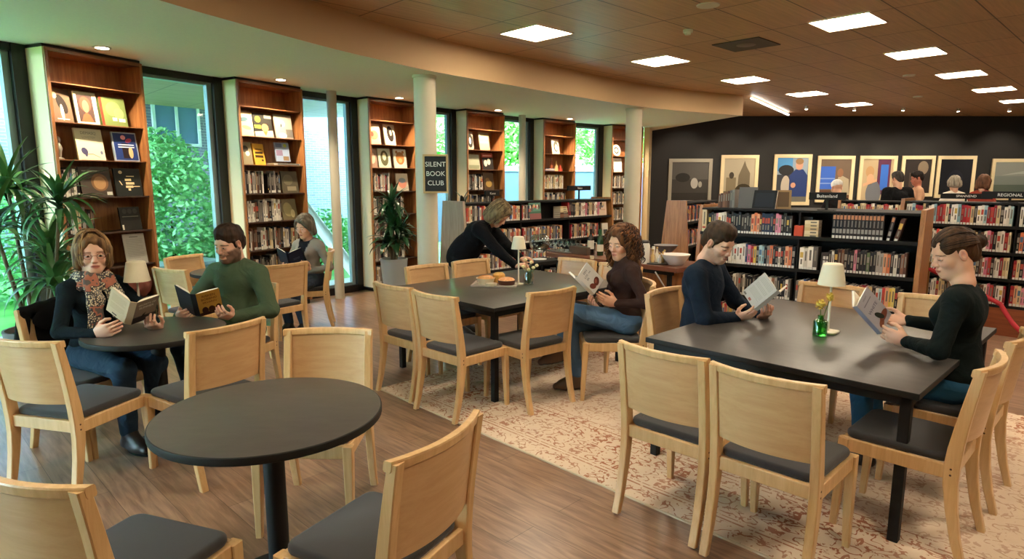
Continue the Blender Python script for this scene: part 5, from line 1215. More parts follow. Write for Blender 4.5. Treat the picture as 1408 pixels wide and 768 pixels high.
def fill(key,row,z,y,x0,x1,spec,hr=(.19,.235),tr=(.018,.036),dep=.15,styles=(0,1,2,3,4),seed=None,leanlast=0):
    x=x0; seq=[]
    for n,ch in spec: seq+= [ch]*n
    i=0
    while x<x1-.012:
        ch=seq[i%len(seq)]; i+=1
        if ch=='_': x+=.05; continue
        if ch in('M',): ch=rb.choice('KWGNCKWR')
        if ch=='D': ch=rb.choice('KGNKBK')
        if ch=='L': ch=rb.choice('WCWGT')
        if ch=='H': ch=rb.choice('RWCOPKBWCR')
        w=rb.uniform(*tr); h=rb.uniform(*hr)
        if x+w>x1: break
        tl=0
        put_book(key,row,x,y+rb.uniform(0,.012),z+.001,w*.97,dep*rb.uniform(.9,1.05),h,rb.choice(PAL[ch]),CN[ch],rb.choice(styles)); x+=w
    return x
# --- tall cases: spine rows (z index into SH)
T=lambda k,i,u0,u1,spec,**a: fill(k,i,SH[i],.05,.04+u0*(BC[k][1]-.08),.04+u1*(BC[k][1]-.08),spec,**a)
big=dict(hr=(.22,.28),tr=(.014,.034))
T(0,3,.0,.22,[(1,'W'),(1,'K'),(1,'W'),(2,'G'),(1,'W')],**big); T(0,4,.0,.36,[(1,'N'),(2,'K'),(1,'T'),(1,'W'),(1,'C'),(3,'M'),(1,'K')],**big)
T(0,5,.0,.42,[(3,'C'),(3,'W'),(2,'N')],**big); T(0,6,.0,.5,[(9,'D')],**big); T(0,7,.0,.6,[(9,'D')],**big)
T(1,3,.02,.34,[(1,'G'),(1,'K'),(1,'W'),(1,'N'),(2,'G'),(1,'C'),(1,'N')],**big); T(1,3,.40,.62,[(2,'K'),(1,'G'),(1,'K'),(2,'G')],**big)
T(1,4,.0,.62,[(2,'K'),(5,'W'),(1,'N'),(1,'K'),(2,'G'),(1,'B'),(2,'W'),(1,'N')],**big); T(1,5,.0,.98,[(1,'C'),(1,'K'),(1,'W'),(3,'N'),(2,'K'),(3,'W'),(2,'D'),(1,'C')],**big)
T(1,6,.0,.9,[(4,'D'),(2,'W'),(3,'D'),(1,'G')],**big); T(1,7,.0,.9,[(6,'D'),(2,'W')],**big)
T(2,3,.05,.42,[(1,'K'),(2,'W'),(1,'O'),(1,'W'),(1,'R')],**big)
for i in(4,5,6,7): T(2,i,.0,.75,[(2,'K'),(2,'W'),(2,'G'),(1,'N')],**big)
T(3,3,.0,.48,[(2,'W'),(1,'G'),(2,'K'),(1,'W'),(1,'K')],**big); 
for i in(4,5,6,7): T(3,i,.0,.8,[(3,'K'),(1,'W'),(2,'D')],**big)
T(4,3,.0,.70,[(3,'W'),(1,'K'),(3,'C'),(1,'W')],**big); 
for i in(4,5,6,7): T(4,i,.0,.8,[(3,'W'),(1,'K'),(2,'D')],**big)
for i in(3,4,5,6,7): T(5,i,.0,.8,[(1,'N'),(2,'G'),(1,'K'),(1,'W'),(1,'C')],**big)
# --- low cases
def Lw(k,r,x0,x1,spec,**a):
    lv=LOW[k][6]; z=sorted(lv,reverse=True)[r]; W=LOW[k][1]; return fill(k,r,z,.02+(z/1.36)*.06+.012,x0*W+.006,x1*W-.006,spec,**a)
sm=dict(hr=(.205,.235),tr=(.020,.034),styles=(0,2,4,0,2))
Lw('U1',0,.0,.035,[(1,'C')],hr=(.25,.25),tr=(.05,.05)); Lw('U1',0,.037,.47,[(2,'K'),(1,'G'),(1,'P'),(3,'W'),(10,'K'),(3,'O'),(1,'N'),(4,'B'),(1,'K'),(2,'P'),(2,'K')],**sm)
Lw('U1',0,.585,.60,[(1,'W')],**sm); 
Lw('U1',0,.645,.870,[(20,'K')],hr=(.24,.24),tr=(.0315,.0315),styles=(6,))
Lw('U1',1,.01,.495,[(1,'O'),(2,'K'),(1,'W'),(2,'K'),(2,'O'),(3,'K'),(4,'W'),(2,'W'),(1,'B'),(1,'P'),(1,'R'),(1,'Y'),(1,'K'),(2,'T'),(1,'K'),(1,'G')],**sm); Lw('U1',1,.51,.60,[(3,'W'),(1,'G')],hr=(.22,.24),tr=(.03,.05))
Lw('U1',1,.64,.975,[(1,'K'),(1,'W'),(1,'K'),(2,'N'),(3,'K'),(1,'P'),(3,'K'),(1,'V'),(2,'K'),(2,'G'),(1,'O'),(1,'O')],**sm)
Lw('U1',2,.01,.495,[(3,'K'),(1,'W'),(2,'G'),(1,'K'),(1,'W'),(2,'D')],**sm); Lw('U1',2,.505,.975,[(2,'D'),(1,'W'),(2,'B'),(1,'N'),(2,'R'),(1,'C'),(1,'K'),(1,'W'),(1,'T'),(2,'H'),(2,'Y')],**sm)
Lw('U1',3,.01,.97,[(5,'M'),(2,'H')],**sm)
for r in range(4): 
    Lw('U2',r,.005,.33,[(2,'W'),(1,'T'),(2,'R'),(1,'R'),(1,'C'),(1,'K')] if r==0 else [(2,'W'),(1,'R'),(2,'C'),(1,'K'),(1,'N'),(1,'W'),(1,'P'),(1,'R'),(1,'K')],**sm)
    Lw('U2',r,.337,.662,[(3,'H'),(2,'P'),(2,'W'),(1,'R'),(1,'B')],**sm)
    Lw('U2',r,.672,.99,[(5,'H')],**sm)
for r in range(4):
    Lw('L',r,.005,.33,[(1,'R'),(1,'O'),(2,'C'),(1,'K'),(1,'G'),(1,'W'),(1,'N'),(1,'B'),(1,'W'),(1,'O')],**sm); Lw('L',r,.337,.46 if r==0 else .62,[(1,'R'),(1,'W'),(1,'N'),(2,'G'),(1,'B'),(1,'W'),(1,'K'),(1,'O'),(1,'C')],**sm)
    Lw('L',r,.69 if r<1 else .672,.90 if r else .95,[(2,'K'),(3,'C'),(1,'K'),(1,'N'),(3,'W'),(2,'P')] if r==0 else [(1,'R'),(2,'K'),(2,'C'),(2,'G'),(1,'N'),(2,'K'),(1,'O'),(1,'W')],**sm)
Lw('U3',0,.0,.62,[(3,'C'),(3,'R'),(2,'W'),(1,'K')],**sm); Lw('U3',0,.66,.98,[(8,'H')],**sm); Lw('U0',0,.0,.9,[(3,'D'),(1,'R'),(2,'O')],**sm); Lw('U0',1,.0,.9,[(3,'D'),(1,'R'),(2,'O')],**sm)
# horizontal piles
for i in range(5): put_book('U1',0,LOW['U1'][1]*.525,.085,1.091+i*.034,.033,.14,.13,PAL['C'][i%3],'cream',1,flat=True)
for i in range(6): put_book('L',0,LOW['L'][1]*.60,.085,1.091+i*.030,.029,.15,.20-.01*i,rb.choice(PAL['N']+PAL['C']),'brown',1,flat=True)
put_book('U1',0,LOW['U1'][1]*.875,.085,1.091,.030,.14,.235,'#262326','black',6,tilt=.16)
put_book('U1',0,LOW['U1'][1]*.905,.085,1.091,.034,.14,.225,'#50352a','brown',2,tilt=.22)
for i in range(4): put_book('L',0,LOW['L'][1]*(.665+.008*i),.085,1.091,.022,.14,.24,PAL['R' if i<2 else 'K'][i%2],['dark red','black'][i//2],0,tilt=-.15)
UN={0:'the leftmost tall bookcase',1:'the second tall bookcase',2:'the third tall bookcase',3:'the fourth tall bookcase',4:'the fifth tall bookcase',5:'the sixth tall bookcase','U1':'low bookcase behind the seated man','U2':'low bookcase at the right edge','U3':'the rear low bookcase','U0':'low case beside the counter','L':'low bookcase behind the bending woman'}
RW=['top','second','third','bottom']
BOOKS.sort(key=lambda b:-b[6]); vis=BOOKS[:300]; rest=[b for b in BOOKS[300:] if -40<b[7][0]<1450 and -40<b[7][1]<800]
rows={}
for b in BOOKS: rows.setdefault((b[3],b[4]),[]).append(b)
pos_={}
for k,l_ in rows.items():
    l_.sort(key=lambda b:(round(b[5],3),b[0].translation.z))
    for i,b in enumerate(l_): pos_[id(b)]=i
for b in vis:
    M,me,cw,key,row,x,area,px=b; o=bpy.data.objects.new('book',me); COL.objects.link(o); o.matrix_world=M
    if isinstance(key,int): lb='%s book, %s from left on shelf %s of %s'%(cw,ordw(pos_[id(b)]),['','','','four','five','six','seven','eight'][row],UN[key]); g='books in %s'%UN[key]
    else: lb='%s book, %s from left, %s shelf, %s'%(cw,ordw(pos_[id(b)]),RW[row],UN[key]); g='books in the %s'%UN[key]
    tag(o,lb,'book',g)
if rest:
    mb=MB(); 
    for b in rest:
        me=b[1]
        for s_ in range(len(me.materials)): mb.mi(me.materials[s_])
        o=len(mb.v); mb.v+=[tuple(b[0]@v.co) for v in me.vertices]
        for p in me.polygons: mb.f.append(tuple(i+o for i in p.vertices)); mb.m.append(mb.mi(me.materials[p.material_index])); mb.sm.append(False)
    tag(mb.build('books'),'the smaller and farther library books filling the remaining shelf rows','books',kind='stuff')
# ================================================================ BOOKS SHOWN FACE OUT
def face_book(key,x,z,w,h,col,label,art=None,thick=.018,y=.06,lean=.14,turn=0.,name='display_book',cat='book',group=None):
    o,d,rz=shelf_frame(key); n_=Vector((-d.y,d.x,0)); p=o+d*x+n_*y
    M=Matrix.Translation((p.x,p.y,z+.001))@Matrix.Rotation(rz+turn,4,'Z')@Matrix.Rotation(-lean,4,'X')
    t=empty(name,(0,0,0),0,label,cat,group); t.matrix_world=M
    mb=MB(); c=colmat(col,.4); mb.box((0,0,0),(w,.002,h),c); mb.box((0,thick-.002,0),(w,thick,h),c); mb.box((0,.002,0),(.002,thick-.002,h),c); mb.build('cover',t)
    mb=MB(); mb.box((.0025,.0022,.003),(w-.003,thick-.0022,h-.003),paper); mb.build('pages',t)
    A=Matrix(((1,0,0,0),(0,0,-1,-.0005),(0,1,0,0),(0,0,0,1)))   # x right, y up, z towards the viewer
    if art: art(t,A,w,h)
    return t
def art(*sh):
    """shapes in unit coordinates"""
    def f(t,A,w,h):
        out=[]
        for s_ in sh:
            if s_[0]=='r': out.append(('r',s_[1]*w,s_[2]*h,s_[3]*w,s_[4]*h,s_[5],s_[6]))
            elif s_[0]=='e': out.append(('e',s_[1]*w,s_[2]*h,s_[3]*w,s_[4]*h,s_[5],s_[6],s_[7]))
            elif s_[0]=='p': out.append(('p',[(a*w,b*h) for a,b in s_[1]],s_[2],s_[3]))
        if out: quadart(t,A,out)
        for s_ in sh:
            if s_[0]=='t': txt(t,A,s_[1],s_[2]*w,s_[3]*h,s_[4]*h,s_[5])
    return f
U=lambda k,u: .04+u*(BC[k][1]-.08)
F=face_book
F(0,U(0,.02),SH[1],.20,.30,'#6e5a48','brown illustrated book with dark figures, first on the leftmost case\'s top display',art(('e',.55,.55,.22,.30,20,'#2c2420',1),('e',.5,.3,.08,.25,0,'#d8c8b0',2),('r',.2,.08,.8,.11,'#d8c8b0',2),('e',.25,.8,.12,.1,0,'#c9b598',1)),turn=.15)
F(0,U(0,.27),SH[1],.21,.30,'#d9d2bd','cream book with portrait in a broad red hat, on the leftmost case',art(('r',.12,.06,.82,.92,'#4c3a34',1),('e',.47,.62,.26,.24,0,'#8a4a38',2),('e',.47,.55,.15,.20,0,'#c9705a',3),('p',[(.2,.06),(.74,.06),(.62,.28),(.47,.36),(.32,.28)],'#a8583a',3)))
F(0,U(0,.55),SH[1],.26,.28,'#6c7a46','green leafy cover book with a red spine, on the leftmost case',art(('r',0,0,.10,1,'#a83a28',1),('e',.5,.6,.3,.25,30,'#7f9058',1),('e',.7,.45,.2,.2,0,'#8a9a62',2),('r',.42,.18,.60,.30,'#d8d8b8',3),('r',.66,.16,.92,.28,'#d8d8b8',3)),thick=.03)
F(0,U(0,.24),SH[2],.27,.30,'#d8d0b4','large cream book with grey title and small blue figure, leftmost case',art(('t','DEMASQ',.5,.86,.13,'#8f8b78'),('t','LOVETOY',.5,.72,.10,'#a5a18c'),('e',.26,.28,.11,.12,30,'#4c4a6a',1),('e',.30,.18,.05,.07,0,'#4c4a6a',1),('e',.88,.25,.05,.06,0,'#6a7088',1),('p',[(.32,.17),(.55,.18),(.8,.08),(.8,.1),(.55,.21),(.32,.20)],'#9a8a72',1)),turn=.05)
F(0,U(0,.66),SH[2],.26,.29,'#9aa4b0','blue book with a pink flower and hands, on the leftmost case',art(('r',.05,.04,.95,.96,'#22366e',1),('e',.45,.82,.10,.08,0,'#d890a0',2),('e',.65,.72,.14,.07,20,'#b04a70',2),('r',.2,.55,.85,.585,'#c8d0e0',3),('r',.2,.47,.85,.505,'#c8d0e0',3),('r',.35,.1,.62,.62,'#241a20',2),('e',.68,.3,.09,.2,0,'#d8b080',3)))
F(0,U(0,.24),SH[3],.30,.29,'#4a4038','large dark book with a tilted pale face, on the leftmost case',art(('e',.62,.48,.28,.30,0,'#7c5a3c',1),('e',.62,.46,.20,.22,0,'#a88058',2),('r',.1,.85,.6,.88,'#9a948a',1),('r',.8,.05,.98,.16,'#c8c4ba',1)))
F(0,U(0,.64),SH[3],.27,.28,'#232522','black book with scattered gold lettering, on the leftmost case',art(('e',.25,.86,.07,.06,0,'#c8b890',1),('r',.45,.70,.75,.73,'#e0c898',1),('r',.38,.55,.62,.63,'#e8cfa0',1),('r',.40,.42,.72,.50,'#e8cfa0',1),('r',.38,.30,.66,.38,'#e8cfa0',1),('r',.66,.33,.92,.36,'#e8cfa0',1),('r',.46,.2,.55,.28,'#e8cfa0',1),('p',[(.15,.55),(.19,.55),(.27,.40),(.23,.40)],'#e8cfa0',1)),turn=-.05)
F(0,U(0,.66),SH[4],.22,.24,'#25231f','dark book with three round shapes along its top, leftmost case',art(('e',.25,.82,.11,.11,0,'#3c3833',1),('e',.5,.82,.11,.11,0,'#3c3833',1),('e',.76,.82,.11,.11,0,'#3c3833',1),('r',.1,.58,.9,.61,'#6c665c',1),('r',.04,.04,.12,.25,'#c8c0ae',1)))
F(0,U(0,.68),SH[5],.235,.315,'#b8b4aa','grey printed notice sheet in a stand on the leftmost bookcase',art(*[('r',.12,.80-.055*i,.88-(.2 if i%4==3 else 0),.812-.055*i,'#98948c',1) for i in range(12)]+[('r',.3,.88,.7,.905,'#6c6862',1)]),thick=.006,name='notice',cat='notice')
F(1,U(1,.0),SH[1],.21,.29,'#cdbb92','beige landscape cover book, first in the second tall case',art(('r',.05,.62,.7,.85,'#7f98a0',1),('e',.4,.68,.3,.08,10,'#4c6a74',2),('e',.55,.35,.3,.08,-10,'#a89468',1)))
F(1,U(1,.25),SH[1],.27,.29,'#2e2c28','black book with a yellow disc and orange face, second tall case',art(('e',.24,.74,.15,.13,0,'#d8d030',1),('r',.02,.36,.36,.5,'#a8b838',1),('p',[(0,.0),(1,.0),(1,.3),(0,.22)],'#a8a294',1),('e',.58,.40,.19,.17,0,'#c88858',2),('p',[(.45,.25),(.7,.25),(.58,.05)],'#c86838',2),('r',.6,.8,1,.98,'#8a8678',1)))
F(1,U(1,.60),SH[1],.27,.30,'#a39a8c','grey book with a pale flower in a cup, second tall case',art(('e',.42,.62,.18,.14,0,'#d8d4c4',1),('e',.36,.55,.05,.08,0,'#4c4a44',2),('e',.38,.12,.25,.12,0,'#d8d4c8',1),('r',.6,.05,1,.4,'#6a665e',1)))
F(1,U(1,.02),SH[2],.15,.27,'#8c8468','small framed olive picture with dark vines, second tall case',art(('e',.4,.7,.3,.15,0,'#3c3830',1),('e',.6,.5,.2,.12,0,'#e0dccc',1)),name='framed_card',cat='picture')
F(1,U(1,.22),SH[2],.19,.26,'#d8a23c','mustard yellow book with black handwritten title, second tall case',art(('r',.2,.72,.8,.76,'#4c3a18',1),('r',.15,.52,.85,.62,'#3a2c14',1),('r',.12,.34,.88,.46,'#3a2c14',1),('e',.75,.22,.1,.05,0,'#3a2c14',1)),thick=.03,turn=.2)
F(1,U(1,.58),SH[2]+.05,.22,.24,'#8fa0b8','pale blue photo book with small city views, second tall case',art(('r',.05,.75,.5,.95,'#5c7090',1),('r',.05,.3,.5,.6,'#7a6a80',1),('e',.72,.85,.12,.1,0,'#a8b040',1),('r',.5,.05,.9,.28,'#806a50',1)))
o_=BC[1]; mb=MB(); p=shelf_frame(1); n_=Vector((-p[1].y,p[1].x,0)); q=p[0]+p[1]*U(1,.5)+n_*.03
mb.bbox((0,0,.001),(.42,.22,.026),colmat('#b8b2a4',.5),.002); mb.box((.06,-.001,.004),(.4,.0,.022),colmat('#6c6a68',.5)); tag(mb.build('flat_box',loc=(q.x,q.y,SH[2]),rz=p[2]),'flat pale box under the blue photo book on the second tall case','box')
F(1,U(1,.66),SH[3],.26,.28,'#57503f','dark brown patterned book face out, fourth shelf of second tall case',art(('e',.4,.6,.3,.25,0,'#6c634e',1),('r',.3,.1,.85,.3,'#8a8068',1)))
F(1,U(1,.64),SH[4],.26,.27,'#756a4e','olive map-like book leaning on the second tall case',art(('e',.4,.5,.3,.35,20,'#a09468',1),('e',.7,.3,.15,.2,0,'#c8bc90',2)),turn=.1)
F(2,U(2,.0),SH[1],.22,.30,'#b8a288','cream book with an orange flower-like shape, third tall case',art(('e',.45,.45,.35,.22,15,'#c87858',1),('e',.3,.5,.14,.12,0,'#8a4030',2)))
F(2,U(2,.36),SH[1],.24,.31,'#cfc6ac','black and cream portrait book with a tall dark figure, third case',art(('e',.55,.55,.3,.38,10,'#2c2420',1),('e',.6,.6,.10,.14,0,'#c8a890',2)),turn=.15)
F(2,U(2,.0),SH[2],.14,.28,'#a08270','narrow brown portrait book at the left, third tall case',art(('e',.4,.5,.4,.3,0,'#d8b8a0',1)))
F(2,U(2,.20),SH[2],.235,.29,'#c8cdb4','pale green portrait book of a figure in an arch, third case',art(('e',.5,.5,.32,.40,0,'#5c5a3c',1),('e',.5,.58,.14,.2,0,'#d8d0a8',2)))
F(2,U(2,.56),SH[2],.25,.29,'#d8d2c0','white book with a brown bear-like furry head, third case',art(('e',.5,.52,.34,.34,0,'#a8703c',1),('e',.5,.40,.15,.12,0,'#d8a068',2),('e',.25,.84,.1,.08,0,'#a8703c',1),('e',.75,.84,.1,.08,0,'#a8703c',1)))
F(2,U(2,.60),SH[3],.24,.27,'#cbbfa8','cream book with a pale rounded head, fourth shelf of third case',art(('e',.5,.45,.35,.3,0,'#d89078',1),('e',.5,.6,.3,.15,0,'#8c98a0',2)))
F(3,U(3,.0),SH[1],.18,.30,'#b8a890','black and white portrait book, first in the fourth tall case',art(('e',.6,.5,.35,.4,0,'#2c2a26',1),('e',.6,.5,.15,.2,0,'#d8d0c0',2)))
F(3,U(3,.38),SH[1],.27,.31,'#a59a78','plain beige-green linen book, fourth tall case',art(('r',.1,.4,.9,.5,'#b8ae90',1)),turn=.05)
F(3,U(3,.06),SH[2],.28,.26,'#a3a58c','grey-green landscape book beside the red one, fourth tall case',art(('r',.05,.05,.95,.3,'#83866c',1)),thick=.04)
F(3,U(3,.46),SH[2],.28,.29,'#b04a3c','red and black book with pale figures, fourth tall case',art(('r',0,0,1,.75,'#2c2826',1),('e',.3,.4,.15,.2,0,'#c8c0b0',2),('e',.6,.5,.15,.2,0,'#c8c0b0',2),('r',.1,.82,.9,.9,'#e0a090',1)))
F(3,U(3,.50),SH[3],.26,.30,'#54402c','dark brown still-life book, fourth tall case',art(('e',.5,.35,.3,.2,0,'#a88848',1),('e',.4,.6,.2,.1,0,'#806038',2)))
F(4,U(4,.32),SH[1],.27,.29,'#cdc6b2','cream book with a dark wreath portrait, fifth tall case',art(('e',.55,.5,.33,.36,0,'#4c4a40',1),('e',.6,.45,.18,.2,0,'#d8d2c0',2)),turn=.15)
F(5,U(5,.1),SH[2],.27,.30,'#d8d4c8','plain white book, sixth tall case',None)
# ornaments on the tall cases
def onbc(k,u,y,z): o,d,rz=shelf_frame(k); n_=Vector((-d.y,d.x,0)); p=o+d*U(k,u)+n_*y; return Vector((p.x,p.y,z+.001)),rz
silver=mat('silver_figure','#a8a294',.35,metal=.5); dkw=mat('dark_ornament','#2a2019',.5)
p,rz=onbc(0,.08,.12,SH[2]); mb=MB(); mb.lathe([(.035,0),(.035,.01),(.014,.02),(.02,.07),(.028,.10),(.02,.13),(.010,.15),(.018,.165),(.020,.185),(.012,.205),(.001,.212)],silver,18); tag(mb.build('figurine',loc=p),'small silvery figurine beside the cream book on the leftmost case','figurine')
p,rz=onbc(4,.04,.12,SH[1]); mb=MB(); mb.lathe([(.04,0),(.03,.02),(.025,.1),(.04,.16),(.028,.2),(.04,.25),(.03,.29),(.001,.31)],dkw,14); tag(mb.build('figurine',loc=p),'dark carved figurine at the top left of the fifth tall case','figurine')
p,rz=onbc(5,.22,.12,SH[1]); mb=MB(); M=Matrix.Rotation(R(80),4,'X'); mb.lathe([(.001,0),(.05,.002),(.12,.01),(.125,.018),(.05,.012),(.001,.01)],mat('plate_glaze','#d8d0bc',.3),28,Matrix.Translation((0,0,.125))@M); mb.lathe([(.045,.0115),(.075,.0135),(.075,.0145),(.045,.0125)],dkw,24,Matrix.Translation((0,0,.125))@M,cap=False); mb.bbox((-.05,-.02,0),(.05,.06,.012),dkw,.002); tag(mb.build('display_plate',loc=p,rz=rz),'round patterned plate on a stand in the sixth tall case','plate')
for i,(u,h_) in enumerate(((.36,.24),(.52,.2),(.66,.13))):
    p,rz=onbc(4,u,.10,SH[2]); mb=MB(); w=.06; mb.add([(-w,0,0),(w,0,0),(w,.04,0),(-w,.04,0),(-.006,.015,h_),(.006,.015,h_),(.006,.025,h_),(-.006,.025,h_)],[(0,3,2,1),(4,5,6,7),(0,1,5,4),(1,2,6,5),(2,3,7,6),(3,0,4,7)],colmat(['#8c4a2c','#c8a070','#a04030'][i],.5)); tag(mb.build('wooden_wedge',loc=p,rz=rz),'pointed wooden wedge toy, %s, on the fifth tall case'%['the tall brown one','the middle pale one','the low red one'][i],'toy','pointed wooden toys')
p,rz=onbc(4,.02,.02,SH[2]); mb=MB(); 
for i in range(5): mb.bbox((.0+.008*i,.0,.0+.011*i),(.30+.01*(i%2),.05-.004*i,.010+.011*i),colmat(['#5a5c80','#c8c4bc','#8a4a4a','#d8d4c8','#44486a'][i],.5),.001)
tag(mb.build('magazine_pile',loc=p,rz=rz),'low pile of magazines at the shelf front of the fifth tall case','magazines')
# reddish cloth bag at the foot of the leftmost case
p,rz=onbc(0,.80,.10,SH[6]); f=Field((-.22,-.16,-.01),(.22,.16,.34),.008); f.ell((0,0,.10),(.16,.10,.12),.03); f.ell((-.07,0,.17),(.09,.08,.07),.03); f.ell((.08,-.01,.15),(.08,.07,.08),.03); f.put(lambda x,y,z:-z+x*0+y*0,(-.22,-.16,-.01),(.22,.16,.34),.001,'i')
V,Fc=f.mesh(); V=displace(V,Fc,.006,45,3); so=Soup(); so.add(V,Fc,np.tile(lin('#7c4a42'),(len(V),1))*(1+.25*noise3(V,25,3))[:,None]); o=so.build('cloth_bag',KNIT); o.location=p; o.rotation_euler.z=rz; tag(o,'crumpled reddish-brown cloth bag low in the leftmost bookcase','bag')
# ================================================================ BOOKS AND SIGNS ON THE LOW CASES
W1=LOW['U1'][1]
F('U1',W1*.16,1.36,.19,.23,'#5c5a5a','grey book standing face out on top of the low bookcase',None,y=.28,lean=.2,turn=.15)
F('U1',W1*.235,1.36,.25,.20,'#15161a','black landscape book standing open on top of the low bookcase',art(('r',.1,.1,.9,.85,'#1c2028',1)),y=.27,lean=.25,turn=-.1,thick=.03)
F('U1',W1*.355,1.36,.15,.20,'#8c7250','small brown framed card on top of the low bookcase',art(('r',.1,.1,.85,.9,'#5a4632',1)),y=.28,lean=.2,turn=.35)
for i in range(7): 
    M=None; put=shelf_frame('U1'); n_=Vector((-put[1].y,put[1].x,0)); p=put[0]+put[1]*(W1*.055+i*.026)+n_*.26
    o=bpy.data.objects.new('book',book_mesh(PAL['N'][i%3] if i<5 else PAL['G'][i%3],1)); COL.objects.link(o); o.location=(p.x,p.y,1.361); o.rotation_euler=(0,0,put[2]); o.scale=(.025,.14,.15+.008*i); tag(o,'%s low book standing on top of the low bookcase, %s from left'%('brown' if i<5 else 'grey',ordw(i)),'book','books standing on top of the low bookcase')
put=shelf_frame('U1'); n_=Vector((-put[1].y,put[1].x,0))
p=put[0]+put[1]*(W1*.478)+n_*.075; mb=MB(); mb.bbox((0,0,0),(.085,.10,.115),colmat('#b8472c',.5),.004); tag(mb.build('red_box',loc=(p.x,p.y,1.0915),rz=put[2]),'orange-red box between black books and the cream pile','box')
p=put[0]+put[1]*(W1*.50)+n_*.19; mb=MB(); mb.bbox((0,0,0),(.10,.10,.20),colmat('#28262a',.4),.003); tag(mb.build('black_box',loc=(p.x,p.y,1.0915),rz=put[2]),'black box standing behind the orange-red box','box')
F('U1',W1*.30,.43,.18,.21,'#2f3337','dark book face out on the third shelf behind the seated man',art(('e',.5,.5,.3,.3,0,'#59626a',1)),y=.08,lean=.08)
F('U1',W1*.61,.76,.115,.19,'#3b3432','black book with white squares on its cover, behind the lamp',art(*[('r',.15+.25*i,.2+.22*j,.34+.25*i,.36+.22*j,'#c8c4bc',1) for i in range(3) for j in range(3)]),y=.08,lean=.08)
F('L',LOW['L'][1]*.385,1.09,.24,.25,'#5c8a78','teal and pink landscape book face out on the bending woman\'s shelf',art(('r',0,0,1,.38,'#8a5a58',1),('r',0,.38,1,.5,'#466a58',1)),y=.07,lean=.1)
F('L',LOW['L'][1]*.90,1.09,.19,.23,'#c8b098','pale pink book face out at the end of the low bookcase',art(('r',.2,.4,.8,.5,'#b89880',1)),y=.07,lean=.1)
F('L',LOW['L'][1]*.80,.76,.17,.20,'#c8683c','orange book face out on the second shelf above the counter',art(('r',.2,.6,.8,.7,'#e0c0a0',1)),y=.07,lean=.1)
F('L',LOW['L'][1]*.93,.76,.15,.21,'#bdb6a6','white book with black print face out above the counter',art(('r',.15,.15,.85,.5,'#3a3836',1)),y=.07,lean=.1)
def shelf_sign(key,x,text,label,w=.42,z=1.36,y=.25,hs=.16):
    o,d,rz=shelf_frame(key); n_=Vector((-d.y,d.x,0)); p=o+d*x+n_*y; t=empty('shelf_sign',(p.x,p.y,z),rz,label,'sign','black section signs on the low cases')
    mb=MB(); mb.bbox((-w/2,-.02,hs-.055),(w/2,.02,hs+.02),blk,.003); mb.build('panel',t); mb=MB(); mb.box((-.012,-.008,0),(.012,.008,hs-.055),blk); mb.bbox((-.08,-.04,0),(.08,.04,.008),blk,.002); mb.build('post',t)
    A=Matrix(((1,0,0,0),(0,0,-1,-.021),(0,1,0,hs-.018),(0,0,0,1))); txt(t,A,text,0,0,.045,'#e8e4da')
shelf_sign('U1',W1*.60,'Buitenland','black sign with white lettering on the bookcase above the lamp',w=.34)
shelf_sign('L',LOW['L'][1]*.20,'Kunst','black sign on a post above the bending woman\'s head',w=.26,hs=.14)
shelf_sign('L',LOW['L'][1]*.80,'Reizen','black sign on a post in front of the fifth tall bookcase',w=.55,hs=.20)
shelf_sign('U3',1.55,'SPANNEND','black sign with white lettering on the rear low bookcase',w=.6,hs=.10,z=1.36)
shelf_sign('U2',LOW['U2'][1]*.30,'REGIONAL','black sign with white lettering at the right edge of the picture',w=.5,z=1.42,hs=.10)
# ================================================================ PICTURES
maple=mat('maple_frame','#d8c49a',.5); unlitfr=mat('unlit_frame_wood','#8c8474',.5)  # leftmost picture's frame: missing light put into a grey-beige colour
def picture(x0,y0,x1,y1,label,bg,shapes,fr=None):
    Yp=15.66; a=dp(x0,y0,Yp); b=dp(x1,y1,Yp); w=b.x-a.x; h=a.z-b.z; t=empty('framed_picture',(a.x,Yp,b.z),0,label,'picture','framed pictures on the charcoal wall'); fw=.085
    mb=MB(); m=fr or maple
    for q in ((0,0,w,fw),(0,h-fw,w,h),(0,fw,fw,h-fw),(w-fw,fw,w,h-fw)): mb.bbox((q[0],-.02,q[1]),(q[2],.02,q[3]),m,.003)
    mb.build('frame',t); mb=MB(); mb.box((fw,.0,fw),(w-fw,.012,h-fw),colmat(bg,.6)); pr=mb.build('print',t)
    A=Matrix(((1,0,0,fw),(0,0,-1,-.001),(0,1,0,fw),(0,0,0,1))); art(*shapes)(t,A,w-2*fw,h-2*fw)
picture(920,218,977,280,'grey-framed dark landscape picture, leftmost on the charcoal wall','#38342f',[('r',0,.55,1,1,'#4c4843',1),('e',.62,.45,.10,.14,0,'#9a948a',2),('e',.78,.42,.05,.08,0,'#8a847a',2),('e',.3,.6,.2,.12,0,'#26231f',2),('r',0,0,1,.2,'#2a2622',2)],unlitfr)
picture(992,213,1040,280,'framed sepia picture of a tall pointed haystack-like building','#a89c84',[('p',[(.45,.2),(.85,.2),(.85,.65),(.72,.82),(.66,.95),(.6,.82),(.48,.6)],'#6a5f4c',2),('r',0,0,1,.22,'#5a4f3e',1),('e',.65,.22,.28,.18,0,'#38301f',3),('r',.08,.2,.4,.55,'#7a6e56',1),('e',.25,.6,.08,.08,0,'#40382c',2)])
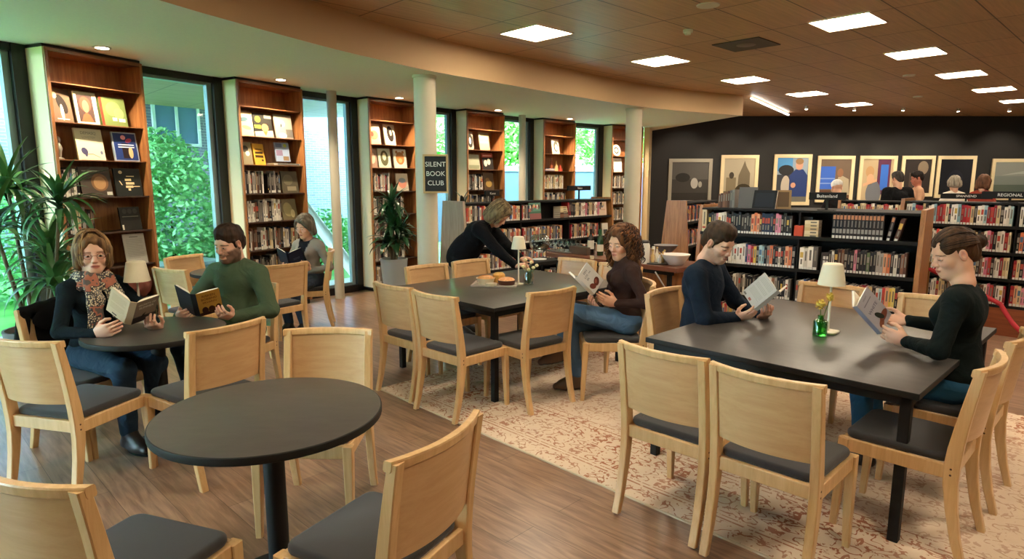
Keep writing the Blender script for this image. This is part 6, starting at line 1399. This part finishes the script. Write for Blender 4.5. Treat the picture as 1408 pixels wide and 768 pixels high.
picture(1065,212,1112,282,'framed picture of a man in a blue sweater with crossed arms','#8a98a4',[('r',0,.7,.5,1,'#4c88b8',1),('e',.3,.72,.25,.12,0,'#2c2c2c',2),('r',0,0,.45,.62,'#3a3c40',1),('e',.3,.35,.15,.25,0,'#b0a494',2),('p',[(.42,.12),(1,.12),(1,.60),(.85,.74),(.6,.74),(.42,.6)],'#2c3c6a',3),('e',.72,.84,.12,.12,0,'#c09078',3),('e',.72,.92,.13,.07,0,'#8a6a48',4),('r',.42,0,1,.12,'#6a665c',3),('e',.55,.38,.08,.06,0,'#c09078',4)])
picture(1125,214,1171,278,'framed picture with a blue window and a person in white','#6c5a4a',[('r',.0,.25,.5,.82,'#3c62b8',1),('r',0,.5,.5,.53,'#7c94c8',2),('r',0,.38,.5,.41,'#7c94c8',2),('e',.66,.66,.10,.11,0,'#8a6248',3),('p',[(.5,.1),(1,.1),(.95,.5),(.75,.58),(.6,.55)],'#a89a80',2),('r',0,0,1,.22,'#5a3c2c',1)])
picture(1183,214,1228,284,'framed picture of a seated child beside a purple doorway','#b09a78',[('r',.5,.2,.92,1,'#5c3048',1),('r',.6,.3,.85,.88,'#3c6cc0',2),('e',.25,.72,.14,.13,0,'#b08a60',2),('e',.28,.55,.12,.12,0,'#c89a78',3),('e',.4,.22,.25,.3,0,'#6a6c70',3),('p',[(.05,.38),(.5,.5),(.5,.56),(.05,.45)],'#c89a78',4)])
picture(1241,214,1281,270,'framed dark picture with a pale arched shape behind the people','#2c2522',[('e',.7,.75,.2,.2,0,'#7a6a58',1),('r',.2,.05,.5,.6,'#4a3c34',1)])
picture(1290,214,1337,272,'framed nearly black picture behind the grey-haired person','#15161c',[('e',.5,.4,.25,.3,0,'#1c1e26',1)])
picture(1365,218,1450,275,'framed grey seascape picture at the right edge','#7c837c',[('r',0,.6,1,1,'#8a8c84',1),('r',0,0,1,.35,'#5c665c',1),('p',[(.1,.62),(.5,.75),(.9,.7),(.9,.64),(.4,.66)],'#a4a69c',2)])
# ================================================================ SIGN ON THE COLUMN
t=empty('chalkboard_sign',(-1.02,7.56,0),math.atan2(1.02*0+.02,1),'small framed chalkboard on the column reading silent book club','sign')
cx=dp(598.5,239,7.40); a=dp(581,212,7.40); b=dp(616.5,265.5,7.40); w=b.x-a.x; h=a.z-b.z; t.location=(a.x,7.40,b.z); t.rotation_euler.z=R(3)
mb=MB(); fw=.022
for q in ((0,0,w,fw),(0,h-fw,w,h),(0,fw,fw,h-fw),(w-fw,fw,w,h-fw)): mb.bbox((q[0],-.012,q[1]),(q[2],.012,q[3]),mat('sign_frame','#b99b6c',.5),.002)
mb.build('frame',t); mb=MB(); mb.box((fw,-.002,fw),(w-fw,.008,h-fw),mat('chalkboard','#14191a',.7)); mb.build('board',t)
A=Matrix(((1,0,0,0),(0,0,-1,-.0026),(0,1,0,0),(0,0,0,1)))
for s_,yy in (('SILENT',.74),('BOOK',.50),('CLUB',.26)): text_mesh('lettering',s_,.078,colmat('#dfe0d8',.6),A@Matrix.Translation((w/2,h*yy,0)),t,.0004)
mb=MB(); mb.box((w/2-.05,.012,h*.4),(w/2+.05,.055,h*.45),dkw); mb.build('bracket',t)
# ================================================================ TABLE LAMPS, VASES, FOOD
cream=mat('lamp_shade','#d8cfb4',.6); creamm=mat('lamp_metal','#d6ceb6',.4)
def table_lamp(p,label,h=.42,square=False,s=1.,top=None):
    t=empty('table_lamp',tuple(p),R(44),label,'lamp','cordless cream table lamps'); mb=MB()
    if square: mb.slab(rrect(.125,.11,.025),0,.013,creamm,.004)
    else: mb.lathe([(.052*s,0),(.054*s,.004),(.052*s,.012),(.012,.016)],creamm,28)
    mb.build('base',t); mb=MB(); mb.lathe([(.0075,.012),(.0065,h-.10)],creamm,14); mb.build('stem',t)
    mb=MB(); r0,r1=.078*s,.056*s; z0=h-.13*s
    mb.lathe([(r0,z0),(r1,h-.006),(r1-.008,h),(.001,h+.001)],cream,36,cap=False); mb.lathe([(r0-.002,z0),(r1-.003,h-.008),(.001,h-.006)],cream,36,cap=False); mb.lathe([(r0-.002,z0),(r0,z0)],cream,36,cap=False); mb.build('lamp_shade',t)
TZ=.7405
p=at(1138,457,.74); table_lamp((p.x,p.y,TZ),'cream table lamp with a square base on the right-hand table',.425,True)
p=at(194,442,.74); table_lamp((p.x,p.y,TZ),'cream table lamp on the left round table, behind the scarf woman\'s book',.40)
p=at(713,391,.74); table_lamp((p.x,p.y,TZ),'cream table lamp with a slender stem on the middle table',.43,False,.85)
p=at(322,372,.74); table_lamp((-2.98,6.52,TZ),'small cream table lamp on the back table, partly behind the man\'s head',.42,False,.75)
def glassmat(nm,c,r=.02):
    if nm in MATS: return MATS[nm]
    m=bpy.data.materials.new(nm); n,l=nt(m); n.remove(n['Principled BSDF']); tr=n.new('ShaderNodeBsdfTransparent'); tr.inputs[0].default_value=srgb(c); g=n.new('ShaderNodeBsdfGlossy'); g.inputs['Roughness'].default_value=r; lw=n.new('ShaderNodeLayerWeight'); lw.inputs[0].default_value=.35; s_=n.new('ShaderNodeMixShader'); l.new(lw.outputs['Facing'],s_.inputs[0]); l.new(tr.outputs[0],s_.inputs[1]); l.new(g.outputs[0],s_.inputs[2]); l.new(s_.outputs[0],n['Material Output'].inputs[0]); MATS[nm]=m; return m
clear=glassmat('clear_glass','#e4ecea'); greeng=glassmat('green_glass','#a8e8ac'); petal=mat('yellow_petals','#cdb24e',.7); stemm=mat('green_stem','#4c6a30',.6); bud=mat('cream_buds','#dccf9c',.7)
p=at(1129,463,.74); t=empty('flower_vase',(p.x,p.y+.02,TZ),0,'small green glass vase with two yellow flowers on the right-hand table','vase')
mb=MB(); mb.lathe([(.034,0),(.040,.004),(.040,.088),(.033,.099),(.018,.106),(.017,.122),(.021,.125),(.015,.122),(.015,.106),(.030,.095),(.037,.085),(.037,.008),(.001,.008)],greeng,28,cap=False); mb.build('glass_body',t)
r_=random.Random(2)
for (dx,dz,rr) in ((-.006,.190,.033),(.045,.238,.024)):
    mb=MB(); mb.tube([(0,0,.012),(dx*.3,0,.11),(dx,0,dz-.012)],[.003,.003,.0025],stemm,6); fo=mb.build('flower_stem',t)
    mb=MB()
    for k in range(70):
        d=Vector((r_.gauss(0,1),r_.gauss(0,1),r_.gauss(.2,1))).normalized(); c=Vector((dx,0,dz))+d*rr*.72; a=d.cross(Vector((0,0,1))).normalized()*.006; b_=d*.010; mb.add([c-a,c+a,c+a*.6+b_,c-a*.6+b_],[(0,1,2,3)],petal)
    mb.lathe([(.001,dz-rr*.7),(rr*.7,dz-rr*.2),(rr*.75,dz+rr*.3),(.001,dz+rr*.65)],petal,12,c=(dx,0)); mb.build('blossom',fo)
p=at(727,391,.74); t=empty('flower_vase',(p.x,p.y,TZ),0,'clear glass jar vase with cream round buds on the middle table','vase')
mb=MB(); mb.lathe([(.040,0),(.046,.006),(.046,.08),(.036,.10),(.036,.115),(.033,.115),(.033,.10),(.043,.08),(.043,.008),(.001,.008)],clear,28,cap=False); mb.build('glass_body',t)
for k,(dx,dy,dz) in enumerate(((-.05,0,.16),(.0,.02,.13),(.04,0,.15),(.02,-.02,.20),(-.03,.02,.22),(.07,.0,.17))):
    mb=MB(); mb.tube([(0,0,.01),(dx*.4,dy,.10),(dx,dy,dz)],.002,stemm,5); fo=mb.build('flower_stem',t); mb=MB(); mb.lathe([(.001,dz-.014),(.015,dz-.006),(.017,dz+.004),(.010,dz+.014),(.001,dz+.016)],bud,12,c=(dx,dy)); mb.build('blossom',fo)
p=at(211,446,.74); t=empty('water_bottle',(p.x,p.y,TZ),0,'clear glass water bottle behind the scarf woman\'s hand on the left table','bottle'); mb=MB(); mb.lathe([(.034,0),(.036,.005),(.036,.12),(.026,.15),(.018,.17),(.018,.19),(.015,.19),(.015,.17),(.033,.12),(.033,.008),(.001,.008)],clear,24,cap=False); mb.build('glass_body',t)
mb=MB(); mb.lathe([(.001,.010),(.0325,.010),(.0325,.07),(.001,.07)],glassmat('water','#c8dcd8'),20,cap=False); mb.build('water',t)
p=at(684,393,.74); tr=empty('serving_tray',(p.x-.02,p.y+.05,TZ),R(-8),'pale rectangular serving tray with cakes on the middle table','tray'); mb=MB(); mb.slab(rrect(.40,.26,.02),0,.008,mat('tray_glaze','#b9aca0',.35),.003)
for q in ((-.2,-.13,.2,-.12),(-.2,.12,.2,.13),(-.2,-.12,-.19,.12),(.19,-.12,.2,.12)): mb.box((q[0],q[1],.008),(q[2],q[3],.016),mat('tray_glaze','#b9aca0',.35))
mb.build('plate',tr); T0=Vector((p.x-.02,p.y+.05,TZ+.0085))
crust=mat('pie_crust','#c08a50',.6,var=.2,vscale=60,bump=.6,bscale=90); choc=mat('dark_crust','#4a2618',.5); topc=mat('cake_top','#d89a68',.6,var=.25,vscale=70,bump=.6,bscale=100); cer=mat('cream_ceramic','#d2c4a8',.35); bread=mat('bread_crumb','#dca858',.7,var=.2,vscale=50)
def cake(nm,label,dx,dy,parts,cat): 
    t=empty(nm,(T0.x+dx,T0.y+dy,T0.z),0,label,cat)
    for pn,prof,m,n_ in parts: mb=MB(); mb.lathe(prof,m,n_,cap=False); mb.build(pn,t)
cake('baked_dish','oval cream dish of golden baked pastry at the left of the tray',-.085,.01,[('dish',[(.001,0),(.062,0),(.082,.055),(.086,.056),(.078,.052),(.001,.03)],cer,30),('filling',[(.078,.052),(.06,.068),(.03,.078),(.001,.075)],crust,20)],'food')
cake('chocolate_tart','dark-crusted tart with pink-brown topping at the right of the tray',.10,-.015,[('crust',[(.001,0),(.070,0),(.078,.035),(.078,.04),(.06,.042)],choc,30),('topping',[(.074,.04),(.06,.055),(.03,.064),(.001,.060)],topc,20)],'food')
cake('bread_roll','golden cut bread roll at the back of the tray',.03,.085,[('roll',[(.001,0),(.05,.002),(.058,.03),(.055,.075),(.04,.09),(.001,.094)],bread,20)],'food')
cake('butter_dish','small flat cream dish at the front of the tray',-.035,-.095,[('dish',[(.001,0),(.045,0),(.05,.022),(.05,.026),(.001,.024)],cer,24)],'dish')
# ================================================================ THINGS ON THE WOODEN COUNTER
def thing1(nm,label,cat,pos,prof,m,n_=24,extra=None,rz=0,group=None):
    t=empty(nm,tuple(pos),rz,label,cat,group); mb=MB(); mb.lathe(prof,m,n_,cap=False); mb.build('body',t)
    for e in extra or []: mb=MB(); mb.lathe(e[1],e[2],n_,cap=False); mb.build(e[0],t)
    return t
CW=(at(931,369,.8)-at(750,347,.8)).length
cz=.8005
def cpos(px,py): p=at(px,py,.8); return Vector((p.x,p.y,cz))
dg=mat('dark_green_bottle','#1c3a1e',.12); wl=colmat('#d2cbb4'); foil=mat('gold_foil','#b89a58',.35,metal=.5)
bp_=[(.001,0),(.036,0),(.038,.005),(.038,.17),(.030,.205),(.016,.235),(.014,.26)]
t=thing1('wine_bottle','dark green wine bottle with a cream label, second from left on the counter','bottle',cpos(825,351),bp_,dg,24,[('label',[(.0385,.05),(.0385,.13)],wl),('cap',[(.0145,.235),(.0155,.24),(.0155,.30),(.001,.302)],mat('green_foil','#23502a',.35))],group='wine bottles on the counter')
thing1('wine_bottle','dark wine bottle with a white label, left of the green one','bottle',cpos(812,350),bp_,mat('black_bottle','#17120f',.12),24,[('label',[(.0385,.07),(.0385,.17)],colmat('#dcd6c6')),('cap',[(.0145,.235),(.0155,.24),(.0155,.30),(.001,.302)],colmat('#2a1f1c'))],group='wine bottles on the counter')
thing1('thermos_jug','tall white thermos jug on the counter behind the curly-haired woman','jug',cpos(886,362),[(.001,0),(.050,0),(.052,.01),(.052,.19),(.042,.215),(.02,.225),(.001,.227)],colmat('#cfc8bc',.35),28,[('lid',[(.044,.2155),(.046,.235),(.03,.245),(.001,.246)],colmat('#3a3634'))])
thing1('candle','slim white candle beside the thermos jug','candle',cpos(898,359),[(.001,0),(.016,0),(.016,.16),(.001,.162)],colmat('#ddd6c6'))
trp=cpos(905,362); t=empty('round_tray',tuple(trp),0,'round dark tray holding small glass bottles on the counter','tray'); mb=MB(); mb.slab(circ(.14,32),0,.012,mat('dark_tray','#2a2624',.4),.003); mb.build('plate',t)
for k,(dx,dy,h_,c) in enumerate(((-.06,0,.12,'#c8a870'),(-.01,.03,.14,'#d8d0c0'),(.04,-.02,.10,'#b89860'),(.07,.03,.11,'#cfc8b8'),(.0,-.06,.09,'#d8d4cc'))):
    thing1('small_bottle','small glass cruet on the round dark tray, %s from left'%ordw([0,1,3,4,2][k]),'bottle',trp+Vector((dx,dy,.0125)),[(.001,0),(.018,0),(.020,h_*.6),(.009,h_*.75),(.009,h_),(.001,h_)],mat('cruet'+c,c,.2),14,[('stopper',[(.0095,h_),(.013,h_+.012),(.001,h_+.02)],foil)],group='cruets on the round tray')
thing1('serving_bowl','large white bowl at the right end of the counter','bowl',cpos(930,366)+Vector((.02,.12,0)),[(.001,0),(.07,0),(.09,.02),(.145,.105),(.150,.11),(.142,.105),(.085,.03),(.001,.02)],colmat('#d5cdc2',.3),36)
thing1('serving_bowl','grey bowl behind the white one on the counter','bowl',cpos(921,350)+Vector((0,.20,0)),[(.001,0),(.06,0),(.11,.05),(.14,.09),(.145,.095),(.13,.085),(.001,.05)],colmat('#6f6a68',.4),36)
p=cpos(800,349); mb=MB(); mb.bbox((-.14,-.07,0),(.14,.07,.09),colmat('#5c4a3c',.6),.004); mb.box((-.125,-.055,.0902),(.125,.055,.0912),colmat('#2c231c',.7)); tag(mb.build('storage_box',loc=p,rz=rzc),'brown box between glasses and bottles on the counter','box')
p=cpos(776,346); t=empty('glass_tray',tuple(p),rzc,'pewter tray carrying rows of wine glasses at the left of the counter','tray'); mb=MB(); mb.slab(rrect(.40,.26,.04),0,.018,mat('pewter','#6c625c',.4,metal=.4),.005); mb.build('plate',t)
Mz=Matrix.Rotation(rzc,4,'Z'); gm0=None; k=0; rn=['front','middle','back']
for j in range(3):
    for i in range(5):
        q=p+Mz@Vector((-.155+.078*i,-.08+.08*j,.0185))
        if gm0 is None:
            mb=MB(); mb.lathe([(.026,0),(.026,.002),(.004,.006),(.0035,.05),(.02,.065),(.031,.09),(.028,.125),(.026,.125),(.029,.09),(.018,.068),(.001,.060)],clear,18,cap=False); o=mb.build('wine_glass'); gm0=o
        else: o=gm0.copy(); COL.objects.link(o)
        o.location=q; tag(o,'clear wine glass, %s from left in the %s row on the tray'%(ORD[i],rn[j]),'glass','wine glasses on the counter tray')
thing1('salt_shaker','small white shaker at the left end of the counter','shaker',cpos(763,344),[(.001,0),(.018,0),(.020,.05),(.014,.07),(.016,.085),(.001,.09)],colmat('#d8d2c6',.4),16)
thing1('cup','small cream cup in front of the bottles on the counter','cup',cpos(814,356),[(.001,0),(.02,0),(.026,.035),(.024,.035),(.018,.005),(.001,.004)],colmat('#d0bfa0',.4),16)
# balloon glass on a dark pedestal beside the counter
bx=at(742,356,.80); t=empty('side_stand',(bx.x,bx.y,0),R(44),'dark side stand left of the counter holding a large crystal goblet','stand'); mb=MB(); mb.bbox((-.22,-.16,.765),(.22,.16,.795),blk,.004); mb.build('top',t)
for sx in(-1,1):
    for sy in(-1,1): mb=MB(); mb.box((sx*.19-.015,sy*.13-.015,0),(sx*.19+.015,sy*.13+.015,.765),blk); mb.build('leg',t)
t=thing1('goblet','large round crystal goblet on a white foot beside the table lamp','glass',(bx.x,bx.y,.7955),[(.001,0),(.075,0),(.078,.008),(.02,.014),(.012,.02)],colmat('#dcd8d0',.3),32,[('stem',[(.011,.018),(.009,.07),(.03,.085)],clear),('crystal_bowl',[(.001,.082),(.06,.09),(.105,.135),(.118,.19),(.105,.245),(.075,.275),(.072,.275),(.10,.243),(.113,.19),(.10,.138),(.055,.095),(.001,.088)],clear)])
# ================================================================ PLANTS
pot=mat('cement_pot','#9aa0a0',.7,bump=.2,bscale=60); dpot=mat('dark_pot','#5c5450',.7); leaf=leafmat('dark_strap_leaf','#16361f','#2f5c38'); leaf2=leafmat('dragon_leaf','#28502e','#568a4c'); cane=mat('cane','#6a5c44',.8)
leaf.node_tree.nodes['Principled BSDF'].inputs['Roughness'].default_value=.28; leaf2.node_tree.nodes['Principled BSDF'].inputs['Roughness'].default_value=.35
def strap_plant(pos,label,pp,pm,heads,L,w,m,seed,nleaf=26,droop=16):
    t=empty('potted_plant',tuple(pos),0,label,'plant'); r=random.Random(seed); mb=MB(); r0,r1,h=pp
    mb.lathe([(r0*.98,0),(r0,.01),(r1,h),(r1-.02,h),(r1-.03,h-.05),(.001,h-.05)],pm,36,cap=False); mb.build('pot',t)
    mb=MB(); mb.lathe([(.001,h-.045),(r1-.032,h-.045)],mat('soil','#2a2018',.95),24,cap=False); mb.build('soil',t)
    V=[];Fc=[]
    for hx,hy,hz in heads:
        mb=MB(); mb.tube([(hx*.3,hy*.3,h-.05),(hx*.7,hy*.7,(h+hz)/2),(hx,hy,hz)],[.020,.016,.012],cane,8); mb.build('stem',t)
        for k in range(nleaf):
            az=k*2.4+r.uniform(-.3,.3); el=R(r.uniform(5,80)) if k>4 else R(80); LL=L*r.uniform(.7,1.1); c=Vector((hx,hy,hz-.22*(1-k/nleaf)*r.random())); d=Vector((math.cos(az),math.sin(az),0)); sd=Vector((-d.y,d.x,0)); N=8; o=len(V)
            p=c.copy(); e=el
            for i in range(N+1):
                s_=i/N; ww=w*(.35+.65*math.sin(min(1,s_*2.2)*math.pi/2))*(1-s_**3)+.001; nrm=d*(-math.sin(e))+Vector((0,0,math.cos(e)))
                V+= [tuple(p-sd*ww+nrm*ww*.3),tuple(p),tuple(p+sd*ww+nrm*ww*.3)]
                p=p+(d*math.cos(e)+Vector((0,0,math.sin(e))))*(LL/N); e-=R(droop)*(1.25-el/1.6)
            for i in range(N):
                q=o+i*3; Fc+= [(q,q+1,q+4,q+3),(q+1,q+2,q+5,q+4)]
    mb=MB(); mb.add(V,Fc,m,True); mb.build('foliage',t); return t
strap_plant((-1.60,8.42,0),'leafy green plant with drooping strap leaves in a grey cement pot',(.13,.185,.62),pot,[(0,.0,1.36),(-.07,.05,1.18),(.09,-.05,1.02),(-.06,-.06,.86),(.05,.07,.90),(.0,-.08,1.1)],.33,.034,leaf,5,30,11)
strap_plant((-4.02,5.2,0),'tall palm-like plant with long leaves at the far left window',(.20,.26,.42),dpot,[(.25,.05,1.50),(-.20,-.1,1.30),(.05,.15,1.05),(.20,-.05,.85),(-.25,.15,1.6)],.50,.028,leaf2,9,40,12)
strap_plant((-.78,10.0,0),'small dark-leaved plant behind the sign column',(.10,.14,.30),dpot,[(0,0,1.3),(-.03,.05,1.0),(.02,0,.7)],.30,.045,mat('dark_leaf','#1c2a20',.4),12,9)
# ================================================================ ROPE
t=empty('rope_barrier',tuple(at(1420,500,0)),0,'red velvet barrier rope hanging at the right edge behind the woman','rope'); b0=Vector(t.location)
a=dp(1376,418,5.9)-b0; c=dp(1412,462,5.6)-b0; mb=MB(); pts=[a+(c-a)*(k/10)+Vector((0,0,-.035*math.sin(math.pi*k/10))) for k in range(11)]+[c+Vector((.35,-.25,.06)),c+Vector((.7,-.5,.32))]
pts=[a+Vector((-.5,.35,.30)),a+Vector((-.2,.14,.13))]+pts
mb.tube(pts,.021,mat('red_rope','#b0202c',.7),12); mb.build('cord',t)
for q in (pts[0],pts[-1]):
    mb=MB(); x,y,z=q.x,q.y,q.z+b0.z; mb.lathe([(.15,-b0.z),(.15,.01-b0.z),(.03,.03-b0.z),(.02,.05-b0.z),(.02,q.z+.04),(.03,q.z+.06),(.001,q.z+.08)],mat('brass_post','#8a7048',.3,metal=.8),20,c=(q.x,q.y),cap=False); mb.build('post',t)
# ================================================================ COATS on the chairs
